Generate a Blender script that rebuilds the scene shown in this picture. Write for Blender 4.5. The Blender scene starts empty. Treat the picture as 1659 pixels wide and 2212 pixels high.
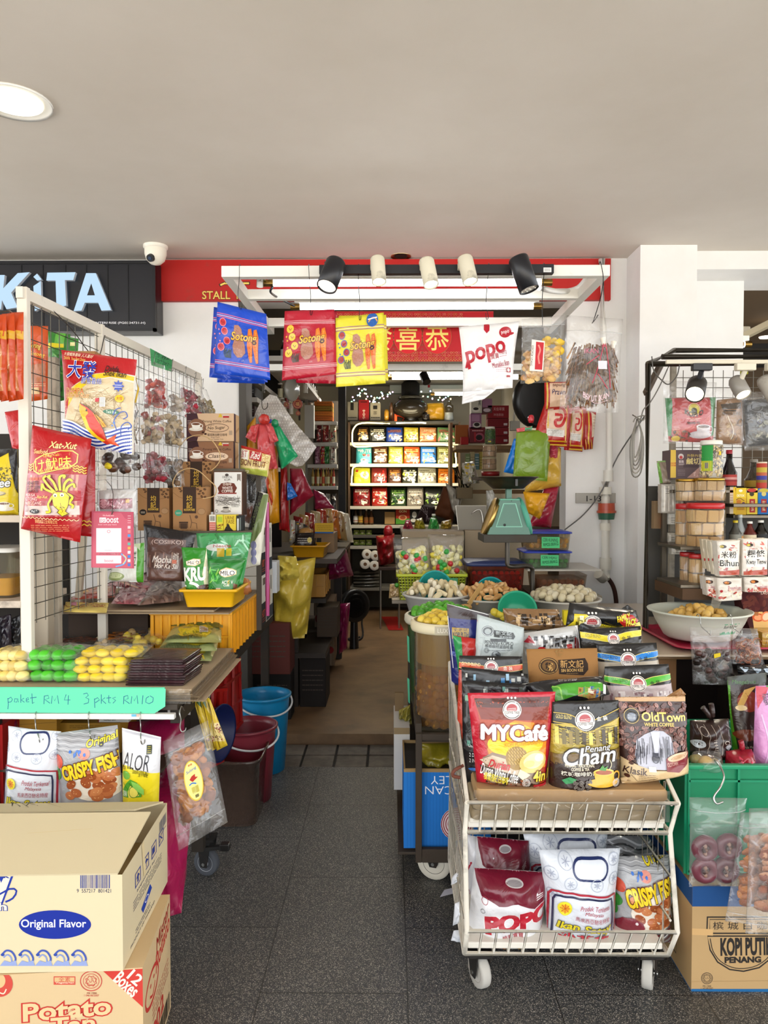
RG=range;EN=enumerate;PL='plastic';PT='paint';PI='pillow';FT='flat';CS='carrier bag bundles above the scale';CP='coffee pouch';PA='paper';SB='shelf_board';MT='matte';SN='snack bag';FI='film';DS='dirtysteel';RU='rust';PG='plastic bag';ST='steel';SP='snack packet';PK='packet';CA='card';FO='food';CE='ceramic';FL='foil';BD='body';CO2='contents';WW='whitewall';DP='drink pouch';HK='hook';SD='stand';TI='tint'
HA='hard';CL='clear'
from math import asin,atan,cos,hypot,pi,radians,sin,sqrt
import bpy,bmesh,math,random
import numpy as np
from mathutils import Vector,Matrix,noise
from mathutils.geometry import tessellate_polygon
random.seed(7);SC=bpy.context.scene;COL=SC.collection;F=1600.0;CAMH=1.38;YAW=atan(15.5/F);PIT=atan(46/F);cam=bpy.data.cameras.new('camera');camo=bpy.data.objects.new('camera',cam);COL.objects.link(camo);cam.sensor_fit='HORIZONTAL';cam.sensor_width=27.0;cam.lens=F/1659*27.0;cam.clip_start=.05;cam.clip_end=200;camo.location=0,0,CAMH;camo.rotation_euler=pi/2-PIT,0,YAW;SC.camera=camo;RM=camo.rotation_euler.to_matrix()
CO=Vector((0,0,CAMH))
def ray(px,py):return RM@Vector(((px-829.5)/F,-(py-1106)/F,-1.0))
def P(px,py,Y):
 d=ray(px,py)
 return CO+d*(Y/d.y)
def PZ(px,py,z):
 d=ray(px,py)
 return CO+d*((z-CAMH)/d.z)
def lin(c):
 c=c/255.0
 return c/12.92 if c<=.04045 else((c+.055)/1.055)**2.4
_hc={}
def hx(h):
 if h not in _hc:s=h if len(h)==6 else ''.join((c*2 for c in h));_hc[h]=lin(int(s[0:2],16)),lin(int(s[2:4],16)),lin(int(s[4:6],16)),1.0
 return _hc[h]
MATS={}
def _new(name):
 m=bpy.data.materials.new(name);m.use_nodes=True;nt=m.node_tree;nt.nodes.clear();out=nt.nodes.new('ShaderNodeOutputMaterial')
 return m,nt,out
def N(nt,t,**k):
 n=nt.nodes.new(t)
 for a,b in k.items():
  if a.startswith('_'):setattr(n,a[1:],b)
  else:n.inputs[a.replace('~',' ')].default_value=b
 return n
FIN={FI:(.3,.5,.25,0,16,.35,0,None),FL:(.2,.6,.5,0,14,.55,0,None),MT:(.75,.3,0,0,40,.08,0,None),CA:(.7,.3,0,0,60,.06,.1,'6a5536'),PA:(.6,.3,0,0,30,.03,0,None),PL:(.35,.5,0,0,6,.03,.12,'4a3a2a'),'rubber':(.7,.3,0,0,40,.05,.2,'8a8070'),PT:(.55,.4,0,0,18,.06,.38,'5a4a38'),RU:(.7,.3,0,0,30,.25,.62,'3c2c20'),ST:(.32,.5,0,1,20,.03,0,None),DS:(.38,.5,0,.85,14,.08,.5,'3a2e22'),FO:(.38,.5,.15,0,45,.12,0,None),'dry':(.6,.35,.1,0,70,.6,.35,'5a3010'),CE:(.2,.5,.3,0,5,.02,0,None),'wall':(.8,.25,0,0,7,.02,.1,'9a9488')}
def material(fz):
 if fz in MATS:return MATS[fz]
 m,nt,out=_new('surface_'+fz);L=nt.links.new
 if fz.startswith('glow'):a=N(nt,'ShaderNodeVertexColor',_layer_name='Col');e=N(nt,'ShaderNodeEmission',Strength=float(fz[4:]));L(a.outputs['Color'],e.inputs['Color']);L(e.outputs[0],out.inputs[0])
 elif fz=='milky':a=N(nt,'ShaderNodeVertexColor',_layer_name='Col');df=N(nt,'ShaderNodeBsdfDiffuse');tl=N(nt,'ShaderNodeBsdfTranslucent');mx=N(nt,'ShaderNodeMixShader',Fac=.6);L(a.outputs['Color'],df.inputs['Color']);L(a.outputs['Color'],tl.inputs['Color']);L(df.outputs[0],mx.inputs[1]);L(tl.outputs[0],mx.inputs[2]);L(mx.outputs[0],out.inputs[0])
 elif fz in(CL,TI,HA):
  a=N(nt,'ShaderNodeVertexColor',_layer_name='Col');tr=N(nt,'ShaderNodeBsdfTransparent');gl=N(nt,'ShaderNodeBsdfGlossy',Roughness=.09 if fz!=HA else .06);df=N(nt,'ShaderNodeBsdfDiffuse');L(a.outputs['Color'],tr.inputs['Color']);L(a.outputs['Color'],df.inputs['Color']);lw=N(nt,'ShaderNodeLayerWeight',Blend=.5);cube=N(nt,'ShaderNodeMath',_operation='POWER');cube.inputs[1].default_value=3;mr=N(nt,'ShaderNodeMapRange')
  mr.inputs['To Min'].default_value=.05;mr.inputs['To Max'].default_value=.7;L(lw.outputs['Facing'],cube.inputs[0]);L(cube.outputs[0],mr.inputs['Value'])
  if fz!=HA:
   tc=N(nt,'ShaderNodeTexCoord');nz=N(nt,'ShaderNodeTexNoise',Scale=13.0,Detail=2.0,Roughness=.5,Distortion=1.5);L(tc.outputs['Object'],nz.inputs['Vector']);bp=N(nt,'ShaderNodeBump',Strength=.4,Distance=.02);L(nz.outputs[0],bp.inputs['Height'])
   for n in gl,df,lw:L(bp.outputs[0],n.inputs['Normal'])
  mx0=N(nt,'ShaderNodeMixShader',Fac={CL:.06,TI:.22,HA:.06}[fz]);L(tr.outputs[0],mx0.inputs[1]);L(df.outputs[0],mx0.inputs[2]);mx=N(nt,'ShaderNodeMixShader');L(mr.outputs[0],mx.inputs[0]);L(mx0.outputs[0],mx.inputs[1]);L(gl.outputs[0],mx.inputs[2]);L(mx.outputs[0],out.inputs[0])
 else:
  ro,sp,coat,met,bs,bst,dirt,dc=FIN[fz];a=N(nt,'ShaderNodeVertexColor',_layer_name='Col');b=N(nt,'ShaderNodeBsdfPrincipled',Roughness=ro,Metallic=float(met));b.inputs['Specular IOR Level'].default_value=sp;b.inputs['Coat Weight'].default_value=coat;b.inputs['Coat Roughness'].default_value=.12;tc=N(nt,'ShaderNodeTexCoord');kl=a.outputs['Color']
  if dirt:
   nz=N(nt,'ShaderNodeTexNoise',Scale=9.0,Detail=6.0,Roughness=.68);L(tc.outputs['Object'],nz.inputs['Vector']);r=N(nt,'ShaderNodeValToRGB');lo=.78-.42*dirt;r.color_ramp.elements[0].position=lo;r.color_ramp.elements[0].color=0,0,0,1;r.color_ramp.elements[1].position=min(1,lo+.22);v=min(1,.35+.6*dirt);r.color_ramp.elements[1].color=v,v,v,1;L(nz.outputs[0],r.inputs[0]);mx=N(nt,'ShaderNodeMixRGB');mx.inputs[2].default_value=hx(dc)
   L(r.outputs[0],mx.inputs[0]);L(kl,mx.inputs[1]);kl=mx.outputs[0]
  L(kl,b.inputs['Base Color']);nb=N(nt,'ShaderNodeTexNoise',Scale=float(bs),Detail=3.0,Roughness=.55,Distortion=.8 if fz in(FI,FL)else .0);L(tc.outputs['Object'],nb.inputs['Vector']);bp=N(nt,'ShaderNodeBump',Strength=bst,Distance=.02 if fz in(FI,FL)else .004);L(nb.outputs[0],bp.inputs['Height']);L(bp.outputs[0],b.inputs['Normal']);L(b.outputs[0],out.inputs[0])
 MATS[fz]=m
 return m
class MB:
 def __init__(s):s.v=[];s.f=[];s.c=[];s.m=[];s.s=[]
 def add(s,vs,fs,kl,fz=PL,smooth=False):
  o=len(s.v);s.v.extend([tuple(p)for p in vs])
  for f in fs:s.f.append(tuple((i+o for i in f)))
  k=len(fs);s.c.extend([kl]*k);s.m.extend([fz]*k);s.s.extend([smooth]*k)
  return s
 def join(s,o):
  b=len(s.v);s.v.extend(o.v);s.f.extend([tuple((i+b for i in f))for f in o.f]);s.c.extend(o.c);s.m.extend(o.m);s.s.extend(o.s)
  return s
 def bounds(s):
  a=np.array(s.v)
  return a.min(0),a.max(0)
 def mesh(s,name,org):
  me=bpy.data.meshes.new(name);a=np.array(s.v,dtype=np.float64)-np.array(org);me.from_pydata(a.tolist(),[],s.f);fins=[]
  for m in s.m:
   if m not in fins:fins.append(m)
  ix={m:i for i,m in EN(fins)}
  for m in fins:me.materials.append(material(m))
  me.polygons.foreach_set('material_index',[ix[m]for m in s.m]);me.polygons.foreach_set('use_smooth',s.s);at=me.color_attributes.new('Col','FLOAT_COLOR','CORNER');arr=np.repeat(np.array([hx(c)for c in s.c],dtype=np.float32),[len(f)for f in s.f],axis=0);at.data.foreach_set('color',arr.ravel());me.update()
  return me
LABELS={}
def tag(o,lt=None,cat=None,gr=None,kind=None):
 if lt:o['label']=lt
 if cat:o['category']=cat
 if gr:o['group']=gr
 if kind:o['kind']=kind
 return o
def obj(name,mb,pe=None,org=None):
 if pe is not None:org=pe['_w']if '_w' in pe else(0,0,0)
 elif org is None:lo,hi=mb.bounds();org=(lo[0]+hi[0])/2,(lo[1]+hi[1])/2,lo[2]
 o=bpy.data.objects.new(name,mb.mesh(name,org));COL.objects.link(o)
 if pe is not None:o.parent=pe
 else:o.location=org
 o['_w']=tuple((float(x)for x in org))
 return o
def ON(mb,lt,cat,gr=None,kind=None,org=None):
 name=cat.replace(' ','_')
 return tag(obj(name,mb,None,org),lt,cat,gr,kind)
def TH(lt,cat,pa,gr=None,org=None):
 name=cat.replace(' ','_');'parts: list of (part name, MB, [sub-parts]) ; an Empty at the base parents them';lo=np.array([1000000000.0]*3);hi=-lo
 for p in pa:a,b=p[1].bounds();lo=np.minimum(lo,a);hi=np.maximum(hi,b)
 if org is None:org=(lo[0]+hi[0])/2,(lo[1]+hi[1])/2,lo[2]
 e=bpy.data.objects.new(name,None);COL.objects.link(e);e.empty_display_size=.05;e.location=org;e['_w']=tuple((float(x)for x in org));tag(e,lt,cat,gr)
 for p in pa:
  c=obj(p[0],p[1],e)
  if len(p)>3:c['label']=p[3]
  for q in p[2]if len(p)>2 else[]:obj(q[0],q[1],c)
 return e
def dup(root,loc,rotz=None,lt=None,rot=None,scale=None):
 r=root.copy();COL.objects.link(r);r.location=loc
 if rotz is not None:r.rotation_euler=0,0,rotz
 if rot is not None:r.rotation_euler=rot
 if scale is not None:r.scale=(scale,)*3
 if lt:r['label']=lt
 for ch in list(root.children):
  c=ch.copy();COL.objects.link(c);c.parent=r
  for g in list(ch.children):d=g.copy();COL.objects.link(d);d.parent=c
 return r
def sr(name,mb,lt=None):
 o=obj(name,mb);o['kind']='structure';o['label']=lt or name.replace('_',' ')
 return o
def V(*a):return Vector(a)
def bo(mb,a,b,kl,fz=PL,bev=0,M=None):
 mb=mb or MB();a=Vector(a);b=Vector(b);c=(a+b)/2;d=Vector((abs(b.x-a.x),abs(b.y-a.y),abs(b.z-a.z)))
 if bev<=0:vs=[Vector((c.x+sx*d.x/2,c.y+sy*d.y/2,c.z+sz*d.z/2))for sz in(-1,1)for sy in(-1,1)for sx in(-1,1)];fs=[(0,2,3,1),(4,5,7,6),(0,1,5,4),(2,6,7,3),(0,4,6,2),(1,3,7,5)]
 else:
  bm=bmesh.new();bmesh.ops.create_cube(bm,size=1)
  for v in bm.verts:v.co=Vector((v.co.x*d.x,v.co.y*d.y,v.co.z*d.z))+c
  bmesh.ops.bevel(bm,geom=list(bm.edges),offset=min(bev,min(d)*.45),segments=2,affect='EDGES',profile=.5);vs=[v.co.copy()for v in bm.verts];bm.verts.index_update();fs=[tuple((v.index for v in f.verts))for f in bm.faces];bm.free()
 if M is not None:vs=[M@v for v in vs]
 mb.add(vs,fs,kl,fz,False)
 return mb
def he(mb,lo4,hi4,kl,fz=PL):
 mb=mb or MB();'box from 4 lower + 4 upper corners (same winding, counter-clockwise from above)';vs=list(lo4)+list(hi4);fs=[(3,2,1,0),(4,5,6,7)]+[(i,(i+1)%4,4+(i+1)%4,4+i)for i in RG(4)];mb.add(vs,fs,kl,fz)
 return mb
def fo(d):
 d=Vector(d).normalized();t=Vector((0,0,1))if abs(d.z)<.9 else Vector((1,0,0));x=d.cross(t).normalized();y=x.cross(d).normalized()
 return x,y
def cyl(mb,p0,p1,r0,r1=None,kl='888888',fz=PL,n=14,caps=True):
 mb=mb or MB();p0=Vector(p0);p1=Vector(p1);r1=r0 if r1 is None else r1;x,y=fo(p1-p0);vs=[]
 for p,r in(p0,r0),(p1,r1):
  for i in RG(n):a=2*pi*i/n;vs.append(p+x*cos(a)*r+y*sin(a)*r)
 mb.add(vs,[(i,(i+1)%n,n+(i+1)%n,n+i)[::-1]for i in RG(n)],kl,fz,True)
 if caps:mb.add(vs[:n],[tuple(RG(n))],kl,fz);mb.add(vs[n:],[tuple(RG(n))[::-1]],kl,fz)
 return mb
def tu(mb,ps,r,kl,fz=ST,n=7,cs=False,sq=0):
 mb=mb or MB();ps=[Vector(p)for p in ps]
 if sq:ps=catmull(ps,sq)
 k=len(ps);vs=[];x=None
 for i,p in EN(ps):
  d=ps[min(i+1,k-1)]-ps[max(i-1,0)]
  if d.length<1e-09:d=Vector((0,0,1))
  d.normalize()
  if x is None:x,y=fo(d)
  else:
   x=x-d*x.dot(d)
   if x.length<1e-06:x,y=fo(d)
   x.normalize();y=d.cross(x)
  for j in RG(n):a=2*pi*j/n;vs.append(p+(x*cos(a)+y*sin(a))*r)
 fs=[(i*n+j,i*n+(j+1)%n,(i+1)*n+(j+1)%n,(i+1)*n+j)for i in RG(k-1)for j in RG(n)];mb.add(vs,fs,kl,fz,True);mb.add(vs[:n],[tuple(RG(n))[::-1]],kl,fz);mb.add(vs[-n:],[tuple(RG(n))],kl,fz)
 return mb
def catmull(p,m):
 out=[];q=[p[0]*2-p[1]]+list(p)+[p[-1]*2-p[-2]]
 for i in RG(1,len(q)-2):
  for t in RG(m):s=t/m;a,b,c,d=q[i-1],q[i],q[i+1],q[i+2];out.append(.5*(2*b+(c-a)*s+(2*a-5*b+4*c-d)*s*s+(3*b-a-3*c+d)*s**3))
 out.append(p[-1])
 return out
def la(mb,pq,M,kl,fz=PL,n=28,sx=1,sy=1,smooth=True):
 mb=mb or MB();'prof: list of (r, z) along the outline; M places local z-up';vs=[];k=len(pq)
 for r,z in pq:
  for j in RG(n):a=2*pi*j/n;vs.append(M@Vector((r*cos(a)*sx,r*sin(a)*sy,z)))
 fs=[(i*n+j,i*n+(j+1)%n,(i+1)*n+(j+1)%n,(i+1)*n+j)for i in RG(k-1)for j in RG(n)];mb.add(vs,fs,kl,fz,smooth)
 if pq[0][0]>.0001:mb.add(vs[:n],[tuple(RG(n))[::-1]],kl,fz)
 if pq[-1][0]>.0001:mb.add(vs[-n:],[tuple(RG(n))],kl,fz)
 return mb
def rrect(w,d,r,k=4):
 out=[]
 for cx,cy,a0 in(w/2-r,d/2-r,0),(-w/2+r,d/2-r,90),(-w/2+r,-d/2+r,180),(w/2-r,-d/2+r,270):
  for i in RG(k+1):a=radians(a0+90*i/k);out.append((cx+r*cos(a),cy+r*sin(a)))
 return out
def tub(mb,M,secs,kl,fz=PL,capend=True,r=.02):
 mb=mb or MB();'stack of rounded-rectangle sections (w, d, z)';vs=[];k=None
 for w,d,z in secs:q=rrect(w,d,min(r,w*.45,d*.45));k=len(q);vs+=[M@Vector((x,y,z))for x,y in q]
 fs=[(i*k+j,i*k+(j+1)%k,(i+1)*k+(j+1)%k,(i+1)*k+j)for i in RG(len(secs)-1)for j in RG(k)];mb.add(vs,fs,kl,fz,True);mb.add(vs[:k],[tuple(RG(k))[::-1]],kl,fz)
 if capend:mb.add(vs[-k:],[tuple(RG(k))],kl,fz)
 return mb
def TR(x,y,z,rz=0,rx=0,ry=0):return Matrix.Translation((x,y,z))@Matrix.Rotation(rz,4,'Z')@Matrix.Rotation(ry,4,'Y')@Matrix.Rotation(rx,4,'X')
def BL(mb,c,r,kl,fz=FO,amp=.12,zs=0,n=10,M=None,fr=2.0):
 mb=mb or MB();'lumpy ellipsoid; r scalar or (rx, ry, rz)'
 if not hasattr(r,'__len__'):r=r,r,r
 c=Vector(c);m=n//2+1;vs=[None]*0
 for i in RG(m+1):
  t=pi*i/m
  for j in RG(n):
   a=2*pi*j/n;d=Vector((sin(t)*cos(a),sin(t)*sin(a),cos(t)));k=1+amp*noise.noise(d*fr+Vector((zs*3.1,zs*1.7,zs)));q=Vector((d.x*r[0]*k,d.y*r[1]*k,d.z*r[2]*k))
   if M is not None:q=M.to_3x3()@q
   vs.append(c+q)
 fs=[]
 for i in RG(m):
  for j in RG(n):
   a,b,d,e=i*n+j,i*n+(j+1)%n,(i+1)*n+(j+1)%n,(i+1)*n+j
   if i==0:fs.append((a,e,d))
   elif i==m-1:fs.append((a,e,b))
   else:fs.append((a,e,d,b))
 mb.add(vs,fs,kl,fz,True)
 return mb
_tc={};_curve=bpy.data.curves.new('lettering','FONT');_curve.size=1;_curve.resolution_u=3;_curve.fill_mode='FRONT';_to=bpy.data.objects.new('lettering',_curve)
def glyphs(s,bold=.0,shear=.0):
 k=s,bold,shear
 if k not in _tc:
  _curve.body=s;_curve.offset=bold*.45;_curve.shear=shear;m=_to.to_mesh();co=np.empty(len(m.vertices)*3);m.vertices.foreach_get('co',co);co=co.reshape(-1,3)[:,:2].copy();m.calc_loop_triangles();tr=np.empty(len(m.loop_triangles)*3,dtype=np.int32);m.loop_triangles.foreach_get('vertices',tr);tr=tr.reshape(-1,3).copy();_to.to_mesh_clear()
  if len(co):_tc[k]=co,tr,co.min(0),co.max(0)
  else:_tc[k]=co,tr,np.zeros(2),np.ones(2)
 return _tc[k]
def R(x0,y0,x1,y1,kl,fz=None):return 'g',[(x0,y0),(x1,y0),(x1,y1),(x0,y1)],kl,fz
def pair(p):return list(zip(p[::2],p[1::2]))if p and(not hasattr(p[0],'__len__'))else list(p)
def G(ps,kl,fz=None):return 'g',pair(ps),kl,fz
def E(cx,cy,rx,ry,kl,rot=0,n=24,fz=None):
 a=radians(rot);c,s=cos(a),sin(a);o=[]
 for i in RG(n):t=2*pi*i/n;x,y=rx*cos(t),ry*sin(t);o.append((cx+x*c-y*s,cy+x*s+y*c))
 return 'g',o,kl,fz
def RI(cx,cy,rx,ry,w,kl,n=28):return 'l',[(cx+rx*cos(2*pi*i/n),cy+ry*sin(2*pi*i/n))for i in RG(n+1)],w,kl
def L(ps,w,kl,sm=0):
 ps=pair(ps)
 if sm:ps=[(p.x,p.y)for p in catmull([Vector((x,y,0))for x,y in ps],sm)]
 return 'l',list(ps),w,kl
def X(s,x0,y0,x1,y1,kl,b=0,rot=0,sh=0,ol=None,ow=.06,arc=0):return 'x',s,x0,y0,x1,y1,kl,b,rot,sh,ol,ow,arc
def SA(poly_box,n,rx,ry,kz,zs=1,slit=None):
 rv=random.Random(zs);x0,y0,x1,y1=poly_box;o=[]
 for i in RG(n):
  x,y,a=rv.uniform(x0,x1),rv.uniform(y0,y1),rv.uniform(0,180);o.append(('h',)+E(x,y,rx,ry,rv.choice(kz),a,9)[1:])
  if slit:o.append(('m',)+L([x-rx*.7*cos(radians(a)),y-rx*.7*sin(radians(a)),x+rx*.7*cos(radians(a)),y+rx*.7*sin(radians(a))],max(.5,rx*.18),slit)[1:])
 return o
def cup(cx,cy,w,kl='f2ede4',inn='6a3a1c',sau='e4ddd0'):return[E(cx,cy+w*.36,w*.62,w*.17,sau),RI(cx+w*.45,cy+w*.08,w*.14,w*.15,w*.06,kl),G([cx-w*.42,cy-w*.1,cx+w*.42,cy-w*.1,cx+w*.3,cy+w*.28,cx+w*.12,cy+w*.4,cx-w*.12,cy+w*.4,cx-w*.3,cy+w*.28],kl),E(cx,cy-w*.1,w*.42,w*.13,kl),E(cx,cy-w*.09,w*.36,w*.095,inn)]
def bc(x0,y0,x1,y1,kl='222222',bg=None,zs=3):
 o=[];rv=random.Random(zs)
 if bg:o.append(R(x0,y0,x1,y1,bg))
 x=x0+(x1-x0)*.05
 while x<x1-(x1-x0)*.06:w=(x1-x0)*rv.choice([.012,.02,.03]);o.append(R(x,y0+(y1-y0)*.06,x+w,y1-(y1-y0)*.06,kl));x+=w+(x1-x0)*rv.choice([.012,.02,.025])
 return o
def li(x0,y0,x1,y1,n,kl,w=1.0,zs=5,frag=5):
 rv=random.Random(zs);o=[]
 for i in RG(n):
  y=y0+(y1-y0)*(i+.5)/n;x=x0
  while x<x1:e=min(x1,x+(x1-x0)*rv.uniform(.06,.2));o.append(L([x,y,e,y],w,kl));x=e+(x1-x0)*.025
 return o
def hl(cx,cy,r,kl):
 o=[RI(cx,cy,r,r,r*.1,kl,20),RI(cx,cy,r*.78,r*.78,r*.07,kl,20)];st=[(cx+(r*.66 if i%2==0 else r*.5)*cos(pi*i/8),cy+(r*.66 if i%2==0 else r*.5)*sin(pi*i/8))for i in RG(17)];o.append(L(st,r*.09,kl));o.append(X('حلال',cx-r*.38,cy-r*.26,cx+r*.38,cy+r*.22,kl))
 return o
def flat(*a):
 o=[]
 for p in a:
  if isinstance(p,list)or p==():o+=flat(*p)
  else:o.append(p)
 return o
def strip_poly(ps,w):
 n=len(ps);Lp=[];Rp=[];cs=n>2 and abs(ps[0][0]-ps[-1][0])+abs(ps[0][1]-ps[-1][1])<1e-06
 for i in RG(n):
  if cs:a=ps[(i-1)%(n-1)];b=ps[(i+1)%(n-1)]
  else:a=ps[max(i-1,0)];b=ps[min(i+1,n-1)]
  dx,dy=b[0]-a[0],b[1]-a[1];l=hypot(dx,dy)or 1;nx,ny=-dy/l*w/2,dx/l*w/2;Lp.append((ps[i][0]+nx,ps[i][1]+ny));Rp.append((ps[i][0]-nx,ps[i][1]-ny))
 vs=Lp+Rp;fs=[]
 for i in RG(n-1):fs+=[(i,i+1,n+i+1),(i,n+i+1,n+i)]
 return vs,fs
def subdiv(vs,fs,mx):
 vs=[tuple(p)for p in vs];fs=[tuple(f)for f in fs];out=[];st=list(fs);cache={};mx2=mx*mx
 while st:
  f=st.pop();best=-1;bi=0
  for i in RG(3):
   a,b=vs[f[i]],vs[f[(i+1)%3]];d=(a[0]-b[0])**2+(a[1]-b[1])**2
   if d>best:best=d;bi=i
  if best<=mx2 or len(vs)>20000:out.append(f);continue
  a,b,c=f[bi],f[(bi+1)%3],f[(bi+2)%3];k=min(a,b),max(a,b)
  if k not in cache:cache[k]=len(vs);vs.append(((vs[a][0]+vs[b][0])/2,(vs[a][1]+vs[b][1])/2))
  m=cache[k];st.append((a,m,c));st.append((m,b,c))
 return vs,out
def tess(ps):
 tri=tessellate_polygon([[Vector((x,y,0))for x,y in ps]])
 return ps,[tuple(t)for t in tri]
class Surf:
 """a sheet given by 4 corners (tl, tr, br, bl) with a bulge along its normal; prints are given in the
    sheet's own drawing units (px=True: units of the photograph's pixels at the sheet's own plane)"""
 def __init__(s,tl,tr,br,bl,T=0,pq=None,pin=0,px=True,cu=0,zs=0,size=None):
  s.c=[Vector(q)for q in(tl,tr,br,bl)];s.w=((s.c[1]-s.c[0]).length+(s.c[2]-s.c[3]).length)/2;s.h=((s.c[0]-s.c[3]).length+(s.c[1]-s.c[2]).length)/2;ex=s.c[1]-s.c[0]+s.c[2]-s.c[3];ey=s.c[0]-s.c[3]+s.c[1]-s.c[2];s.n=ex.cross(ey).normalized();s.ex=ex.normalized();s.ey=s.n.cross(s.ex);s.T=T;s.prof=pq or(lambda u,v:0);s.pin=pin;s.px=px;s.crum=cu;s.seed=zs;s.o=(s.c[0]+s.c[1]+s.c[2]+s.c[3])/4;s.size=size;s.q=[((p-s.o).dot(s.ex),(p-s.o).dot(s.ey))for p in s.c]
  s.layer=0
 def base(s,u,v):
  uu=.5+(u-.5)*(1-s.pin*sin(pi*max(0,min(1,v))))if s.pin else u;a,b,c,d=s.c
  return(a*(1-uu)+b*uu)*v+(d*(1-uu)+c*uu)*(1-v)
 def at(s,u,v,off=0,side=1,kb=1):
  p=s.base(u,v);b=s.prof(min(1,max(0,u)),min(1,max(0,v)))*s.T
  if s.crum:w=min(1,6*min(u,1-u,v,1-v)+.15)if 0<u<1 and 0<v<1 else .1;b+=s.crum*w*(noise.noise(Vector((u*4+s.seed*7,v*5,s.seed)))+.25*noise.noise(Vector((u*7,v*8+s.seed*3,s.seed+4))));b=max(b,0)
  return p+s.n*(side*b*kb+off)
 def uv(s,x,y):
  if s.px:d=ray(x,y);t=(s.o-CO).dot(s.n)/d.dot(s.n);p=CO+d*t-s.o;X_,Y_=p.dot(s.ex),p.dot(s.ey)
  elif s.size:return x/s.size[0],1-y/s.size[1]
  else:return x,1-y
  (ax,ay),(bx,by),(cx,cy),(dx,dy)=s.q;u=v=.5
  for _ in RG(6):fx=(ax*(1-u)+bx*u)*v+(dx*(1-u)+cx*u)*(1-v)-X_;fy=(ay*(1-u)+by*u)*v+(dy*(1-u)+cy*u)*(1-v)-Y_;a=(bx-ax)*v+(cx-dx)*(1-v);b=ax*(1-u)+bx*u-(dx*(1-u)+cx*u);c=(by-ay)*v+(cy-dy)*(1-v);d_=ay*(1-u)+by*u-(dy*(1-u)+cy*u);det=a*d_-b*c or 1e-09;u-=(fx*d_-b*fy)/det;v-=(a*fy-c*fx)/det
  return u,v
 def unit(s):
  if s.px:return F/max(.2,(s.o-CO).length)
  if s.size:return s.size[0]/s.w
  return 1/s.w
 def grid(s,mb,kl,fz,nu=14,nv=18,kb=1,si=(1,-1),cs=True):
  idx={}
  if not s.T and(not s.crum):si=si[:1]
  for sd in si:
   vs=[s.at(i/nu,j/nv,0,sd,1 if sd>0 else kb)for j in RG(nv+1)for i in RG(nu+1)];W=nu+1;fs=[(j*W+i,j*W+i+1,(j+1)*W+i+1,(j+1)*W+i)for j in RG(nv)for i in RG(nu)]
   if sd<0:fs=[f[::-1]for f in fs]
   idx[sd]=len(mb.v);mb.add(vs,fs,kl,fz,True)
  if cs and len(si)==2:
   W=nu+1;ring=[i for i in RG(nu)]+[j*W+nu for j in RG(nv)]+[nv*W+i for i in RG(nu,0,-1)]+[j*W for j in RG(nv,0,-1)];a,b=idx[1],idx[-1];o=len(mb.f)
   for k in RG(len(ring)):p,q=ring[k],ring[(k+1)%len(ring)];mb.f.append((a+q,a+p,b+p,b+q));mb.c.append(kl);mb.m.append(fz);mb.s.append(False)
  return mb
 def draw(s,mb,pz,fz=FI,clip=True):
  U=s.unit();mx=.0075*U if s.T>0 or s.crum else 1000000000.0
  if len(pz)and isinstance(pz[0],str):pz=[pz]
  for p in flat(list(pz)):
   s.layer+=.15 if p[0]in 'hm' else 1
   if p[0]in 'gh':s._put(mb,*tess(p[1]),p[2],p[3]or fz,mx)
   elif p[0]in 'lm':s._put(mb,*strip_poly(p[1],p[2]),p[3],fz,mx)
   elif p[0]=='x':
    _,t,x0,y0,x1,y1,kl,b,rot,sh,ol,ow,arc=p;passes=([(ol,b+ow*1.6)]if ol else[])+[(kl,b)];_,_,lo,hi=glyphs(t,0,sh)
    for cc,bb in passes:
     fat=bb if 'M' in t and bb>0 else 0;co,tr,_,_=glyphs(t,bb-fat,sh)
     if not len(co):continue
     sx,sy=(x1-x0)/max(1e-06,hi[0]-lo[0]),(y1-y0)/max(1e-06,hi[1]-lo[1]);cx,cy=(x0+x1)/2,(y0+y1)/2;m=(lo+hi)/2;q=(co-m)*np.array([sx,-sy])
     if fat:n_=len(q);w_=[(cos(k)*fat*.45*sx,sin(k)*fat*.45*sy)for k in RG(0,6)];q=np.concatenate([q+np.array(d)for d in w_]);tr=np.concatenate([tr+n_*k for k in RG(6)])
     if arc:q[:,1]+=arc*(q[:,0]/max(1e-06,(x1-x0)/2))**2
     a=radians(rot);c_,s_=cos(a),sin(a);q=np.stack([cx+q[:,0]*c_-q[:,1]*s_,cy+q[:,0]*s_+q[:,1]*c_],1);s._put(mb,q.tolist(),tr.tolist(),cc,fz,mx);s.layer+=4
 def _put(s,mb,vs,fs,kl,fz,mx):
  if not len(fs):return
  if mx<100000000.0:vs,fs=subdiv(vs,fs,mx)
  off=.001+.006*s.layer/99 if s.T or s.crum else .00025+.001*s.layer/99;out=[]
  for x,y in vs:u,v=s.uv(x,y);out.append(s.at(min(1,max(0,u)),min(1,max(0,v)),off))
  good=[]
  for f in fs:
   a,b,c=(out[i]for i in f);n=(b-a).cross(c-a);l=n.dot(s.n)
   if abs(l)<1e-13:continue
   good.append(tuple(f)if l>0 else tuple(f)[::-1])
  mb.add(out,good,kl,fz,s.T>0)
def _e(t,p,q):return max(0,1-abs(2*t-1)**p)**q
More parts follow.
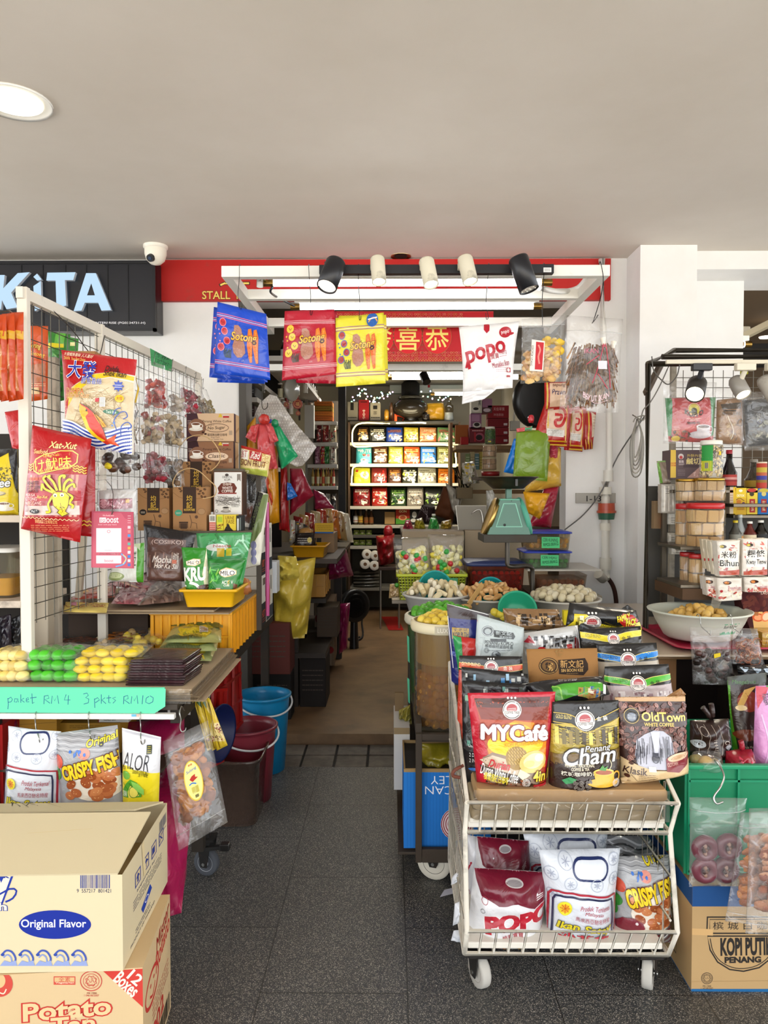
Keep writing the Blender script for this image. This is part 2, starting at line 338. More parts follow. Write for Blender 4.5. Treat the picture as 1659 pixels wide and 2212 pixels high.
PROF={PI:lambda u,v:_e(u,2.6,.7)*_e(v,3.2,.7),FT:lambda u,v:.5*_e(u,6,.6)*_e(v,6,.6)+.5*_e(u,2,1)*_e(v,2,1),SD:lambda u,v:_e(u,3.2,.6)*min(1,v/.07)**.5*(1-.93*max(0,v-.12)**1.25/.85)*(1 if v<.9 else max(.25,1-(v-.9)*7)),'block':lambda u,v:(.55+.45*_e(u,5,.5))*(1 if v<.62 else max(.06,1-(v-.62)/.3)),'brick':lambda u,v:.8+.2*_e(u,6,.5),'top':lambda u,v:_e(u,3,.6)*_e(min(1,v*.92+.04),4,.6)}
def qd(px,Y):
 px=pair(px);ys=Y if hasattr(Y,'__len__')else(Y,)*4
 if len(ys)==2:ys=ys[0],ys[0],ys[1],ys[1]
 return[P(x,y,d)for(x,y),d in zip(px,ys)]
def rq(x0,y0,x1,y1):return[(x0,y0),(x1,y0),(x1,y1),(x0,y1)]
def pb(px,Y,kl,pz=(),T=.03,pq=SD,fz=FI,pin=0,cu=.006,kb=.7,nu=14,nv=18,zs=None,mb=None,pfin=None,size=None):
 px=pair(px)
 if zs is None:zs=(px[0][0]*.37+px[0][1]*.11)%17
 s=Surf(*qd(px,Y),T=T,pq=PROF[pq],pin=pin,cu=cu,zs=zs,px=size is None,size=size);mb=mb or MB();s.grid(mb,kl,fz,nu,nv,kb);s.draw(mb,pz,pfin or fz)
 return mb,s
def po(lt,cat,px,Y,kl,pz=(),gr=None,xz=(),**k):
 mb,s=pb(px,Y,kl,pz,**k)
 if xz:return TH(lt,cat,[(BD,mb)]+list(xz),gr)
 return ON(mb,lt,cat,gr)
def bx(lt,cat,px,Y,dp,kl,front=(),fz=CA,gr=None,left=(),right=(),top=(),yaw=0,mbonly=False,scol=None,tcol=None):
 x0,y0,x1,y1=px;a=P(x0,y1,Y);b=P(x1,y1,Y);h=P(x0,y0,Y).z-a.z;w=b.x-a.x;c,s_=cos(yaw),sin(yaw);ex=Vector((c,s_,0));ey=Vector((-s_,c,0));up=Vector((0,0,h));A=Vector((a.x,Y,a.z));B=A+ex*w;C=B+ey*dp;D=A+ey*dp;mb=MB();he(mb,[A,B,C,D],[A+up,B+up,C+up,D+up],kl,fz)
 if scol:
  n0=len(mb.f)-6
  for k in 3,5:mb.c[n0+k]=scol
 if tcol:mb.c[len(mb.f)-6+1]=tcol
 if front:Surf(A+up,B+up,B,A).draw(mb,front,fz)
 if left:Surf(D+up,A+up,A,D,px=False).draw(mb,left,fz)
 if right:Surf(B+up,C+up,C,B,px=False).draw(mb,right,fz)
 if top:Surf(D+up,C+up,B+up,A+up,px=False).draw(mb,top,fz)
 if mbonly:return mb
 return ON(mb,lt,cat,gr)
def hook(p_top,p_bot,r=.0013,kl='8a8a88',fz=ST,sw=.012):
 a=Vector(p_top);b=Vector(p_bot);mb=MB();h=min(sw,(a-b).length*.2);ps=[a+V(0,.012,-.012),a+V(0,.008,.004),a+V(0,-.004,.006),a+V(.001,-.01,-.012),a*.5+b*.5+V(.002,-.006,0),b+V(-.001,-.004,.02),b+V(.002,-.002,-.002),b+V(.01,.0,-.001),b+V(.013,0,.012)];tu(mb,ps,r,kl,fz,6,sq=4)
 return mb
def chip(mb,c,r,kl,fz='dry',nrm=None,zs=0,n=9,cup_=.25,th=.0015):
 mb=mb or MB();rv=random.Random(zs);d=Vector(nrm or(rv.uniform(-.6,.6),-1,rv.uniform(-.6,.6))).normalized();x,y=fo(d);c=Vector(c);vs=[c+d*r*cup_];k=[]
 for i in RG(n):a=2*pi*i/n;q=r*rv.uniform(.8,1.12);vs.append(c+x*cos(a)*q+y*sin(a)*q*.85+d*r*rv.uniform(-.12,.12))
 fs=[(0,1+i,1+(i+1)%n)for i in RG(n)];b=[v-d*th for v in vs];mb.add(vs+b,fs+[tuple((j+n+1 for j in f[::-1]))for f in fs]+[(1+i,n+2+i,n+2+(i+1)%n,1+(i+1)%n)for i in RG(n)],kl,fz,True)
 return mb
def stick(mb,a,b,r,kl,fz='dry',n=5):
 mb=mb or MB()
 return tu(mb,[a,b],r,kl,fz,n)
def iz(s,rv,u0,v0,u1,v1,k=.5):
 u,v=rv.uniform(u0,u1),rv.uniform(v0,v1)
 return s.base(u,v)+s.n*rv.uniform(-k,k)*s.T
def cg(px,Y,T=.02,pq=FT,cu=.006,kl='ffffff',fz=CL,pin=.03,zs=None,zip_=None,nu=12,nv=14):
 mb,s=pb(px,Y,kl,(),T=T,pq=pq,fz=fz,pin=pin,cu=cu,zs=zs,nu=nu,nv=nv)
 if zip_:
  for v in[zip_]if not hasattr(zip_,'__len__')else zip_:ps=[s.at(u/8,v,.001)for u in RG(9)];tu(mb,ps,.0012,'f4f4f4',TI,5)
 return mb,s
def bu(mb,s,kz,n,ln,r,zs=1,u0=.1,v0=.06,u1=.9,v1=.62,ang=80,jit=20,fz='dry',k=.6):
 mb=mb or MB();rv=random.Random(zs)
 for i in RG(n):c=iz(s,rv,u0,v0,u1,v1,k);a=radians(ang+rv.uniform(-jit,jit));d=(s.ex*cos(a)+s.ey*sin(a)+s.n*rv.uniform(-.15,.15))*ln*rv.uniform(.6,1)/2;stick(mb,c-d,c+d,r*rv.uniform(.7,1.3),rv.choice(kz),fz)
 return mb
def lu(mb,s,kz,n,r,zs=1,u0=.1,v0=.06,u1=.9,v1=.62,fz=FO,amp=.2,k=.5,nn=8):
 mb=mb or MB();rv=random.Random(zs)
 for i in RG(n):q=r*rv.uniform(.8,1.2);BL(mb,iz(s,rv,u0,v0,u1,v1,k),(q,q*rv.uniform(.7,1),q*rv.uniform(.8,1)),rv.choice(kz),fz,amp,i+zs,nn)
 return mb
def chips(mb,s,kz,n,r,zs=1,u0=.1,v0=.06,u1=.9,v1=.62,fz='dry',k=.5):
 mb=mb or MB();rv=random.Random(zs)
 for i in RG(n):chip(mb,iz(s,rv,u0,v0,u1,v1,k),r*rv.uniform(.7,1.2),rv.choice(kz),fz,None,zs*100+i)
 return mb
def AB(lst,nm,*a):lst.append((nm,bo(MB(),*a)))
WY=4.1;CEIL=2.65;STEPZ=.055
def X4(px):return P(px,1060,WY).x
def Z4(py,Y=WY):return P(845,py,Y).z
XL,XR=X4(520),X4(1222)
def terrazzo():
 m,nt,out=_new('surface_terrazzo');L_=nt.links.new;tc=N(nt,'ShaderNodeTexCoord');b=N(nt,'ShaderNodeBsdfPrincipled',Roughness=.48);v=N(nt,'ShaderNodeTexVoronoi',Scale=560.0);L_(tc.outputs['Object'],v.inputs['Vector']);r=N(nt,'ShaderNodeValToRGB');e=r.color_ramp.elements;e[0].position=.0;e[0].color=hx('33383a');e[1].position=1;e[1].color=hx('46413c');e2=e.new(.6);e2.color=hx('3a3a3e');e3=e.new(.78);e3.color=hx('55544c')
 e4=e.new(.93);e4.color=hx('c4bdb2');sp=N(nt,'ShaderNodeSeparateColor');L_(v.outputs['Color'],sp.inputs[0]);L_(sp.outputs[0],r.inputs[0]);br=N(nt,'ShaderNodeTexBrick',Scale=1.0);mp=N(nt,'ShaderNodeMapping');mp.inputs['Location'].default_value=.0,.36,0;mp.inputs['Rotation'].default_value=0,0,pi/2;L_(tc.outputs['Object'],mp.inputs['Vector']);L_(mp.outputs[0],br.inputs['Vector']);br.offset=.5;br.inputs['Brick Width'].default_value=.61
 br.inputs['Row Height'].default_value=.405;br.inputs['Mortar Size'].default_value=.0022;br.inputs['Mortar Smooth'].default_value=.2;br.inputs['Color1'].default_value=1,1,1,1;br.inputs['Color2'].default_value=.9,.9,.9,1;br.inputs['Mortar'].default_value=.25,.24,.23,1;mu=N(nt,'ShaderNodeMixRGB',_blend_type='MULTIPLY');mu.inputs[0].default_value=1;L_(r.outputs[0],mu.inputs[1]);L_(br.outputs[0],mu.inputs[2])
 nz=N(nt,'ShaderNodeTexNoise',Scale=1.6,Detail=5.0,Roughness=.6);L_(tc.outputs['Object'],nz.inputs['Vector']);r2=N(nt,'ShaderNodeValToRGB');r2.color_ramp.elements[0].position=.3;r2.color_ramp.elements[0].color=.72,.7,.67,1;r2.color_ramp.elements[1].position=.65;r2.color_ramp.elements[1].color=1,1,1,1;L_(nz.outputs[0],r2.inputs[0]);m2=N(nt,'ShaderNodeMixRGB',_blend_type='MULTIPLY');m2.inputs[0].default_value=1
 L_(mu.outputs[0],m2.inputs[1]);L_(r2.outputs[0],m2.inputs[2]);L_(m2.outputs[0],b.inputs['Base Color']);L_(b.outputs[0],out.inputs[0])
 return m
def noisy(name,c1,c2,scale,rough,bump=.1,detail=6.0):
 m,nt,out=_new('surface_'+name);L_=nt.links.new;tc=N(nt,'ShaderNodeTexCoord');b=N(nt,'ShaderNodeBsdfPrincipled',Roughness=rough);b.inputs['Specular IOR Level'].default_value=.35;nz=N(nt,'ShaderNodeTexNoise',Scale=scale,Detail=detail,Roughness=.6);L_(tc.outputs['Object'],nz.inputs['Vector']);r=N(nt,'ShaderNodeValToRGB');r.color_ramp.elements[0].position=.32;r.color_ramp.elements[0].color=hx(c1);r.color_ramp.elements[1].position=.68
 r.color_ramp.elements[1].color=hx(c2);L_(nz.outputs[0],r.inputs[0]);L_(r.outputs[0],b.inputs['Base Color']);bp=N(nt,'ShaderNodeBump',Strength=bump,Distance=.005);L_(nz.outputs[0],bp.inputs['Height']);L_(bp.outputs[0],b.inputs['Normal']);L_(b.outputs[0],out.inputs[0])
 return m
MATS['terrazzo']=terrazzo();MATS['concrete']=noisy('concrete','5a4531','8a6c4c',3.0,.42,.15);MATS['ceilpaint']=noisy('ceiling_paint','d8cfc3','e2dad0',1.3,.85,.02);MATS[WW]=noisy('white_wall_paint','e4e2de','efedea',2.2,.7,.03);MATS['asphalt']=noisy('street','a8a298','beb7ab',2.0,.8,.1);MATS['paver']=noisy('paver','4a443d','6b6257',14.0,.6,.25);sr('floor',bo(0,(-6,-1.5,-.1),(6,3.66,0),'444444','terrazzo'),'dark speckled terrazzo slab floor in front of the stall')
sr('floor_street',bo(0,(-14,-16,-.14),(14,-1.5,-.04),'999999','asphalt'),'open street beyond the covered walkway');mb=MB();bo(mb,(-6,3.66,-.1),(6,4.0,-.006),'1c1917',MT);x=-6.0
while x<6:
 for j in RG(2):bo(mb,(x+.006,3.665+j*.167,-.02),(x+.162,3.66+j*.167+.155,.002),'555555','paver',.003)
 x+=.168
sr('trim_1',mb,'double row of small dark pavers before the step');sr('floor_inside',bo(0,(XL-.42,4.0,-.1),(XR+.4,9.0,STEPZ),'7a6044','concrete'),'worn brown concrete floor inside the stall');mb=MB();bo(mb,(-6,4.0,-.1),(XL-.42,4.2,.05),'6a6258','paver');bo(mb,(XR+.4,4.0,-.1),(6,9,.03),'6a6258','paver');sr('trim_2',mb,'kerb beside the stall step');sr('ceiling',bo(0,(-6.5,-1.6,CEIL),(6.5,WY+.2,CEIL+.25),'cfc8bf','ceilpaint'),'plain off-white ceiling of the covered walkway')
sr('wall_left',bo(0,(-6.5,WY,0),(XL,WY+.15,CEIL),'e8e6e2',WW),'white wall beside the stall opening');zf=Z4(652);sr('wall_front',bo(0,(XL,WY,zf),(XR,WY+.15,CEIL),'e8e6e2',WW),'lintel over the stall opening');XP=P(1380,900,3.88).x;XP2=P(1502,900,3.88).x;sr('wall_right',bo(0,(XR,WY,0),(XP+.3,WY+.15,CEIL),'e8e6e2',WW),'white wall with pipe and number plate');sr('pillar_front',bo(0,(XP,3.88,0),(XP2,WY+.3,CEIL),'efedea',WW),'square white pillar')
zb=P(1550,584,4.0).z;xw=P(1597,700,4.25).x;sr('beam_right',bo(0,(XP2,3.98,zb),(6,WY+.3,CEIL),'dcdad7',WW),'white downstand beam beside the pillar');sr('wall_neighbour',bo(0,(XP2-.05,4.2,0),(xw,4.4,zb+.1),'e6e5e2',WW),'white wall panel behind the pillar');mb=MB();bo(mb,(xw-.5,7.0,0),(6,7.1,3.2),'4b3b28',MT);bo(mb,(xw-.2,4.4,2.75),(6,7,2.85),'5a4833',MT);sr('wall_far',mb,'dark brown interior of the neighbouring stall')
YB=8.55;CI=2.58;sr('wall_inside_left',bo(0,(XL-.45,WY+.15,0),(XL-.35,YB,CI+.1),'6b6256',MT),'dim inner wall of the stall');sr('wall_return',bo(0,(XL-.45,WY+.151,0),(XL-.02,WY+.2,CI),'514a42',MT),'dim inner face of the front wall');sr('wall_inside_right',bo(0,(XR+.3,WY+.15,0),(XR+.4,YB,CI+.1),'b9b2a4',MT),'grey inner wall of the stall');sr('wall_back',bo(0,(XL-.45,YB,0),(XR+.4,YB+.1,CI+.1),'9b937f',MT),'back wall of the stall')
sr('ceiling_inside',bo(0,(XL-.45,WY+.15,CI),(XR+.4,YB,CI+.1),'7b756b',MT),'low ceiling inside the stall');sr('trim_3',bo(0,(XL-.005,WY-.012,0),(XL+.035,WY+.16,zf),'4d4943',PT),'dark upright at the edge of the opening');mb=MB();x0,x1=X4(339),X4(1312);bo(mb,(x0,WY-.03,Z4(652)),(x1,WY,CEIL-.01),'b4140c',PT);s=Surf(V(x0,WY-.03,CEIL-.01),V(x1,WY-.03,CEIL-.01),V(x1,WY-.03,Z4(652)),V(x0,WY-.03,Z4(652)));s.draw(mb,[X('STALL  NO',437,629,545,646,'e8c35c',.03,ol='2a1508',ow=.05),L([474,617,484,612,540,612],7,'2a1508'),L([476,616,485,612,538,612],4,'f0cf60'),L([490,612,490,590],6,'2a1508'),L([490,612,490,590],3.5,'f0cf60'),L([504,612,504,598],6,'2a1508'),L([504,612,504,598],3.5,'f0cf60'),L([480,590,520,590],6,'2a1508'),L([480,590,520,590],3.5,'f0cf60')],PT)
ON(mb,'long red fascia board with yellow STALL lettering above the opening','sign');YS=3.98;a=P(-90,565,YS);b=P(338,716,YS);body=MB();bo(body,(a.x,YS,b.z),(b.x,WY,a.z),'15151c',PL,.004)
for px in 47,93,142,187,233,277:q=P(px,600,YS);bo(body,(q.x-.002,YS-.004,b.z+.03),(q.x+.002,YS+.001,a.z-.02),'05050a',PL)
bo(body,(a.x,YS-.012,a.z-.016),(b.x,YS+.01,a.z),'0e0e14',PL);bo(body,(a.x,YS-.012,b.z),(b.x,YS+.01,b.z+.016),'0e0e14',PL);bo(body,(b.x-.016,YS-.012,b.z),(b.x,YS+.01,a.z),'0e0e14',PL);s=Surf(P(-90,565,YS-.001),P(338,565,YS-.001),P(338,716,YS-.001),P(-90,716,YS-.001));s.draw(body,[X('BAKITA ENTERPRISE (PG0334731-H)',168,695,314,701,'e6e6ea',.02)],PL);let=MB();LY=YS-.03
def letter(polys):
 for pl in polys:f=[P(x,y,LY)for x,y in pl];k=len(f);g=[q+V(0,.022,0)for q in f];_,t=tess(pl);let.add(f,[tuple(q)[::1]for q in t],'c4e2fb','glow.75');let.add(f+g,[(i,(i+1)%k,k+(i+1)%k,k+i)for i in RG(k)],'d8dde6',PL)
letter([[(-14,594),(10,594),(2,668),(-24,668)],[(2,628),(38,590),(64,588),(24,632),(38,664),(14,668),(0,640)],[(80,591),(90,604),(80,606),(72,598)],[(72,618),(88,607),(90,665),(75,672)],[(102,589),(163,588),(158,605),(140,605),(143,660),(122,666),(120,606),(100,606)],[(186,590),(207,590),(240,670),(219,671),(212,654),(183,654),(176,671),(159,672)]]);hole=MB();hp=[(188,638),(205,638),(197,612)];f=[P(x,y,LY-.002)for x,y in hp]
hole.add(f,[(0,1,2)],'14141b',PL);let.join(hole);TH('black panelled shop sign with glowing white letters next to the red fascia','sign',[('panel',body),('letters',let)]);mb=MB();a=P(1244,1065,WY-.012);b=P(1330,1087,WY-.012);bo(mb,(a.x,WY-.014,b.z),(b.x,WY,a.z),'a8a49a',PT,.002);s=Surf(*[P(x,y,WY-.0145)for x,y in((1244,1065),(1330,1065),(1330,1087),(1244,1087))]);s.draw(mb,[X('1-131',1267,1071,1306,1083,'221f1c',.03)],PT)
ON(mb,'small grey stall number plate on the white wall behind the pipe','sign');c=PZ(30,219,CEIL);rim=MB();la(rim,[(.085,0),(.112,-.002),(.118,-.008),(.118,.0),(.085,.0)],TR(c.x,c.y,CEIL),'f2f0ea',PL,36);TH('large round lit downlight in the walkway ceiling','ceiling light',[('rim',rim),('diffuser',la(0,[(.001,-.0045),(.088,-.0045),(.088,.01)],TR(c.x,c.y,CEIL),'fff6dc','glow2.5',36))]);c=PZ(866,553,CEIL)
rim=MB();la(rim,[(.03,.0),(.052,-.002),(.055,-.006),(.055,.0)],TR(c.x,c.y,CEIL),'c9b089',ST,24);TH('tiny unlit recessed spot in the ceiling above the canopy','ceiling light',[('rim',rim),('opening',la(0,[(.001,-.001),(.034,-.001),(.036,-.003)],TR(c.x,c.y,CEIL),'241d16',MT,20))]);c=PZ(336,531,CEIL);bs=MB();la(bs,[(.062,0),(.062,-.012),(.056,-.018)],TR(c.x,c.y,CEIL),'efe9dc',PL,24);dm=MB();la(dm,[(.056,-.016),(.056,-.045),(.046,-.075),(.026,-.094),(.002,-.1)],TR(c.x,c.y,CEIL),'efe8d8',PL,24)
le=MB();d=Vector((-.22,-.85,-.48)).normalized();q=Vector((c.x,c.y,CEIL-.05));cyl(le,q+d*.044,q+d*.062,.021,.019,'111114',PL,18);cyl(le,q+d*.058,q+d*.064,.011,.009,'31405a',CE,14);TH('white dome camera hanging under the ceiling near the black sign','camera',[('base',bs),('dome',dm),('lens',le)]);Yc=3.0
def bar(mb,p,q,w,h,kl,fz=PT):
 mb=mb or MB();p=Vector(p);q=Vector(q);d=(q-p).normalized();s_=d.cross(Vector((0,0,1))).normalized()*w/2;u=s_.cross(d).normalized()*h/2;vs=[]
 for e in p,q:vs+=[e-s_-u,e+s_-u,e+s_+u,e-s_+u]
 mb.add(vs,[(0,1,2,3)[::-1],(4,5,6,7),(0,1,5,4),(1,2,6,5),(2,3,7,6),(3,0,4,7)],kl,fz)
 return mb
ztop=P(845,573,Yc).z;zbot=P(845,597,Yc).z;zc=(ztop+zbot)/2;hb=ztop-zbot;xl,xr=P(478,585,Yc).x,P(1318,585,Yc).x;can=MB();W_='eeece4';bo(can,(xl,Yc,zbot),(xr,Yc+.04,ztop),W_,PT,.002);pa=[('front_bar',can)]
def sY(py,z):
 lo,hi=1.0,9.0
 for _ in RG(40):
  m=(lo+hi)/2
  if(P(845,py,m).z<z)==(py<1060):lo=m
  else:hi=m
 return lo
Ym=sY(637,zc);Yk=sY(697,zc-.0)
for nm,xx in('side_bar',xl+.02),('side_bar',xr-.02):AB(pa,nm,(xx-.02,Yc+.04,zbot),(xx+.02,WY,ztop),W_,PT,.002)
for Y_ in Ym,min(Yk,WY-.06):AB(pa,'cross_bar',(xl+.04,Y_-.02,zbot),(xr-.04,Y_+.02,ztop),W_,PT,.002)
TH('white painted steel canopy frame over the stall opening','canopy frame',pa);a=P(690,574,Yc-.02);b=P(1195,592,Yc-.02);trk=MB();bo(trk,(a.x,Yc-.035,b.z),(b.x,Yc,a.z),'1a1a20',PL,.002);s=Surf(*[P(x,y,Yc-.036)for x,y in((1174,578),(1191,578),(1191,588),(1174,588))]);tagm=MB();s.draw(tagm,[R(1174,578,1191,588,'f2f2f0')]+li(1176,580,1189,586,3,'666666',.8),PA);TH('black lamp track along the front of the canopy','lamp track',[('rail',trk),('sticker',tagm)])
def spot(lt,px,py,ln,r,tilt,roll,kl,fz,lit,bracket=None):
 c=P(px,py,Yc-.115);ax=Vector((sin(radians(roll)),-sin(radians(tilt)),-cos(radians(tilt)))).normalized();b_=MB();x,y=fo(ax);M=Matrix((x,y,ax)).transposed().to_4x4();M.translation=c;la(b_,[(.001,-ln/2),(r*.93,-ln/2),(r,-ln/2+.006),(r,ln/2),(r*.9,ln/2),(r*.86,ln/2-.012)],M,kl,fz,24);f_=MB();la(f_,[(r*.88,ln/2-.006),(.001,ln/2-.01)],M,'fff3d8' if lit else 'c9c7c0','glow2.0' if lit else CE,20)
 for i in RG(9):t=i*2.4;q=M@Vector((r*.28*sqrt(i)*cos(t),r*.28*sqrt(i)*sin(t),ln/2-.004));BL(f_,q,(.004,.004,.002),'fffdf0','glow4' if lit else CE,0,0,6)
 k_=MB();e=Vector((c.x-.01,Yc-.036,P(px,583,Yc).z));bo(k_,e-V(.022,.03,.014),e+V(.022,.0,.014),bracket or kl,fz,.002);cyl(k_,e-V(0,.02,0),c-ax*ln*.1,.008,.008,bracket or kl,fz,10)
 return TH(lt,'spotlight',[('bracket',k_),('housing',b_),('lamp_face',f_)],'spotlights on the canopy track')
spot('black cylinder spotlight above the crimson snack packets',716,593,.125,.04,26,-16,'17171d',PL,True);spot('speckled off-white spotlight next to the black lit one',817,584,.108,.028,20,4,'d9d2bd',RU,True,'e8e0c8');spot('speckled off-white spotlight at the middle of the track',926,589,.112,.03,20,9,'ddd6c0',RU,True,'e8e0c8');spot('speckled off-white spotlight next to the black one over the white snack bag',1010,583,.108,.03,18,10,'d9d2bd',RU,True,'e8e0c8')
spot('black cylinder spotlight at the sticker end of the track',1131,592,.135,.039,8,19,'17171d',PL,False)
def fluor(lt,x0,x1,py,Y,r=.014):
 a=P(x0,py,Y);b=P(x1,py,Y);g=MB();cyl(g,(a.x+.04,Y,a.z),(b.x-.04,Y,a.z),r,r,'f4f8ff','glow9',16);e1=MB();cyl(e1,(a.x,Y,a.z),(a.x+.045,Y,a.z),r*1.04,r*1.04,'9a7c42',ST,16);e2=MB();cyl(e2,(b.x-.045,Y,a.z),(b.x,Y,a.z),r*1.04,r*1.04,'9a7c42',ST,16);h=MB();bo(h,(a.x+.02,Y-.022,a.z+r+.001),(b.x-.02,Y+.022,a.z+r+.035),'ecebe6',PT,.003)
 return TH(lt,'fluorescent lamp',[('tube',g),('end_cap',e1),('end_cap',e2),('housing',h)])
fluor('fluorescent tube just behind the spotlights',568,1192,612,Yc+.17);fluor('lower fluorescent tube above the red banner',628,1172,663,Ym+.2);ON(tu(0,[P(590,618,Yc+.17),P(585,632,Yc+.2),P(610,648,Ym+.1),P(640,663,Ym+.2)],.005,'222226',PL,7,sq=5),'black cable drooping between the two fluorescent tubes','cable');ON(tu(0,[P(1165,622,Yc+.17),P(1210,630,Yc+.3),P(1248,622,Yc+.4),P(1270,596,Yc+.3),P(1275,585,Yc+.2)],.012,'e2e0da',PL,9,sq=5),'bent white conduit under the corner of the canopy','conduit')
m_=MB();tu(m_,[P(562,598,Yc+.1),P(561,620,Yc+.12)],.014,'cfcfc8',PL,10);tu(m_,[P(561,604,Yc+.1),P(568,602,Yc+.12),P(572,606,Yc+.16)],.006,'6a6030',PL,6);ON(m_,'short open grey conduit stub beside the upper tube cap','conduit');Yb=WY-.1;mb=MB();s=Surf(*qd([716,673,1066,673,1066,781,716,781],Yb));s.grid(mb,'b01018',PA,4,4,cs=False,si=(1,));pr=[];rv=random.Random(2);GO='c9a94e'
for x in RG(722,1062,10):pr+=[E(x,783,5.2,5,'b01018',n=10)]
for x in RG(722,1000,6):
 for y in 679,685,691,762,768,774:pr.append(RI(x+rv.uniform(-1.5,1.5),y,2.4,1.9,.7,rv.choice(['c4605a','cf8a60','b9743c']),7))
 pr.append(RI(x,779.5,2.4,2.6,.8,'c98a50',7))
for cx in 758,821,881,944:pr+=[E(cx,727,31,38,'c8141a',n=30),RI(cx,727,31,38,.8,'a06030',30)]
for ch,cx in('財',758),('發',821),('喜',881),('恭',944):pr.append(X(ch,cx-25,699,cx+25,757,'e8cf6a',.012))
for y in RG(690,770,8):
 for cx in 850,912:pr.append(E(cx,y,2,2.6,'8a3a20',n=6))
pr+=[R(716,672,1066,674.5,'c83a3a')];s.draw(mb,pr,PA);bo(mb,(P(716,700,Yb).x,Yb+.004,P(716,781,Yb).z),(P(1066,700,Yb).x,Yb+.006,P(716,673,Yb).z),'9a1016',PA);ON(mb,'red banner with golden characters hung across the opening under the tubes','banner');m_=MB();a=P(575,785,WY-.02);b=P(1215,798,WY-.02);bo(m_,(a.x,WY+.0,b.z),(b.x,WY+.05,a.z),'d9d8cf',PT,.002);ON(m_,'thin pale rail right under the red banner','rail')
pp=MB();Yp=WY-.06;tu(pp,[P(1300,560,Yp),P(1302,700,Yp),P(1316,880,Yp),P(1316,1030,Yp)],.018,'dedbd3',PT,12);cyl(pp,P(1314,1016,Yp),P(1314,1040,Yp),.026,.026,'d6d2c8',PT,14);tu(pp,[P(1308,1040,Yp),P(1308,1075,Yp),P(1308,1250,Yp)],.023,'d8d4c9',PT,12);cyl(pp,P(1308,1052,Yp),P(1308,1068,Yp),.032,.032,'d2cdbf',PT,14);cyl(pp,P(1308,1130,Yp),P(1308,1146,Yp),.03,.03,'d2cdbf',PT,14);cyl(pp,P(1308,1205,Yp),P(1308,1230,Yp),.031,.031,'d2cdbf',PT,14)
tu(pp,[P(1308,1246,Yp),P(1302,1250,Yp-.03),P(1292,1240,Yp-.06)],.026,'d2cdbf',PT,12);vb=MB();cyl(vb,P(1310,1087,Yp),P(1310,1104,Yp),.044,.046,'a8452a',PL,18);cyl(vb,P(1310,1103,Yp),P(1310,1108,Yp),.052,.052,'b04a2c',PL,18);TH('white upright water pipe with red and green filter housing on the wall','pipe',[('pipe_run',pp),('filter_cap',vb),('filter_bowl',cyl(0,P(1310,1108,Yp),P(1310,1122,Yp),.046,.041,'2d5a44',PL,18))])
ON(tu(0,[P(1393,898,WY-.3),P(1335,985,WY-.05),P(1300,1060,WY-.09),P(1262,1110,WY-.04),P(1218,1146,WY-.1)],.004,'5b5a58',PL,6,sq=5),'thin grey wire sagging across the white wall in front of the number plate','wire');m_=MB();tu(m_,[P(1302,1236,WY-.05),P(1322,1262,WY-.05),P(1330,1290,WY-.05),P(1332,1330,WY-.05)],.012,'3a1e14','rubber',9,sq=5);ON(m_,'dark brown hose bending down the wall below the pipe','hose')
w=bpy.data.worlds.new('sky');SC.world=w;w.use_nodes=True;nt=w.node_tree;nt.nodes.clear();bg=nt.nodes.new('ShaderNodeBackground');wo=nt.nodes.new('ShaderNodeOutputWorld');nt.links.new(bg.outputs[0],wo.inputs[0]);bg.inputs['Color'].default_value=.93,.965,1.0,1;bg.inputs['Strength'].default_value=2.9;sun=bpy.data.lights.new('sun','SUN');sun.energy=16.0;sun.angle=radians(3);sun.color=1,.95,.86;so=bpy.data.objects.new('sun',sun)
COL.objects.link(so);so.rotation_euler=radians(-28),radians(12),0;so.location=0,-8,9
def area(name,loc,rot,sx,sy,e,kl=(1,.96,.88)):
 l=bpy.data.lights.new(name,'AREA');l.shape='RECTANGLE';l.size=sx;l.size_y=sy;l.energy=e;l.color=kl;o=bpy.data.objects.new(name,l);COL.objects.link(o);o.location=loc;o.rotation_euler=rot
 return o
SC.view_settings.view_transform='Standard';SC.view_settings.look='None';SC.view_settings.gamma=1;SC.view_settings.use_curve_mapping=False;SC.view_settings.exposure=.5
try:SC.cycles.transparent_max_bounces=24;SC.cycles.max_bounces=8;SC.cycles.use_denoising=True;SC.cycles.sample_clamp_indirect=6
except Exception:pass
YH=2.96
def zbar(px,Y=Yc+.0):return V(P(px,590,Y).x,Yc-.006,ztop+.002)
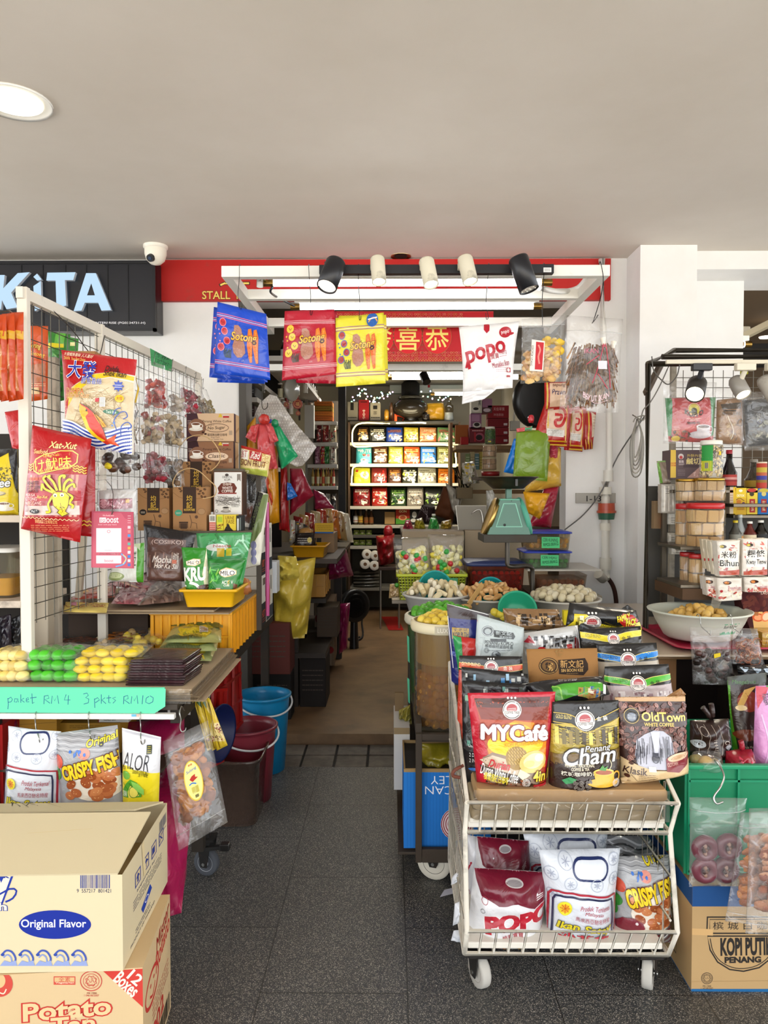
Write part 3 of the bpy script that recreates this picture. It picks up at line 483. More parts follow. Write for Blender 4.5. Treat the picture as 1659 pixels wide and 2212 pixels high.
def sotong(bg,sv,dots,ring,fillet='e0701c'):
 body=[(36,28),(44,27),(50,32),(52,44),(56,55),(57,66),(50,73),(42,74),(35,68),(33,58),(37,46),(35,36)];pr=[L([0,15,100,17],1.2,sv),L([0,17.5,100,19.5],.8,'f2d8d8'),L([0,19.6,100,21.6],1.2,sv),L([0,81,100,83],1.2,sv),L([0,83.4,100,85.4],.8,'f2d8d8'),L([0,85.5,100,87.5],1.2,sv)]
 for x,y,r in(13,27,7),(17,39,6.5),(22,52,6.5),(11,62,6.8):pr+=[E(x,y,r,r*.85,ring),E(x,y,r*.82,r*.7,dots),L([x-r*.4,y-r*.2,x,y+r*.3,x+r*.4,y-r*.1],1,'7a2018')]
 for x,y in(8,44),(9,54),(6,38),(14,57):pr.append(E(x,y,1.5,1.2,ring,n=10))
 for i in RG(7):pr.append(L([20+i*1.6,76,17+i*2.1,70-i%3*2,19+i*1.9,63+i%2*3],1.2,'1c3a24',3))
 pr+=[G(body,'b07a66')];pr+=SA((37,32,52,70),60,1.1,.5,['9c6450','c08e7a','a87060'],4)
 for dx in 0,11:pr+=[G([63+dx,30,69+dx,28,72+dx,40,70+dx,58,69+dx,78,65+dx,79,63+dx,72,60+dx,55],fillet),L([66+dx,31,67+dx,55,66+dx,76],1.3,'f09038',3)]+SA((63+dx,34,69+dx,74),26,.9,.5,['c4541a','f0a050','b04a14'],5+dx)
 pr+=[X('Sotong',30,37,80,52,'f0b43a',.05,-3,.25,ol='4a1c10',ow=.05),X('حلال',50,76,55,79,'e0e0e0')]
 return pr
def bunch(nm,kl,back,pz,grp,labels,quads,topx):
 for i,(q,lab)in EN(zip(quads,labels)):po(lab,SP,q,YH+.012*i+.004,kl if i==0 else back,pz if i<2 else pz[:6],grp,T=.011,pq=FT,size=(100,100),nu=16,nv=20)
bl=[(470,652),(575,678),(584,821),(463,806)];bunch('snack_packet','0b47c4','0a3fb4',sotong('0b47c4','d46a8a','c42a3a','e88a9a'),'blue dried squid packets on the canopy hook',['front blue packet with dried squid picture hanging from the canopy','second blue squid packet showing behind the front one','rearmost blue squid packet with only a corner and bottom edge showing'],[bl,[(462,663),(570,682),(578,826),(452,815)],[(474,666),(565,684),(572,829),(469,826)]],515)
rd=[(615,672),(722,668),(730,808),(609,822)];bunch('snack_packet','b3142e','a2112a',sotong('b3142e','d8909a','e8c040','f0c83a','e87a1c'),'crimson dried squid packets on the canopy hook',['front crimson packet with dried squid picture hanging from the canopy','crimson squid packet tucked behind the front crimson one'],[rd,[(622,674),(728,672),(727,829),(640,827)]],668);ye=[(725,687),(829,675),(833,828),(726,836)]
bunch('snack_packet','e2d63a','dccd34',sotong('e2d63a','9a6a8a','b03a3a','1e6ab0','d8682a')+[E(76,9,12,10,'1c5aa8'),L([68,12,74,7,82,7,86,12],2,'e8a040',3),L([67,8,86,6],1.6,'f2f2f0')],'yellow dried squid packets on the canopy hook',['front yellow packet with dried squid picture and blue round emblem','yellow squid packet peeking out behind the front yellow one'],[ye,[(732,682),(834,680),(839,822),(740,832)]],777)
def hg(px0,ps,lt,r=.0012,kl='2c2c2c'):
 m_=MB();tu(m_,[V(P(px0,590,Yc).x,Yc+.03,ztop+.004),V(P(px0,590,Yc).x,Yc-.006,ztop+.002)]+[P(x,y,YH-.004)for x,y in ps],r,kl,ST,6,sq=3)
 return ON(m_,lt,HK)
hg(518,[(517,600),(514,640),(517,662),(521,668),(523,660)],'thin wire hook holding the blue squid packets');hg(667,[(668,600),(671,640),(670,676),(673,680),(675,672)],'thin wire hook holding the crimson squid packets');hg(775,[(774,610),(777,650),(776,688),(779,690),(780,682)],'thin wire hook holding the yellow squid packets');hg(1056,[(1052,620),(1050,660),(1055,684),(1051,690),(1049,676)],'thin wire hook holding the white snack bag')
hg(1175,[(1174,610),(1171,650),(1172,700),(1170,704)],'thin wire hook holding the cracker bag',.0014);ON(tu(0,[P(1294,572,Yc+.02),P(1297,566,Yc-.01),P(1303,600,Yc-.012),P(1298,640,YH-.006),P(1283,690,YH-.006),P(1279,698,YH-.006),P(1286,690,YH-.006),P(1292,680,YH-.006)],.0016,'1c1c1c',ST,6,sq=4),'thick black wire hook with curled end at the canopy corner',HK);pr=[G([1050,694,1057,703,1056,716,1050,722,1044,714,1045,702],'b01428'),[E(1091,719,14,12,'b02030',-20),E(1103,722,8,3,'b02030',-14),X('popo',1082,716,1100,724,'f4e8e8',.02,-12)],X('popo',1002,750,1094,786,'b4182c',.06,-17,.12),L([1004,797,1008,778],5,'b4182c'),X('寶寶',1058,766,1076,778,'a8283a',.01,-10),X('1971',1078,760,1094,768,'a8283a',.02,-10),L([1078,773,1095,769],.8,'a8283a'),L([1078,762,1094,758],.8,'a8283a'),X('Murukku Ikan',1061,782,1101,794,'a82a4a',.01,-14,.2),li(1070,790,1100,806,4,'c88a96',.7,3),[R(1094,796,1103,806,'a8283a'),R(1094,812,1102,816,'b04a50'),E(1098,801,3,4,'e8d0d0')]]
mbp,s=pb([991,706,1122,694,1107,838,1000,846],YH,'eceaea',pr,pq=PI,pin=.05,cu=.012,nu=18,nv=22);t2,s2=pb([1000,838,1076,838,1046,862,998,873],YH+.006,'e2e0e2',(),T=.006,pq=FT,cu=.01);TH('white plastic snack bag with red lettering hanging from the canopy',SN,[(BD,mbp),('bottom_fold',t2)]);q=[(1127,689),(1222,680),(1211,825),(1124,829)];fm,s=cg(q,YH,.022,FT,.008,zip_=[.86]);ck=MB();chips(ck,s,['c99a5a','d8ae6c','b9854a','e0bc7c'],90,.018,3,.08,.04,.92,.48)
chips(ck,s,['e6c03c','e0b030','d9a62c'],26,.018,4,.5,.25,.93,.66);lb=MB();Surf(*qd([1149,733,1177,737,1173,803,1144,801],YH-.026)).draw(lb,[G([1149,733,1177,737,1173,803,1144,801],'e9e2da'),G([1158,738,1175,740,1171,799,1155,798],'c02a34'),L([1163,745,1167,756,1163,770,1165,786],3.4,'e88a80',3),X('KEROPOK UDANG',1127,766,1171,771,'3a2a20',.02,95)],PA);TH('clear bag of beige and yellow crackers with a red white label','cracker bag',[(FI,fm),('crackers',ck),('label_card',lb)])
q=[(1224,681),(1346,689),(1337,891),(1207,894)];fm,s=cg(q,YH-.01,.03,FT,.01,zip_=[.84]);st=MB();rv=random.Random(5)
for k in RG(480):c=iz(s,rv,.1,.14,.92,.64,.5);b_=s.base(.5,.98);d=((c-s.base(.5,1.35)).normalized()+s.ex*rv.uniform(-.12,.12)).normalized();stick(st,c-d*.035,c+d*.035,rv.uniform(.002,.0048),rv.choice(['a86c3c','b8804c','c89664','94602c','d0a67c','e0c0a0']))
lm=MB();s.draw(lm,[[X('IKAN',1258,756,1288,766,'c8788a',.02,0),L([1300,745,1290,790,1275,830],1.6,'c84a60'),L([1304,745,1312,790,1316,840],1.6,'c84a60'),L([1262,790,1290,770],1.6,'c84a60'),X('BISKUT IKAN',1256,856,1312,868,'e8c8cc',.02,0,0,arc=-9),L([1256,850,1282,872,1310,866],1,'e8c8cc',3),R(1288,782,1308,800,'d8d8e0'),L([1286,810,1310,842],1.4,'c84a60')]],PA);tm=MB();cyl(tm,P(1304,748,YH-.03),P(1302,730,YH-.03),.006,.012,'e6dccb',FI,9)
cyl(tm,P(1304,750,YH-.03),P(1304,745,YH-.03),.008,.008,'b03044',PL,9);cyl(tm,P(1324,752,YH-.02),P(1326,738,YH-.02),.006,.012,'e6dccb',FI,9);TH('large clear bag stuffed with brown dried sticks at the canopy corner','dried fish bag',[(FI,fm),('dried_sticks',st),('printed_lettering',lm),('tied_neck',tm)]);zt=1.985;A=V(P(48,640,2.28).x,2.28,zt);B=V(P(430,812,3.95).x,3.95,zt);Dm=(B-A).normalized()
def om(t,z):return V(A.x+(B.x-A.x)*t,A.y+(B.y-A.y)*t,z)
WT='ddd6c8';fr=MB();bar(fr,om(-.01,zt),om(1.0,zt),.022,.034,WT);pa=[('top_rail',fr)]
for t in .004,.31,.995:m_=MB();z0=.8 if t<.1 else .8 if t<.5 else 1.2;p_=om(t,0);bo(m_,(p_.x-.016,p_.y-.012,z0),(p_.x+.016,p_.y+.012,zt+(.02 if t<.5 else 0)),WT,PT,.002);pa.append(('upright',m_))
wm=MB();Lm=(B-A).length
for i in RG(1,int(Lm/.055)):t=i*.055/Lm;cyl(wm,om(t,.96),om(t,zt-.014),.0016,.0016,'5d5a52',DS,5,False)
for k in RG(20):z=.97+k*.052;cyl(wm,om(0,z),om(1,z),.0016,.0016,'5d5a52',DS,5,False)
pa.append(('wire_mesh',wm));TH('cream framed wire mesh panel running back along the snack table','mesh panel',pa);ON(tu(0,[om(.06,zt+.012),om(.16,zt-.05)+V(.02,-.01,0),om(.27,zt-.12)+V(.02,-.01,0),om(.31,zt-.02)+V(.02,0,0)],.0018,'2c2824',PL,6,sq=4),'loose dark wire looped over the mesh panel rail',HK);m_=MB();a=P(57,1300,2.55);bo(m_,(a.x,2.55,.75),(P(103,1300,2.55).x,2.6,1.32),'a59a88',PT,.003);ON(m_,'upright grey board under the red squid snack bag','board')
m_=MB();a=P(106,1300,2.66);bo(m_,(a.x,2.66,.74),(P(127,1300,2.66).x,2.69,1.86),'b9ae9c',RU,.003);ON(m_,'speckled pale post behind the red squid snack bag','post');ON(bar(0,P(166,1345,2.9),P(183,1120,2.9),.022,.022,'c9bda8'),'slim cream post leaning beside the pink payment card','post');YS_=2.5;pa=[];AB(pa,'upright',(P(42,1200,YS_).x,YS_,.05),(P(55,1200,YS_).x,YS_+.03,P(48,1010,YS_).z),'cfc4b4',RU,.002)
for py in 1121,1306:m_=MB();z=P(20,py,YS_).z;bo(m_,(-2.2,YS_,z-.012),(P(46,1200,YS_).x,YS_+.35,z+.012),'cdbfae',RU,.002);pa.append((SB,m_))
m_=MB();z=P(20,1470,YS_).z;bo(m_,(-2.2,YS_,z-.012),(P(46,1200,YS_).x,YS_+.35,z+.012),'cdbfae',RU,.002);pa.append((SB,m_));AB(pa,'back_panel',(-2.2,YS_+.36,.05),(P(46,1200,YS_).x,YS_+.38,1.6),'2a2622',MT);TH('rusty white shelf unit beside the red squid snack bag','shelf',pa);sz=[P(20,y,YS_).z+.0125 for y in(1121,1306)];cx=P(2,1240,2.6).x;tb=MB();tub(tb,TR(cx,2.64,sz[1]),[(.115,.16,0),(.118,.165,.005),(.13,.185,.15),(.136,.19,.16)],'ece6d2',HA,r=.025)
ct=MB();tub(ct,TR(cx,2.64,sz[1]),[(.1,.14,.008),(.11,.16,.07)],'d9a520',FO,r=.02);TH('translucent tub half full of yellow syrup on the rusty shelf','tub',[(BD,tb),(CO2,ct),('lid',tub(0,TR(cx,2.64,sz[1]),[(.145,.2,.161),(.147,.2,.172),(.13,.185,.176)],'d8d6d0',PL,r=.03))]);po('yellow and black coffee pouch standing on the rusty shelf',CP,[-60,975,38,968,40,1112,-55,1116],2.56,'e2c81e',[G([-60,975,38,968,40,1068,20,978,-20,1000,-60,1010],'151412'),SA((0,1010,30,1035),30,3,1,['2a2410','6a5c10'],3),X('Coffee',-30,1036,28,1054,'f4f4f0',.04,-6,.2,ol='2a2a2a',ow=.08),E(6,1066,16,5,'8a8068'),E(6,1065,14,4,'c9bb90'),R(-60,1078,10,1098,'f2e8a0'),X('COFFEE',-24,1080,8,1086,'3a3424',.03),cup(20,1090,26,'f0ead8')],T=.04)
po('plain red packet hanging behind the first upright of the mesh panel',SP,[10,890,60,882,62,975,26,968],2.42,'b4161c',[L([22,930,44,915],1,'d84a4a')],T=.012,pq=FT)
for i in RG(3):po(['dark packet lying on the lowest visible shelf board','dark packet leaning behind it on the rusty shelf','black packet at the post side of the lowest shelf'][i],SP,[-30+i*24,1330+i*4,0+i*24,1326,2+i*23,1398,-30+i*20,1400],YS_+.04+.04*i,['20222c','2c2430','1b1b20'][i],[L([-20+i*24,1350,-4+i*24,1360],1.2,'5a5a6a')],T=.02,cu=.012)
for i in RG(4):x=-30+i*17;po(['orange snack packet at the outer end of the hanging row','second orange snack packet of the hanging row','third orange snack packet of the hanging row','orange snack packet nearest the mesh panel upright'][i],SP,[x,684-i*3,x+24+i*2,680-i*2,x+30,862,x-2,868],2.12+.03*i,'c8440e',[R(x,716,x+30,734,'d9a41c'),L([x+3,722,x+20,722],2,'8a2a10'),G([x+3,760,x+22,745,x+24,845,x+2,850],'d98a4a'),SA((x+3,760,x+22,840),22,3,1,['e8c090','b85a20','f0d8b0'],i)],'orange packets at the outer end of the mesh panel',T=.02,pq=PI,cu=.008)
ON(tu(0,[P(-20,676,2.2),P(20,672,2.2),P(44,690,2.28)],.003,'8a8478',DS,6),'thin rod carrying the row of orange packets','rod');po('orange snack packet hung flat behind the mesh panel',SP,[62,704,104,704,103,862,62,868],2.56,'c04a12',[X('Kering',64,742,92,756,'f0c040',.03,10,.2,ol='4a1408'),X('Sotong',66,762,100,772,'f0c040',.03,10,.2),G([66,790,100,786,100,824,66,832],'b06a44'),li(66,828,100,836,2,'f0d8a0',1),R(66,838,88,852,'d8b078')],T=.012,pq=FT)
po('green seaweed packet hung behind the mesh panel',SP,[104,716,152,722,148,862,104,874],2.72,'2f7a2a',[R(104,742,140,752,'d8c81c'),G([122,716,144,718,140,744,120,742],'5aa83a'),SA((108,760,140,850),30,5,2,['1c4a1c','3c8a34','6aa84a'],6)],T=.012,pq=FT);po('smaller green packet hung behind the mesh further along',SP,[140,726,170,732,166,800,140,806],2.9,'3a8a34',[R(143,740,164,748,'e8e0a0'),li(144,760,164,780,3,'c8e0b0',1.2)],T=.01,pq=FT)
bx('small plain kraft box standing on the mesh panel behind the fish snack bag','box',(146,758,204,776),2.62,.07,'a5784c',yaw=.05);pr=[G([133,756,296,777,294,812,250,806,205,812,160,840,142,872,138,830],'b3141c'),G([142,872,160,842,204,814,248,806,293,815,292,824,246,817,206,826,166,858,143,890],'e8c41c'),G([143,890,166,858,206,828,246,819,292,828,290,930,140,920],'d5c29c'),G([142,872,152,860,150,884,143,905],'b3141c'),[L([random.uniform(165,280),random.uniform(838,925),random.uniform(165,285),random.uniform(838,925)],.9,random.choice(['f0e4c8','b89f74','e4d2ac','a98c60']),0)for _ in RG(90)],R(133,752,296,753,'b3141c'),X('大發鱈魚香絲 人人喜好',142,765,206,773,'f6e6c8',.01,7),X('DAHFA  Your Best Choice',142,774,192,781,'e8c060',.02,7),X('大發',153,783,217,820,'1438a8',.02,4,ol='f4f4f4',ow=.05),X('Dahfa',236,794,264,806,'241010',.03,5,.25),X('Snek Ikan',234,804,280,817,'241010',.03,5,.25),X('鱈魚香絲',186,820,232,834,'1438a8',.01,3,ol='f0f0f0',ow=.03),[G([(265+(12 if i%2==0 else 7)*cos(i*pi/8),837+(13 if i%2==0 else 8)*sin(i*pi/8))for i in RG(16)],'163aa8'),li(258,833,272,842,2,'e8e8f8',1.2)],X('DAHFA',151,842,194,854,'b83a10',.03,3,ol='f0e070',ow=.05),X('DRIED FISH FILLET',149,855,206,862,'c86a20',.02,3,ol='f4e8a0',ow=.05),E(268,864,9,8,'e8c020'),X('大發',262,860,274,868,'b02020',.01),R(219,864,227,872,'c02030'),R(228,862,240,882,'e8e4dc'),li(229,863,239,881,6,'6a665c',.6),E(252,893,16,5,'1f6a4a',3),X('Teck Bee',242,890,262,896,'d8e8d8',.02,3)]
wv=[]
for k in RG(9):y0=914+k*7.5;ps=[(139,y0-4),(165,y0+2),(190,y0+16),(215,y0+26),(245,y0+22),(270,y0+14),(290,y0+10)];wv+=[L(ps,8,'eef0f4',5),L([(x,y+1)for x,y in ps],3.6,'1d3fa0',5)]
pr+=wv;pr+=[L([262,930,258,912,268,896,280,892,284,902,276,908],2,'1d4aa8',4),L([270,946,272,924,284,914,290,922,284,930],2,'1d4aa8',4),L([256,900,262,888,272,884],2,'1d4aa8',4),E(258,916,2.5,2.5,'4a7ac8'),E(254,922,2,2,'4a7ac8'),G([186,874,204,884,217,896,228,914,236,932,241,951,250,956,263,962,252,958,240,962,230,956,212,944,198,928,190,908,184,890],'c8301c'),G([186,874,192,886,198,906,206,926,222,944,238,954,230,956,212,944,198,928,190,908,184,890],'e8c21e'),G([184,876,198,884,204,896,196,904,188,898],'e0a81c'),E(200,890,2,2.2,'101010'),G([214,894,232,908,242,924,234,926,224,912],'e8a020'),L([218,898,240,926],1,'8a3a10'),G([240,952,262,940,256,954,266,966,246,960],'d84a18'),L([186,874,204,884,217,896,228,914,236,932,241,951],1.2,'2a1008'),hl(170,936,9,'7a96c0')]
po('large red and white fish snack bag with blue characters hung on the mesh panel',SN,[133,756,296,777,289,983,139,958],2.33,'e6dfd0',pr,T=.035,pq=PI,cu=.008,pin=.03,nu=20,nv=26)
def squid(o):
 def t(p):return[(x+o,y)for x,y in p]
 Yl='e8d22a';ol='6a4a10';r=[];arms=[[(134,1064),(120,1050),(112,1040),(108,1034),(114,1028)],[(138,1060),(130,1042),(120,1032),(118,1030),(124,1028)],[(144,1060),(142,1040),(144,1030),(152,1028),(150,1034)],[(150,1062),(152,1046),(160,1036),(166,1040)],[(154,1064),(158,1052),(168,1046),(171,1054)],[(132,1066),(124,1078),(118,1090),(122,1104),(112,1106)],[(156,1066),(166,1074),(160,1086),(166,1092),(164,1098)],[(130,1064),(112,1056),(106,1046),(104,1060)]]
 for a in arms:r.append(L(t(a),6,ol,4))
 for a in arms:r.append(L(t(a),4.4,Yl,4))
 r+=[G(t([(126,1070),(134,1062),(154,1063),(162,1072),(158,1094),(154,1104),(160,1110),(146,1116),(136,1106),(140,1102),(130,1092)]),ol),G(t([(127,1071),(134,1063),(153,1064),(160,1072),(157,1094),(152,1104),(157,1109),(146,1114),(138,1106),(142,1102),(131,1091)]),Yl),L(t([(144,1086),(148,1106)]),1,ol),E(134+o,1070,4,4,'f4f0d0'),E(147+o,1069,4,4,'f4f0d0'),E(134+o,1071,1.6,1.8,'201408'),E(147+o,1070,1.6,1.8,'201408')]
 return r
def wb(x0,y0,x1,y1,kl,n=8,a=1.6,w=2.2):return L([(x0+(x1-x0)*i/(2*n),y0+(y1-y0)*i/(2*n)+(a if i%2 else-a))for i in RG(2*n+1)],w,kl,3)
pr=[G([62,1022,190,1026,178,1112,55,1118],'b9606a'),[L([66+i*9,1026,60+i*9,1116],5,random.choice(['a8484e','c87a6a','b8666a','d8a08a']),0)for i in RG(13)],R(60,1092,176,1112,'dcc8c0'),R(62,1060,180,1082,'b43a44'),X('Xat-Xut',116,956,172,970,'f0d890',.04,3,.25),X('Seafood',81,972,114,981,'e8a060',.04,4,.1,ol='f4d8a0',ow=.03),[G([80,1004,86,992,104,983,140,974,165,974,176,982,174,1000,164,1010,130,1018,96,1026,82,1018],'f0d060'),G([82,1004,88,994,105,985,140,976,164,976,174,983,172,999,163,1008,130,1016,97,1023,84,1016],'b5141a')],X('Original',104,982,136,989,'e8c24a',.03,-6),X('け魷味',86,990,164,1015,'f0dc5a',.012,-7),X('Fish Snack - Snek Ikan',95,1011,162,1018,'e8c24a',.03,-8),[wb(68,1004+k*5.5,80,1003+k*5.5,'e8c040',1)for k in RG(3)],[wb(166,1006+k*5.5,190,1012+k*5.5,'e8c040',3)for k in RG(3)],X('香脆魷魚味',70,1031,112,1038,'e0602a',.012),X('ROASTED',66,1040,95,1047,'2a1418',.02),X('CUTTLEFISH',66,1049,101,1056,'2a1418',.02),X('FLAVOUR',66,1057,94,1064,'2a1418',.02),X('PERISA',64,1066,88,1072,'f0c8c0',.01),X('SOTONG',62,1074,92,1081,'f0c8c0',.01),X('PANGGANG',62,1083,102,1090,'f0c8c0',.01),X('Xat-Xut',92,1070,116,1076,'f0d060',.02,0,.2),hl(65,1098,7,'9a6a78'),E(85,1104,10,5,'2a2a30'),X('MeSTI',78,1101,92,1107,'f0f0f0'),squid(0),wb(54,1116,176,1124,'f0d8a0',14,1.6,1.2),X('香脆食品工业有限公司',84,1122,134,1130,'e8b070',.01,3),li(74,1132,158,1148,4,'e8a070',1,3)]
q=[(70,918),(198,948),(173,1172),(45,1142)];po('glossy red squid snack bag with yellow squid drawing hung on the mesh panel',SN,q,2.24,'ab1219',pr,T=.035,pq=PI,cu=.008,pin=.02,nu=20,nv=26);po('red squid snack bag mostly hidden behind the one with the squid drawing',SN,[100,925,206,966,206,1160,90,1150],2.3,'a51118',[wb(176,1124,206,1128,'e8c040',3),wb(176,1132,206,1136,'e8c040',3)],T=.02,pq=FT,cu=.01)
q=[(198,1104),(288,1106),(289,1228),(197,1226)];pr=[G([202,1108,262,1108,270,1120,284,1124,285,1226,200,1226],'c05a6c'),X('We Really love',222,1112,246,1116,'f0d0d4',.01),R(215,1118,229,1129,'f2eeee'),L([218,1128,218,1120,222,1124,226,1121,226,1126,221,1128],1.4,'b43a50'),X('oost',230,1118,256,1129,'f4f0f0',.03),X('Scan and pay here',212,1132,252,1135,'f0d0d4',.01),R(208,1141,262,1193,'ecebef'),RI(235,1148,3,3,1,'c24a5e'),li(226,1187,242,1190,1,'8a8a90',.8),X('MALAYSIA NATIONAL QR',214,1195,257,1198,'f4f0f0',.02),R(208,1200,262,1217,'ecebef'),li(218,1202,254,1206,2,'8a8a90',.6),X('boost',226,1208,245,1214,'c24a5e',.02),[R(276,1136+k*9,282,1142+k*9,c_)for k,c_ in EN(['e8c0c8','d88080','4a8ac8','8a2a3a','5aa89a','d8a050','e8e0e0','3a7ac0','e0d0d0','4a70b8'])],[li(276,1112,283,1132,4,'f0d0d4',.9)],L([262,1196,272,1206,268,1218,250,1224],3,'6a9ad0',4),L([266,1198,273,1206,266,1218],2,'e8c080',4)]
cd=MB();s=Surf(*qd(q,2.28));s.grid(cd,'b24a60',PA,2,2,cs=False,si=(1,));s.draw(cd,pr,PA);cd.join(he(0,[p+V(0,.001,0)for p in(s.c[3],s.c[2])]+[s.c[2]+V(0,.003,0),s.c[3]+V(0,.003,0)],[p+V(0,.001,0)for p in(s.c[0],s.c[1])]+[s.c[1]+V(0,.003,0),s.c[0]+V(0,.003,0)],'b24a60',PL));hk=MB();tu(hk,[P(228,1036,2.34),P(243,1058,2.29),P(243,1098,2.27),P(241,1112,2.268),P(245,1104,2.268)],.001,'4a4440',ST,5,sq=4)
TH('pink laminated payment card with blank white square hanging on a wire',CA,[(CA,cd),('wire_loop',hk)]);fm,s=cg([208,1026,297,1022,298,1140,208,1144],2.36,.02,FT,.01,zip_=[.9]);inn,s2=pb([210,1060,294,1056,296,1138,210,1140],2.36,'b9b6b2',[G([218,1078,288,1076,288,1098,218,1100],'7a2a3a'),E(226,1088,9,10,'c88a94'),SA((236,1080,284,1096),40,5,1.5,['e8c8d0','c08090','9a4a60'],3),G([274,1079,282,1078,282,1086,274,1086],'d8a83a'),X('Century WHERE',226,1094,282,1102,'c09098',.02)],T=.012,pq=FT,fz=FL)
TH('clear bag holding a silver pack with maroon label above the pink card',SP,[(FI,fm),('silver_pouch',inn)]);fm,s=cg([206,962,300,962,298,1026,206,1028],2.4,.02,FT,.01);inn=MB();lu(inn,s,['3c2214','54301c','2a1810'],14,.016,3,.2,.1,.95,.7);chip(inn,P(233,1006,2.37),.013,'d8c020',PA,(0,-1,0),3);TH('clear bag with dark brown pieces and yellow star tag under the fish snack bag',SN,[(FI,fm),(CO2,inn)])
m_=MB();s=Surf(*qd([280,915,303,912,304,1000,278,1000],2.42));s.grid(m_,'b9b3a8',CL,2,2,kb=1);fm,s=cg([262,800,306,790,303,1000,268,1000],2.44,.02,FT,.012);inn=MB();bu(inn,s,['8a6a50','b09a84','d0c0ac','a86a70'],40,.05,.0025,8);tu(inn,[P(292,812,2.4),P(299,840,2.4),P(292,870,2.4)],.003,'d8b020',PL,6);TH('clear bag of thin pale strips half hidden by the fish snack bag',SN,[(FI,fm),(CO2,inn)]);m_=MB()
s=Surf(*qd([324,752,372,778,370,803,327,789],(2.95,3.15,3.13,2.93)));s.grid(m_,'3f9a5c',PA,2,2,cs=False,si=(1,));s.draw(m_,[R(325,765,330,766,'3a8a54'),L([326,770,371,790],.7,'2a6a40'),X('IKAN TAMBAN',333,763,366,777,'1c4a34',.0,25),X('1 PKT RM 5',334,779,364,791,'1c4a34',.0,21)],PA);ON(m_,'green price note clipped to the mesh panel rail','note')
def hung(lt,px,Y,kz,kind,n,r,zs,v1=.62,tint=None):
 fm,s=cg(px,Y,.035,PI,.01,pin=.05,zs=zs);inn=MB()
 if kind=='l':lu(inn,s,kz,n*2,r*.75,zs,.12,.06,.88,v1,'dry',.6,.5,10)
 elif kind=='b':bu(inn,s,kz,n,r*5,r,zs,.12,.06,.88,v1)
 else:chips(inn,s,kz,n,r,zs,.12,.06,.88,v1)
 hk=MB();t_=s.base(.5,.97);tu(hk,[t_+V(-.02,.06,.05),t_+V(0,.01,.05),t_+V(.002,-.01,.02),t_+V(0,-.004,-.004),t_+V(.006,-.004,.006)],.0013,'8a8a84',ST,5,sq=3)
 return TH(lt,SN,[(FI,fm),(CO2,inn),(HK,hk)],'clear bags hooked along the mesh panel')
hung('clear bag of bright red dried strips under the green price note',[(312,776),(356,790),(368,892),(306,882)],2.95,['b02a1c','c8442a','8a1c14'],'l',34,.013,1);hung('mostly empty clear bag next to the bag of red strips',[(352,790),(392,806),(404,900),(362,892)],3.1,['8a7a6a','b0a08c'],'c',16,.016,2,.4);hung('clear bag with a crimson packet inside below the rail end',[(386,806),(416,818),(440,922),(392,900)],3.3,['8a1428','a82038','6a1020'],'l',24,.015,3,.66)
hung('clear bag of grey brown dried fish near the far rail end',[(412,818),(432,830),(462,920),(424,910)],3.5,['7a6a54','94826a','5c4e3e'],'l',22,.014,4);hung('last clear bag at the far end of the mesh panel',[(430,832),(446,842),(474,912),(446,914)],3.7,['8a7a50','a08c5c'],'l',18,.014,5);hung('clear bag of whole pale dried fish in the middle row',[(306,872),(352,868),(358,962),(302,960)],2.9,['a08a68','7a6448','c0aa88','8a3a30'],'l',26,.016,6,.75)
hung('clear bag of dried fish behind the tan coffee boxes',[(344,874),(384,880),(404,968),(350,962)],3.05,['94805e','6e5a40','b8a27e'],'l',26,.016,7,.75);hung('clear bag of deep red pieces in the lowest row',[(304,950),(350,946),(372,1040),(306,1046)],2.88,['7a1424','94182c','5c0f1c'],'l',30,.015,8,.66);hung('clear bag of dull brown pieces below the tan coffee boxes',[(346,956),(392,962),(400,1050),(352,1048)],3.02,['5a4434','7a6048','3c2e24'],'l',24,.016,9,.6)
YR=3.03;zs1=P(400,1146,YR).z;zs2=P(460,1013,3.2).z;rk=[]
for z,y0,y1,x0,x1 in(zs1-.016,2.99,3.3,P(300,1100,2.9).x,P(528,1100,2.9).x),(zs2-.016,3.14,3.36,P(404,1000,3.2).x-.02,P(520,1000,3.2).x+.02):AB(rk,SB,(x0,y0,z),(x1,y1,z+.016),'6a5f50',PT,.002)
for x,y in(P(300,1100,2.9).x+.012,3.28),(P(528,1100,2.9).x-.012,3.28):AB(rk,'post',(x-.01,y-.01,.76),(x+.01,y+.01,zs2-.02 if y>3.1 else zs1-.016),'4c443a',PT)
TH('small dark rack carrying the kraft coffee bags and boxes','rack',rk)
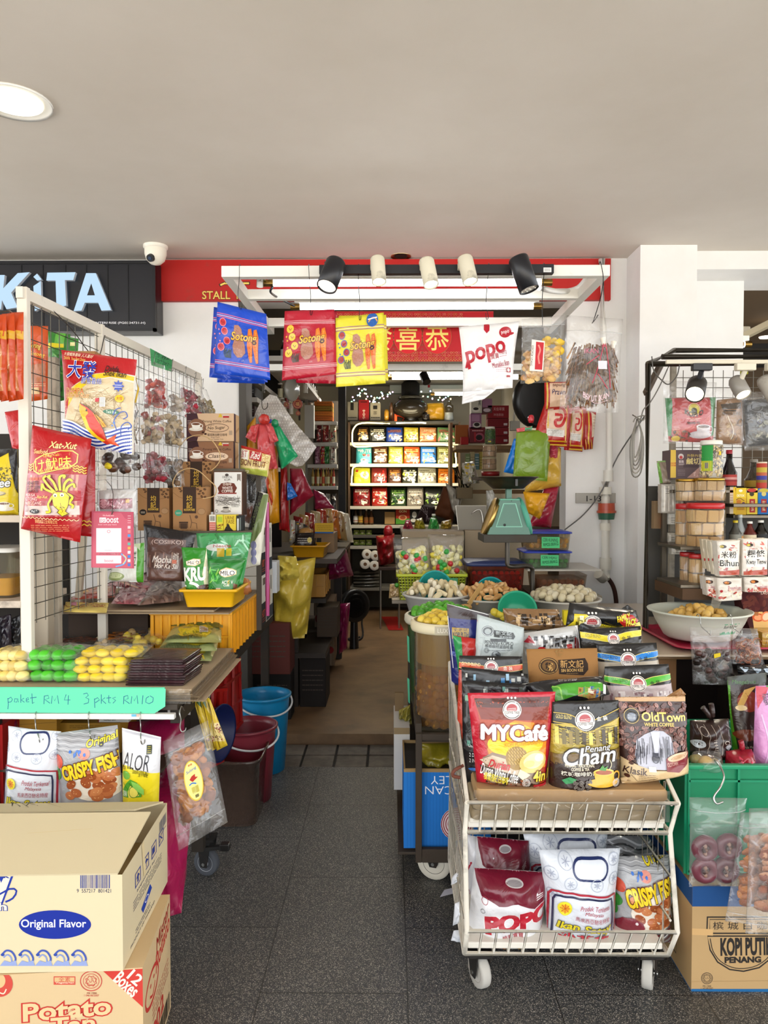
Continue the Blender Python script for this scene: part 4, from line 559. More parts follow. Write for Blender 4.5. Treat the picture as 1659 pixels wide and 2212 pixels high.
def ce(lt,px,Y,main,dark,word,title,sub,zs):
 x0,y0,x1,y1=px;w=x1-x0;h=y1-y0;pr=[G([x0,y0,x0+w*.22,y0,x0+w*.3,y0+h*.5,x0+w*.22,y1,x0,y1],dark),E(x0+w*.22,y0+h*.52,w*.19,h*.33,'8a6048'),cup(x0+w*.2,y0+h*.42,w*.24),X(title,x0+w*.34,y0+h*.24,x0+w*.95,y0+h*.35,'3c241c',.01),X('3-in-1',x0+w*.46,y0+h*.38,x0+w*.58,y0+h*.45,'5a3c30',.0,0,.2),RI(x0+w*.64,y0+h*.52,w*.25,h*.15,1.1,'5a3c30')if sub else E(x0+w*.64,y0+h*.55,w*.25,h*.15,'e8cdb0'),X(word,x0+w*.45,y0+h*.46,x0+w*.82,y0+h*.6,'2e1a14',.015,-3,.12),X('檳城無加糖白咖啡',x0+w*.44,y0+h*.72,x0+w*.86,y0+h*.82,'3c241c',.006),X('Kopi Putih',x0+w*.52,y0+h*.84,x0+w*.7,y0+h*.89,'3c241c',.0),X('Tanpa Tambah Gula',x0+w*.46,y0+h*.91,x0+w*.78,y0+h*.96,'3c241c',.0),G([x0+w*.67,y0+h*.14,x0+w*.7,y0+h*.02,x0+w*.73,y0+h*.02,x0+w*.77,y0+h*.14],'d8b83a'),R(x0+w*.76,y0+h*.05,x0+w*.9,y0+h*.16,'d8d0c0'),R(x0+w*.77,y0+h*.09,x0+w*.9,y0+h*.16,'b43030'),li(x0+w*.02,y0+h*.24,x0+w*.1,y0+h*.4,3,'d8c0b0',.8),R(x0+w*.9,y0+h*.62,x0+w*.97,y0+h*.78,'b09880'),E(x0+w*.35,y0+h*.68,3,2,'3c1c10'),E(x0+w*.4,y0+h*.74,3,2,'3c1c10')]
 return bx(lt,'coffee box',px,Y,.12,main,pr,right=[('g',[(0,0),(.35,0),(.35,1),(0,1)],dark,None),('g',[(.35,.6),(1,.4),(1,.5),(.35,.7)],'a88050',None)],scol='c09a6c',yaw=.02)
ce('cream coffee box labelled No Sugar on top of another box',(403,893,505,953),3.18,'d7b592','43262e','No Sugar','Penang White Coffee',True,1);ce('brown coffee box labelled Classic under the cream one',(405,954,504,1012),3.18,'93694c','3a1e22','Classic','Penang White Coffee',False,2)
def kf(lt,px,Y,round_col,hd=None,dp=.075):
 x0,y0,x1,y1=px;w=x1-x0;h=y1-y0;pr=[L([x0,y0+h*.12,x0+w*.25,y0+h*.24,x0+w*.7,y0+h*.26,x1,y0+h*.2],.8,'7a5634',4),R(x0+w*.29,y0,x0+w*.69,y0+h*.58,'3d2a20'),X('均',x0+w*.4,y0+h*.18,x0+w*.57,y0+h*.32,'d9b03e',.015),X('記',x0+w*.4,y0+h*.33,x0+w*.57,y0+h*.47,'d9b03e',.015),X('KOON KEE',x0+w*.33,y0+h*.48,x0+w*.65,y0+h*.525,'e0b848',.04),[[E(x0+w*a,y0+h*b,w*.045,h*.022,'3a2012',r_),L([x0+w*(a-.03),y0+h*b,x0+w*(a+.03),y0+h*b],.7,'a07850')]for a,b,r_ in((.2,.04,20),(.24,.09,-30),(.74,.05,10),(.82,.09,-20),(.9,.14,30),(.78,.15,0),(.86,.21,40),(.95,.05,10),(.96,.22,0))],E(x0+w*.16,y0+h*.57,w*.11,h*.07,round_col),li(x0+w*.09,y0+h*.55,x0+w*.23,y0+h*.6,2,'e8d8c0',.7),RI(x0+w*.85,y0+h*.54,w*.12,h*.07,.9,'8a6a48'),E(x0+w*.85,y0+h*.54,w*.1,h*.06,'ab8660'),L([x0+w*.5,y0+h*.62,x0+w*.56,y0+h*.78,x0+w*.52,y0+h*.9],1.2,'5a4030'),L([x0+w*.56,y0+h*.78,x0+w*.7,y0+h*.8,x0+w*.72,y0+h*.92],1.2,'5a4030'),E(x0+w*.7,y0+h*.66,w*.05,h*.035,'5a4030'),R(x0+w*.18,y0+h*.78,x0+w*.45,y0+h*.9,'6a4c34'),R(x0+w*.22,y0+h*.8,x0+w*.42,y0+h*.92,'4a3424'),R(x0+w*.18,y0+h*.765,x0+w*.45,y0+h*.79,'3a281c'),li(x0+w*.25,y0+h*.94,x0+w*.9,y0+h*.99,2,'4a3424',.9)]
 m_=bx('','',px,Y,dp,'a4794e',pr,mbonly=True);pa=[(BD,m_)]
 if hd:pa.append(('cord_handle',tu(0,[P(x,y,Y-.004)for x,y in hd],.0022,'c9a878',MT,7,sq=5)))
 return TH(lt,'coffee bag',pa,'kraft coffee bags on the rack')
kf('kraft coffee bag with black round badge closest to the mesh panel',(298,1054,366,1146),3.02,'1c1614');kf('kraft coffee bag with green round badge and looped cord handle',(374,1052,446,1150),3.0,'3f9a7a',[(376,1056),(374,1040),(386,1020),(410,1012),(430,1018),(450,1036),(466,1052),(464,1070),(446,1076),(438,1077)]);kf('raised kraft coffee bag with purple badge standing behind two others',(392,997,457,1106),3.1,'7a3a5a',[(394,1014),(386,990),(388,966),(406,946),(432,940),(456,950),(472,972),(476,990),(468,1006),(454,1018)])
px=461,1018,524,1113;x0,y0,x1,y1=px;pr=[R(463,1020,522,1111,'e4e2de'),X('ORIENTAL',480,1028,502,1033,'3a302c',.02),X('KOPI',485,1034,497,1039,'3a302c',.02),E(490,1026,4,3,'4a403c'),G([512,1024,520,1024,520,1040,516,1036,512,1040],'8a8078'),G([470,1054,478,1044,492,1042,506,1044,512,1054,506,1066,474,1066],'6a3226'),X('白咖啡',482,1043,500,1049,'f0e0d0',.008),X('WHITE',480,1051,502,1057,'f0e8e0',.03),X('COFFEE',479,1058,503,1064,'f0e8e0',.03),R(471,1064,511,1067,'8a2a20'),[L([random.uniform(465,520),random.uniform(1070,1094),random.uniform(465,520),random.uniform(1070,1094)],.8,random.choice(['4a4440','7a746e','9a948c']))for _ in RG(46)],cup(488,1098,18,'b8b2aa','3a3430','9a948c'),RI(468,1104,3,3,.8,'4a4440'),li(500,1088,516,1096,3,'5a544e',.8)]
bx('white coffee box with brown border and line drawing of a street','coffee box',px,3.07,.09,'6a4a38',pr,scol='4a3428');pr=[R(452,1112,466,1150,'e8e2d4'),bc(453,1114,465,1126),R(452,1128,466,1150,'c86a5a'),li(453,1130,465,1148,4,'f0d8d0',1)];bx('slim white box with barcode beside the yellow boxes','box',(452,1112,466,1146),3.0,.05,'e8e2d4',pr);bx('slim yellow green box between the white one and the drawn one','box',(468,1112,482,1146),3.0,.05,'d8cf3a',[R(470,1116,480,1128,'a8c040'),X('Rx',470,1130,480,1146,'8a2a20',.02,80)])
bx('yellow box with dark running figure drawing','box',(483,1112,510,1146),3.0,.05,'dcc23c',[X('URINE',487,1115,506,1122,'7a5a10',.02),X('EASE',489,1123,506,1131,'7a5a10',.02),G([484,1150,488,1138,494,1132,498,1140,504,1150],'2a241c'),E(492,1134,3,2.4,'2a241c')]);bx('dark grey slim box next to the yellow figure box','box',(511,1114,524,1146),3.0,.05,'2a2c2c',[R(512,1120,516,1150,'c8ccc8'),R(518,1118,520,1150,'7a8480')])
po('cream and red passion fruit drink pouch at the end of the row',DP,[521,962,586,978,578,1030,518,1020],3.22,'e6cf8a',[G([521,962,586,978,586,984,521,968],'b4221c'),G([523,970,540,974,538,994,522,990],'f0ece0'),X('紅',523,972,537,990,'b02020',.012,8),G([542,974,568,980,567,998,541,992],'b02428'),X('Red',545,977,565,992,'f6efe2',.04,8,.25),X('SION FRUIT',522,995,576,1008,'6a1c10',.02,8),[RI(572+6*(i%2),984+i*5,3,3,1,'c08a30',6)for i in RG(5)],G([521,1010,578,1016,578,1030,518,1020],'b8c050'),R(518,1016,540,1022,'e8e0b8')],pq='top')
fm,s=cg([530,1018,578,1022,570,1150,528,1148],3.3,.03,PI,.012);inn,_=pb([532,1024,574,1028,568,1088,530,1086],3.31,'1c1a1a',(),T=.02,pq=FT);TH('clear bag with black pouch and brown lump below the passion fruit pouch',SN,[(FI,fm),('pouch',inn),('brown_lump',BL(0,P(545,1112,3.3),(.04,.03,.04),'7a4a3a',FI,.2,3,12))]);po('tall white and green pouch leaning against the box stack',DP,[556,1062,580,1068,562,1220,514,1232],(3.14,3.14,3.05,3.05),'dcd8c8',[G([562,1072,580,1068,566,1150,540,1190,520,1226,514,1232,530,1180],'6a7a4a'),G([556,1062,570,1068,540,1180,516,1230,530,1170],'1c1a18'),[E(550,1180+i*16,6,9,'7a7aa0')for i in RG(3)]],T=.02,pq='top')
ON(cyl(0,P(578,1330,3.3),P(577,1085,3.3),.009,.009,'c0508a',PL,10),'slim pink pole standing at the aisle edge of the snack table','pole');TZ=P(200,1468,2.27).z;XT=-.61;zrail=P(200,1545,2.15).z;tb=[];AB(tb,'table_top',(-1.24,2.16,zrail+.012),(XT-.02,3.9,zrail+.03),'3a322a',PT,.002);AB(tb,'front_rail',(-1.24,2.135,zrail-.008),(P(375,1545,2.13).x,2.155,zrail+.008),'dedcd6',PT,.002);AB(tb,'side_rail',(XT-.045,2.17,zrail-.03),(XT-.015,3.9,zrail+.012),'2c2620',RU,.002)
for x,y in(XT-.05,2.5),(XT-.05,3.85),(-1.2,2.2),(-1.2,3.85):AB(tb,'leg',(x-.02,y-.02,.15),(x+.02,y+.02,zrail+.012),'2e2822',RU,.002)
def caster(mb_f,mb_w,c,r,yaw=0,wcol='8f9296',tyre='4a4c50'):
 ax=V(cos(yaw),sin(yaw),0);cz=V(c.x,c.y,r);M=Matrix((ax.cross(V(0,0,1)),V(0,0,1),ax)).transposed().to_4x4();M.translation=cz;la(mb_w,[(r*.62,-.012),(r*.95,-.014),(r,-.008),(r,.008),(r*.95,.014),(r*.62,.012)],M,tyre,'rubber',26);la(mb_w,[(.001,-.014),(r*.2,-.015),(r*.3,-.01),(r*.6,-.011),(r*.64,-.013),(r*.64,.013),(r*.6,.011),(r*.3,.01),(r*.2,.015),(.001,.014)],M,wcol,PL,26)
 for s_ in-1,1:e=cz+ax*.021*s_;f=c+ax*.021*s_;n_=M.to_3x3()@V(1,0,0);he(mb_f,[e-n_*.012-ax*.002-V(0,0,.012),e+n_*.012-ax*.002-V(0,0,.012),e+n_*.012+ax*.002-V(0,0,.012),e-n_*.012+ax*.002-V(0,0,.012)],[f-n_*.028-ax*.002,f+n_*.028-ax*.002,f+n_*.028+ax*.002,f-n_*.028+ax*.002],'1c1a18',RU)
 cyl(mb_f,cz-ax*.026,cz+ax*.026,.006,.006,'b0b0ac',ST,10);bo(mb_f,(c.x-.032,c.y-.032,c.z-.004),(c.x+.032,c.y+.032,c.z+.004),'1c1a18',RU,.001)
cc=P(447,1876,2.62);cc.z=.135;fm,wm=MB(),MB();caster(fm,wm,V(cc.x,cc.y,.135),.047,1.25,'b8bcc2','4c4f55');bo(fm,(cc.x-.012,cc.y-.012,.13),(cc.x+.012,cc.y+.012,zrail-.02),'1c1a18',RU);bar(fm,V(cc.x,cc.y-.03,.11),V(cc.x+.075,cc.y-.05,.125),.02,.012,'1a1816');bo(fm,(cc.x+.06,cc.y-.065,.115),(cc.x+.095,cc.y-.035,.14),'1a1816',PL,.004);tb.append(('caster',fm,[('wheel',wm)]));TH('long low snack table on casters with white front rail and dark frame','table',tb)
rv=random.Random(3);zc0=zrail+.03;n=9;th=(TZ-.001-zc0)/n
for k in RG(n):m_=MB();e=rv.uniform(-.012,.012)-.004*(n-1-k);z=zc0+k*th;he(m_,[V(-1.235,2.165-e*.3,z),V(XT+.015-e,2.165-e*.5+rv.uniform(0,.01),z),V(XT+.012-e,2.74,z),V(-1.235,2.74,z)],[V(-1.235,2.165-e*.3,z+th*.9),V(XT+.015-e,2.165-e*.5,z+th*.9),V(XT+.012-e,2.74,z+th*.9),V(-1.235,2.74,z+th*.9)],rv.choice(['a08c70','8c7a60','b09c80','7c6a52']),CA);ON(m_,'flattened cardboard sheet in the layered bed under the front packets','cardboard','cardboard sheets under the snack packets')
m_=MB();s=Surf(V(-1.5,2.158,TZ+.002),V(XT+.02,2.158,TZ+.002),V(XT+.02,2.158,zc0+.002),V(-1.5,2.158,zc0+.002),cu=.006);s.grid(m_,'f0ece4',CL,30,3,cs=False,si=(1,));s=Surf(V(XT+.024,2.158,TZ+.002),V(XT+.024,2.74,TZ+.002),V(XT+.024,2.74,zc0+.002),V(XT+.024,2.158,zc0+.002),cu=.006);s.grid(m_,'f0ece4',CL,18,3,cs=False,si=(1,));ON(m_,'crinkled clear wrap around the cardboard bed edge','plastic wrap');m_=MB()
q2=[(-40,1485),(358,1488),(357,1526),(334,1541),(-40,1539)];s=Surf(*qd([-40,1484,358,1487,357,1541,-40,1540],2.142));s.draw(m_,[G(q2,'62d2a6'),[L(p,1.5,'1f5f86')for p in([(17,1508),(18,1522),(17,1532)],[(17,1510),(24,1506),(27,1511),(24,1516),(18,1517)],[(38,1510),(32,1509),(31,1516),(36,1517),(39,1509),(40,1517)],[(45,1500),(45,1518)],[(52,1508),(46,1512),(53,1517)],[(56,1513),(62,1511),(61,1507),(57,1509),(57,1516),(63,1516)],[(69,1498),(70,1520),(74,1517)],[(65,1508),(79,1506)],[(96,1503),(95,1521)],[(95,1504),(104,1502),(106,1508),(97,1511),(108,1519)],[(111,1520),(113,1503),(118,1514),(124,1502),(127,1520)],[(143,1500),(139,1512),(152,1512)],[(148,1502),(147,1522)],[(180,1499),(188,1497),(191,1502),(185,1507),(192,1510),(191,1518),(181,1521)],[(204,1509),(205,1529)],[(204,1511),(211,1507),(215,1512),(206,1518)],[(219,1500),(219,1520)],[(227,1507),(220,1512),(229,1520)],[(235,1502),(235,1518),(239,1518)],[(230,1508),(240,1507)],[(250,1506),(243,1508),(250,1513),(244,1519)],[(268,1504),(267,1521)],[(267,1505),(276,1502),(277,1509),(269,1512),(280,1520)],[(283,1520),(285,1504),(290,1514),(296,1502),(298,1520)],[(309,1502),(307,1521)],[(322,1504),(316,1508),(315,1517),(322,1520),(330,1516),(331,1507),(324,1503)])]],PA)
Surf(*qd([284,1543,303,1543,303,1548,284,1548],2.132)).draw(m_,[R(284,1543,294,1548,'6ab0d0'),R(295,1543,303,1548,'d8b0a0')],PA);bk=MB();a=P(-40,1484,2.143);b=P(357,1538,2.143);he(bk,[V(a.x,2.143,b.z),V(b.x-.03,2.143,b.z),V(b.x-.03,2.146,b.z),V(a.x,2.146,b.z)],[V(a.x,2.143,a.z),V(b.x,2.143,a.z),V(b.x,2.146,a.z),V(a.x,2.146,a.z)],'5ac89c',PA);m_.join(bk);ON(m_,'mint green card strip with handwritten prices along the table front','price strip')
def bq(lt,x0,x1,y,z,kz,nx,ny,r,zs,gr,fz=FO,dz=.0,colfilm='ffffff',shape=(1,1,.8),amp=.14):
 rv=random.Random(zs);fruits=[];X0=P(x0,1440,y).x;X1=P(x1,1440,y).x
 for j in RG(ny):
  for i in RG(nx):m_=MB();c=V(X0+(X1-X0)*(i+.5)/nx+rv.uniform(-.004,.004),y+.012+j*r*1.7+rv.uniform(-.003,.003),z+r*shape[2]);BL(m_,c,(r*shape[0]*rv.uniform(.9,1.1),r*shape[1],r*shape[2]),rv.choice(kz),fz,amp,zs+i*3+j,12);fruits.append(('fruit',m_))
 D=ny*r*1.7+.03;f_=MB();s=Surf(V(X0-.02,y+D,z+r*.9),V(X1+.02,y+D,z+r*.9),V(X1+.025,y-.02,z+r*.5),V(X0-.025,y-.02,z+r*.5),T=r*1.05,pq=PROF[FT],cu=.006,zs=zs);s.grid(f_,colfilm,CL,14,8,.6)
 return TH(lt,'fruit packet',[(FI,f_)]+fruits,gr)
Y0=2.235;LV=.0285
for k in RG(3):nm=['bottom','middle','top'][k];bq(f'{nm} packet of pale yellow fruit at the outer end of the table',-18,52,Y0+.012*k,TZ+LV*k,['e6cc70','d8bc60','f0dc8c'],4,3,.021,10+k,'pale yellow fruit packets on the table');bq(f'{nm} packet of bright green balls on the table',62-k*2,164-k*2,Y0+.016*k,TZ+LV*k,['3fae1c','4cc024','349a18'],4,3,.0215,20+k,'green fruit packets on the table')
for k in RG(4):nm=['bottom','second','third','top'][k];bq(f'{nm} packet of bright yellow pieces between the green packets and the dark stack',[166,160,162,176][k],[270,276,272,292][k],Y0+.014*k,TZ+.0215*k,['e6c81a','eed22a','dcbc14','f0da48'],4,3,.0175,30+k,'yellow fruit packets on the table',shape=(1.35,1.1,.78),amp=.22)
for k in RG(10):m_=MB();x0,x1=P(271+k*.5-k%3,1450,2.2).x,P(404+k%4*1.8-k*.8,1450,2.2).x;z=TZ+.0072*k;s=Surf(V(x0,2.36+.004*k,z+.004),V(x1,2.36+.004*k,z+.004),V(x1-.012,2.2+.003*k,z+.003),V(x0,2.2+.003*k,z+.003),T=.0026,pq=PROF['brick'],cu=.003,zs=k);s.grid(m_,['2c1218','381820','241016'][k%3],FI,14,8);ON(m_,'very dark sheet in the stack of fruit leather on the table corner' if k<9 else 'topmost dark sheet of the fruit leather stack','dried fruit','stack of dark fruit leather')
def fk(lt,px,z0,z1,T,kl,fill,zs,xz=None,fz=CL,tint='ffffff',gr=None):
 c=[PZ(*px[0],z1),PZ(*px[1],z1),PZ(*px[2],z0),PZ(*px[3],z0)];s=Surf(*c,T=T,pq=PROF[FT],cu=.006,zs=zs);f_=MB();s.grid(f_,tint,fz,14,8,.6);inn=MB();fill(inn,s);pm=[(FI,f_),(CO2,inn)]
 if xz:e_=MB();s.draw(e_,xz,PA);pm.append(('printed_label',e_))
 return TH(lt,PK,pm,gr)
def F_l(kz,n,r,sd,v1=.9,amp=.2):return lambda m_,s:lu(m_,s,kz,n,r,sd,.08,.08,.92,v1,FO,amp,.45)
def F_b(kz,n,r,sd,ln=.06,ang=20):return lambda m_,s:bu(m_,s,kz,n,ln,r,sd,.08,.1,.92,.9,ang,20)
z_=TZ+.012;fk('flat packet of orange red strips behind the green packets',[(150,1362),(228,1356),(216,1390),(130,1392)],z_,z_,.01,'',F_b(['b4542a','c86a38','a04420'],70,.002,3,.07,12),3);fk('flat greyish packet behind the pale yellow fruit',[(70,1364),(158,1358),(136,1392),(40,1394)],z_,z_,.01,'',F_b(['9a8a72','b0a084','84745e'],60,.002,4,.05,40),4);fk('puffed grey green packet at the very rear of the table bed',[(90,1330),(180,1336),(170,1362),(48,1366)],TZ+.02,TZ+.03,.022,'',F_l(['7a7458','8c866a','6a6448'],60,.012,5),5,[X('銀魚仔',90,1342,150,1356,'4a4a3c',.01,-6)],tint='e8e8d8')
fk('smaller puffed grey packet beside the puffed grey green one',[(186,1336),(250,1336),(256,1356),(178,1358)],TZ+.02,TZ+.03,.02,'',F_l(['8c8468','9c947a','7a7258'],40,.011,6),6);fk('mixed packet of red, green and yellow sweets with orange strips',[(266,1342),(372,1346),(352,1394),(230,1388)],TZ+.02,TZ+.05,.022,'',lambda m_,s:(bu(m_,s,['d07a30','e08e3c'],40,.07,.0025,3,.05,.1,.45,.55,15,15),lu(m_,s,['e0c43c','e8d04c','dcb870'],20,.016,4,.3,.1,.95,.6),lu(m_,s,['2f9a2c','b81830','c81c34','3aa838'],7,.014,7,.2,.6,.7,.95)),7)
fk('packet of pale wrapped balls between the orange strips and mixed sweets',[(218,1368),(262,1366),(246,1392),(200,1394)],z_,z_,.014,'',F_l(['c8b088','d8c098'],14,.014,8),8)
def pickle(lt,q,z0,z1,sd,dark):
 c=[PZ(*q[0],z1),PZ(*q[1],z1),PZ(*q[2],z0),PZ(*q[3],z0)];f=Surf(*c,T=.018,pq=PROF[FT],cu=.008,zs=sd);m_=MB();f.grid(m_,'4c5c2c' if dark else '98a268',FI,16,10,.5);(xa,ya),(xb,yb2),(xc,yc),(xd,yd)=q;cx,cy,w,h=(xa+xb+xc+xd)/4,(ya+yc)/2,xb-xa,yc-ya;pr=[E(cx,cy,w*.36,h*.36,'c8b426',4),SA((cx-w*.32,cy-h*.28,cx+w*.32,cy+h*.28),30,w*.08,h*.06,['e0cc3c','a89a1c','d8c22c','8a8a20'],sd)]if not dark else[SA((cx-w*.3,cy-h*.2,cx+w*.35,cy+h*.3),24,w*.06,h*.08,['6a7a2c','8a8c24','2c3c1c'],sd)]
 pr+=[L([xd+w*.03*i,yd-h*.06,xd+w*.03*i+w*.02,yd-h*.2],1.4,'22381c')for i in RG(28)]+[L([xa+w*.1+w*.03*i,ya+h*.1,xa+w*.1+w*.03*i+w*.02,ya+h*.22],1.2,'2c4420')for i in RG(28)];pr+=[bc(cx+w*.1,cy-h*.1,cx+w*.28,cy+h*.18,'222222','e8e8e4',sd)];f.draw(m_,pr,FI);ON(m_,lt,PK,'packets of pickled greens')
pickle('lowest packet of pickled greens at the aisle corner',[(352,1394),(470,1392),(456,1428),(330,1424)],TZ+.01,TZ+.014,3,0);pickle('middle packet of pickled greens at the aisle corner',[(362,1374),(474,1368),(468,1406),(338,1408)],TZ+.035,TZ+.04,4,0);pickle('upper packet of pickled greens with bright yellow middle',[(376,1352),(478,1350),(478,1388),(352,1388)],TZ+.058,TZ+.065,5,0);pickle('rearmost dark green packet of pickled greens',[(366,1322),(478,1326),(482,1356),(366,1352)],TZ+.075,TZ+.09,6,1)
def crate(lt,x0,x1,y0,y1,z0,z1,kl,nribs=6,gr=None,wall=.006,fz=PL,rim=.012):
 b_=MB();bo(b_,(x0+.01,y0+.01,z0),(x1-.01,y1-.01,z0+.008),kl,fz)
 for a,b in((x0,y0),(x1,y0+wall)),((x0,y1-wall),(x1,y1)),((x0,y0),(x0+wall,y1)),((x1-wall,y0),(x1,y1)):bo(b_,(a[0],a[1],z0),(b[0],b[1],z1-.004),kl,fz)
 r_=MB()
 for a,b in((x0-rim,y0-rim),(x1+rim,y0+wall)),((x0-rim,y1-wall),(x1+rim,y1+rim)),((x0-rim,y0),(x0+wall,y1)),((x1-wall,y0),(x1+rim,y1)):bo(r_,(a[0],a[1],z1-.012),(b[0],b[1],z1),kl,fz,.002)
 g_=MB()
 for i in RG(nribs+1):x=x0+(x1-x0)*i/nribs;bo(g_,(x-.004,y0-rim*.8,z0+.004),(x+.004,y0,z1-.012),kl,fz);y=y0+(y1-y0)*i/nribs;bo(g_,(x1,y-.004,z0+.004),(x1+rim*.8,y+.004,z1-.012),kl,fz);bo(g_,(x0-rim*.8,y-.004,z0+.004),(x0,y+.004,z1-.012),kl,fz)
 for f in(.45,):z=z0+(z1-z0)*f;bo(g_,(x0,y0-rim*.6,z-.004),(x1,y0,z+.004),kl,fz)
 return TH(lt,'crate',[('shell',b_),('rim',r_),('lattice',g_)],gr)
ztier=P(470,1318,2.72).z;crate('yellow ribbed crate at the aisle edge under the yellow tray',-.9,XT,2.78,3.35,zrail+.031,ztier-.016,'dc9a12',9);bx('added carton coloured dark for the shaded gap under the pink packets','carton',(110,1328,320,1400),2.86,.45,'3a2c22')  # added carton, its dark brown stands for the shadow under the tier
for k in RG(2):ON(bo(0,(-1.36+.03*k,2.72+.02*k,ztier-.0155+.006*k),(XT+.01-.06*k,3.36,ztier-.01+.006*k),['8a7860','a08c70'][k],CA),['lower cardboard sheet laid over the yellow crates','upper cardboard sheet laid over the yellow crates'][k],'cardboard')
tz=ztier+.0035
def pk(lt,px,dz,kl,pr,T,zs,fz=FI,pq=FT):
 c=[PZ(*px[0],tz+dz[0]),PZ(*px[1],tz+dz[0]),PZ(*px[2],tz+dz[1]),PZ(*px[3],tz+dz[1])];s=Surf(*c,T=T,pq=PROF[pq],cu=.008,zs=zs);m_=MB();s.grid(m_,kl,fz,14,10,.5);s.draw(m_,pr,fz)
 return ON(m_,lt,PK,None)
pk('small yellow paper packet at the front edge of the upper tier',[(142,1300),(235,1302),(230,1324),(137,1322)],(.02,.006),'d8c068',[li(168,1304,228,1318,4,'a05a3a',1),RI(150,1309,8,5,1,'a06040'),R(154,1303,166,1312,'c08090')],.006,2,PA);pk('flat orange red packet between the yellow packet and the pink ones',[(186,1272),(252,1262),(248,1290),(148,1296)],(.03,.012),'a83a24',[E(180,1282,14,5,'e0a030'),G([190,1278,240,1272,236,1284,184,1290],'c87850'),SA((190,1274,236,1288),20,4,1.4,['8a2a1c','e0b890','6a3a28'],3)],.012,3)
pk('pink packet with red oval badges lying on the upper tier',[(272,1240),(352,1236),(340,1284),(228,1262)],(.07,.03),'8c3a40',[SA((240,1240,345,1278),50,6,2.2,['b04a54','7a2a30','a83a44','c08080'],4),E(300,1258,5,4,'e0c8a8'),E(262,1246,16,6,'b02a38',10),L([262,1262,300,1276],2,'b87a50')],.02,4);pk('glossy pink packet under the one with oval badges',[(262,1270),(332,1272),(322,1306),(240,1304)],(.03,.012),'9c5058',SA((248,1274,325,1302),40,6,2,['8a3a44','b87078','c89898','7a3038'],5),.016,5)
pk('brown clear packet of bark like slices beside the yellow tray',[(330,1258),(392,1248),(396,1298),(296,1308)],(.05,.012),'74574c',SA((306,1256,390,1302),60,7,2,['86685c','5c4438','94786a','a89080'],6),.022,6);pk('small packet with cream rings in front of the mocha pouch',[(352,1226),(392,1226),(392,1252),(350,1254)],(.09,.05),'6a5044',[RI(366,1238,9,6,3,'c0a890'),RI(380,1242,8,6,3,'b09880')],.018,7)
q=[(310,1132),(424,1152),(398,1256),(318,1254)];po('brown and black mocha coffee pouch standing behind the yellow tray',CP,q,2.92,'1b1819',[G([321,1160,404,1166,396,1254,320,1254],'5d4038'),X('(COSIIKO)',330,1166,398,1177,'c0a8a0',.02,2),[L([322+i*6,1192+i%3*6,322+i*6,1224],3,random.choice(['8a6458','4a302a','9a7a6c']))for i in RG(10)],X('Mocha',334,1200,374,1214,'f0e6de',.02,3,.3),X('Hor Ka Sai',338,1216,390,1226,'f0e6de',.02,3,.3),X('虎咬狮',378,1192,390,1222,'e8dcd4',.01),R(376,1208,386,1216,'c85a2a'),R(322,1228,394,1252,'6a4a40')],T=.035)
po('white and green herbal pouch half hidden behind the pink card',DP,[256,1180,312,1172,310,1258,232,1256],2.86,'e2e4dc',[G([298,1172,312,1172,310,1258,298,1258],'4a9a24'),E(252,1244,20,9,'8a9a5c'),E(252,1242,16,6,'c8d0a0'),X('白芝',285,1190,296,1222,'4a5a40',.01),G([290,1176,304,1170,304,1188],'c8d8b0')],T=.02)
def tray(lt,c0,c1,z0,h,kl,flare=.014):
 x0,y0=c0;x1,y1=c1;M=TR((x0+x1)/2,(y0+y1)/2,z0);w,d=x1-x0,y1-y0;b_=MB();tub(b_,M,[(w-2*flare,d-2*flare,0),(w,d,h),(w+.016,d+.016,h),(w+.016,d+.016,h-.006),(w+.02,d+.02,h-.006),(w+.02,d+.02,h+.003),(w-.004,d-.004,h+.003),(w-2*flare-.004,d-2*flare-.004,.004)],kl,PL,True,.012)
 return ON(b_,lt,'tray')
tx0=P(393,1290,2.74).x;ty1=3.0;tray('shallow yellow tray with three green pouches on the crate edge',(tx0,2.735),(XT+.03,ty1),tz+.003,P(440,1275,2.735).z-tz-.003,'e0aa12');tzz=tz+.009;po('green and cream chocolate malt pouch with KRUNCH style lettering in the tray',DP,[392,1182,446,1184,454,1286,402,1286],2.8,'2c8a22',[G([446,1184,502,1184,496,1300,452,1300,440,1240],'dcd8b4'),G([420,1206,434,1207,436,1216,424,1222,406,1220,404,1212],'e6c890'),G([420,1207,433,1208,434,1216,424,1220,407,1219,405,1212],'f0ece4'),X('MILO',408,1211,432,1218,'2a1810',.01,-2),X('KRU',400,1226,446,1252,'f2f0ea',.1,-3),L([414,1256,430,1262,436,1276,440,1290],6,'f0ece4',4),E(446,1270,16,9,'4a2c1c'),SA((432,1263,456,1278),24,3,2,['2e1a10','5c3a26','6e4a32'],3),E(404,1264,3,2,'f0f0e8'),L([400,1270,412,1292],3,'e8efe0')])
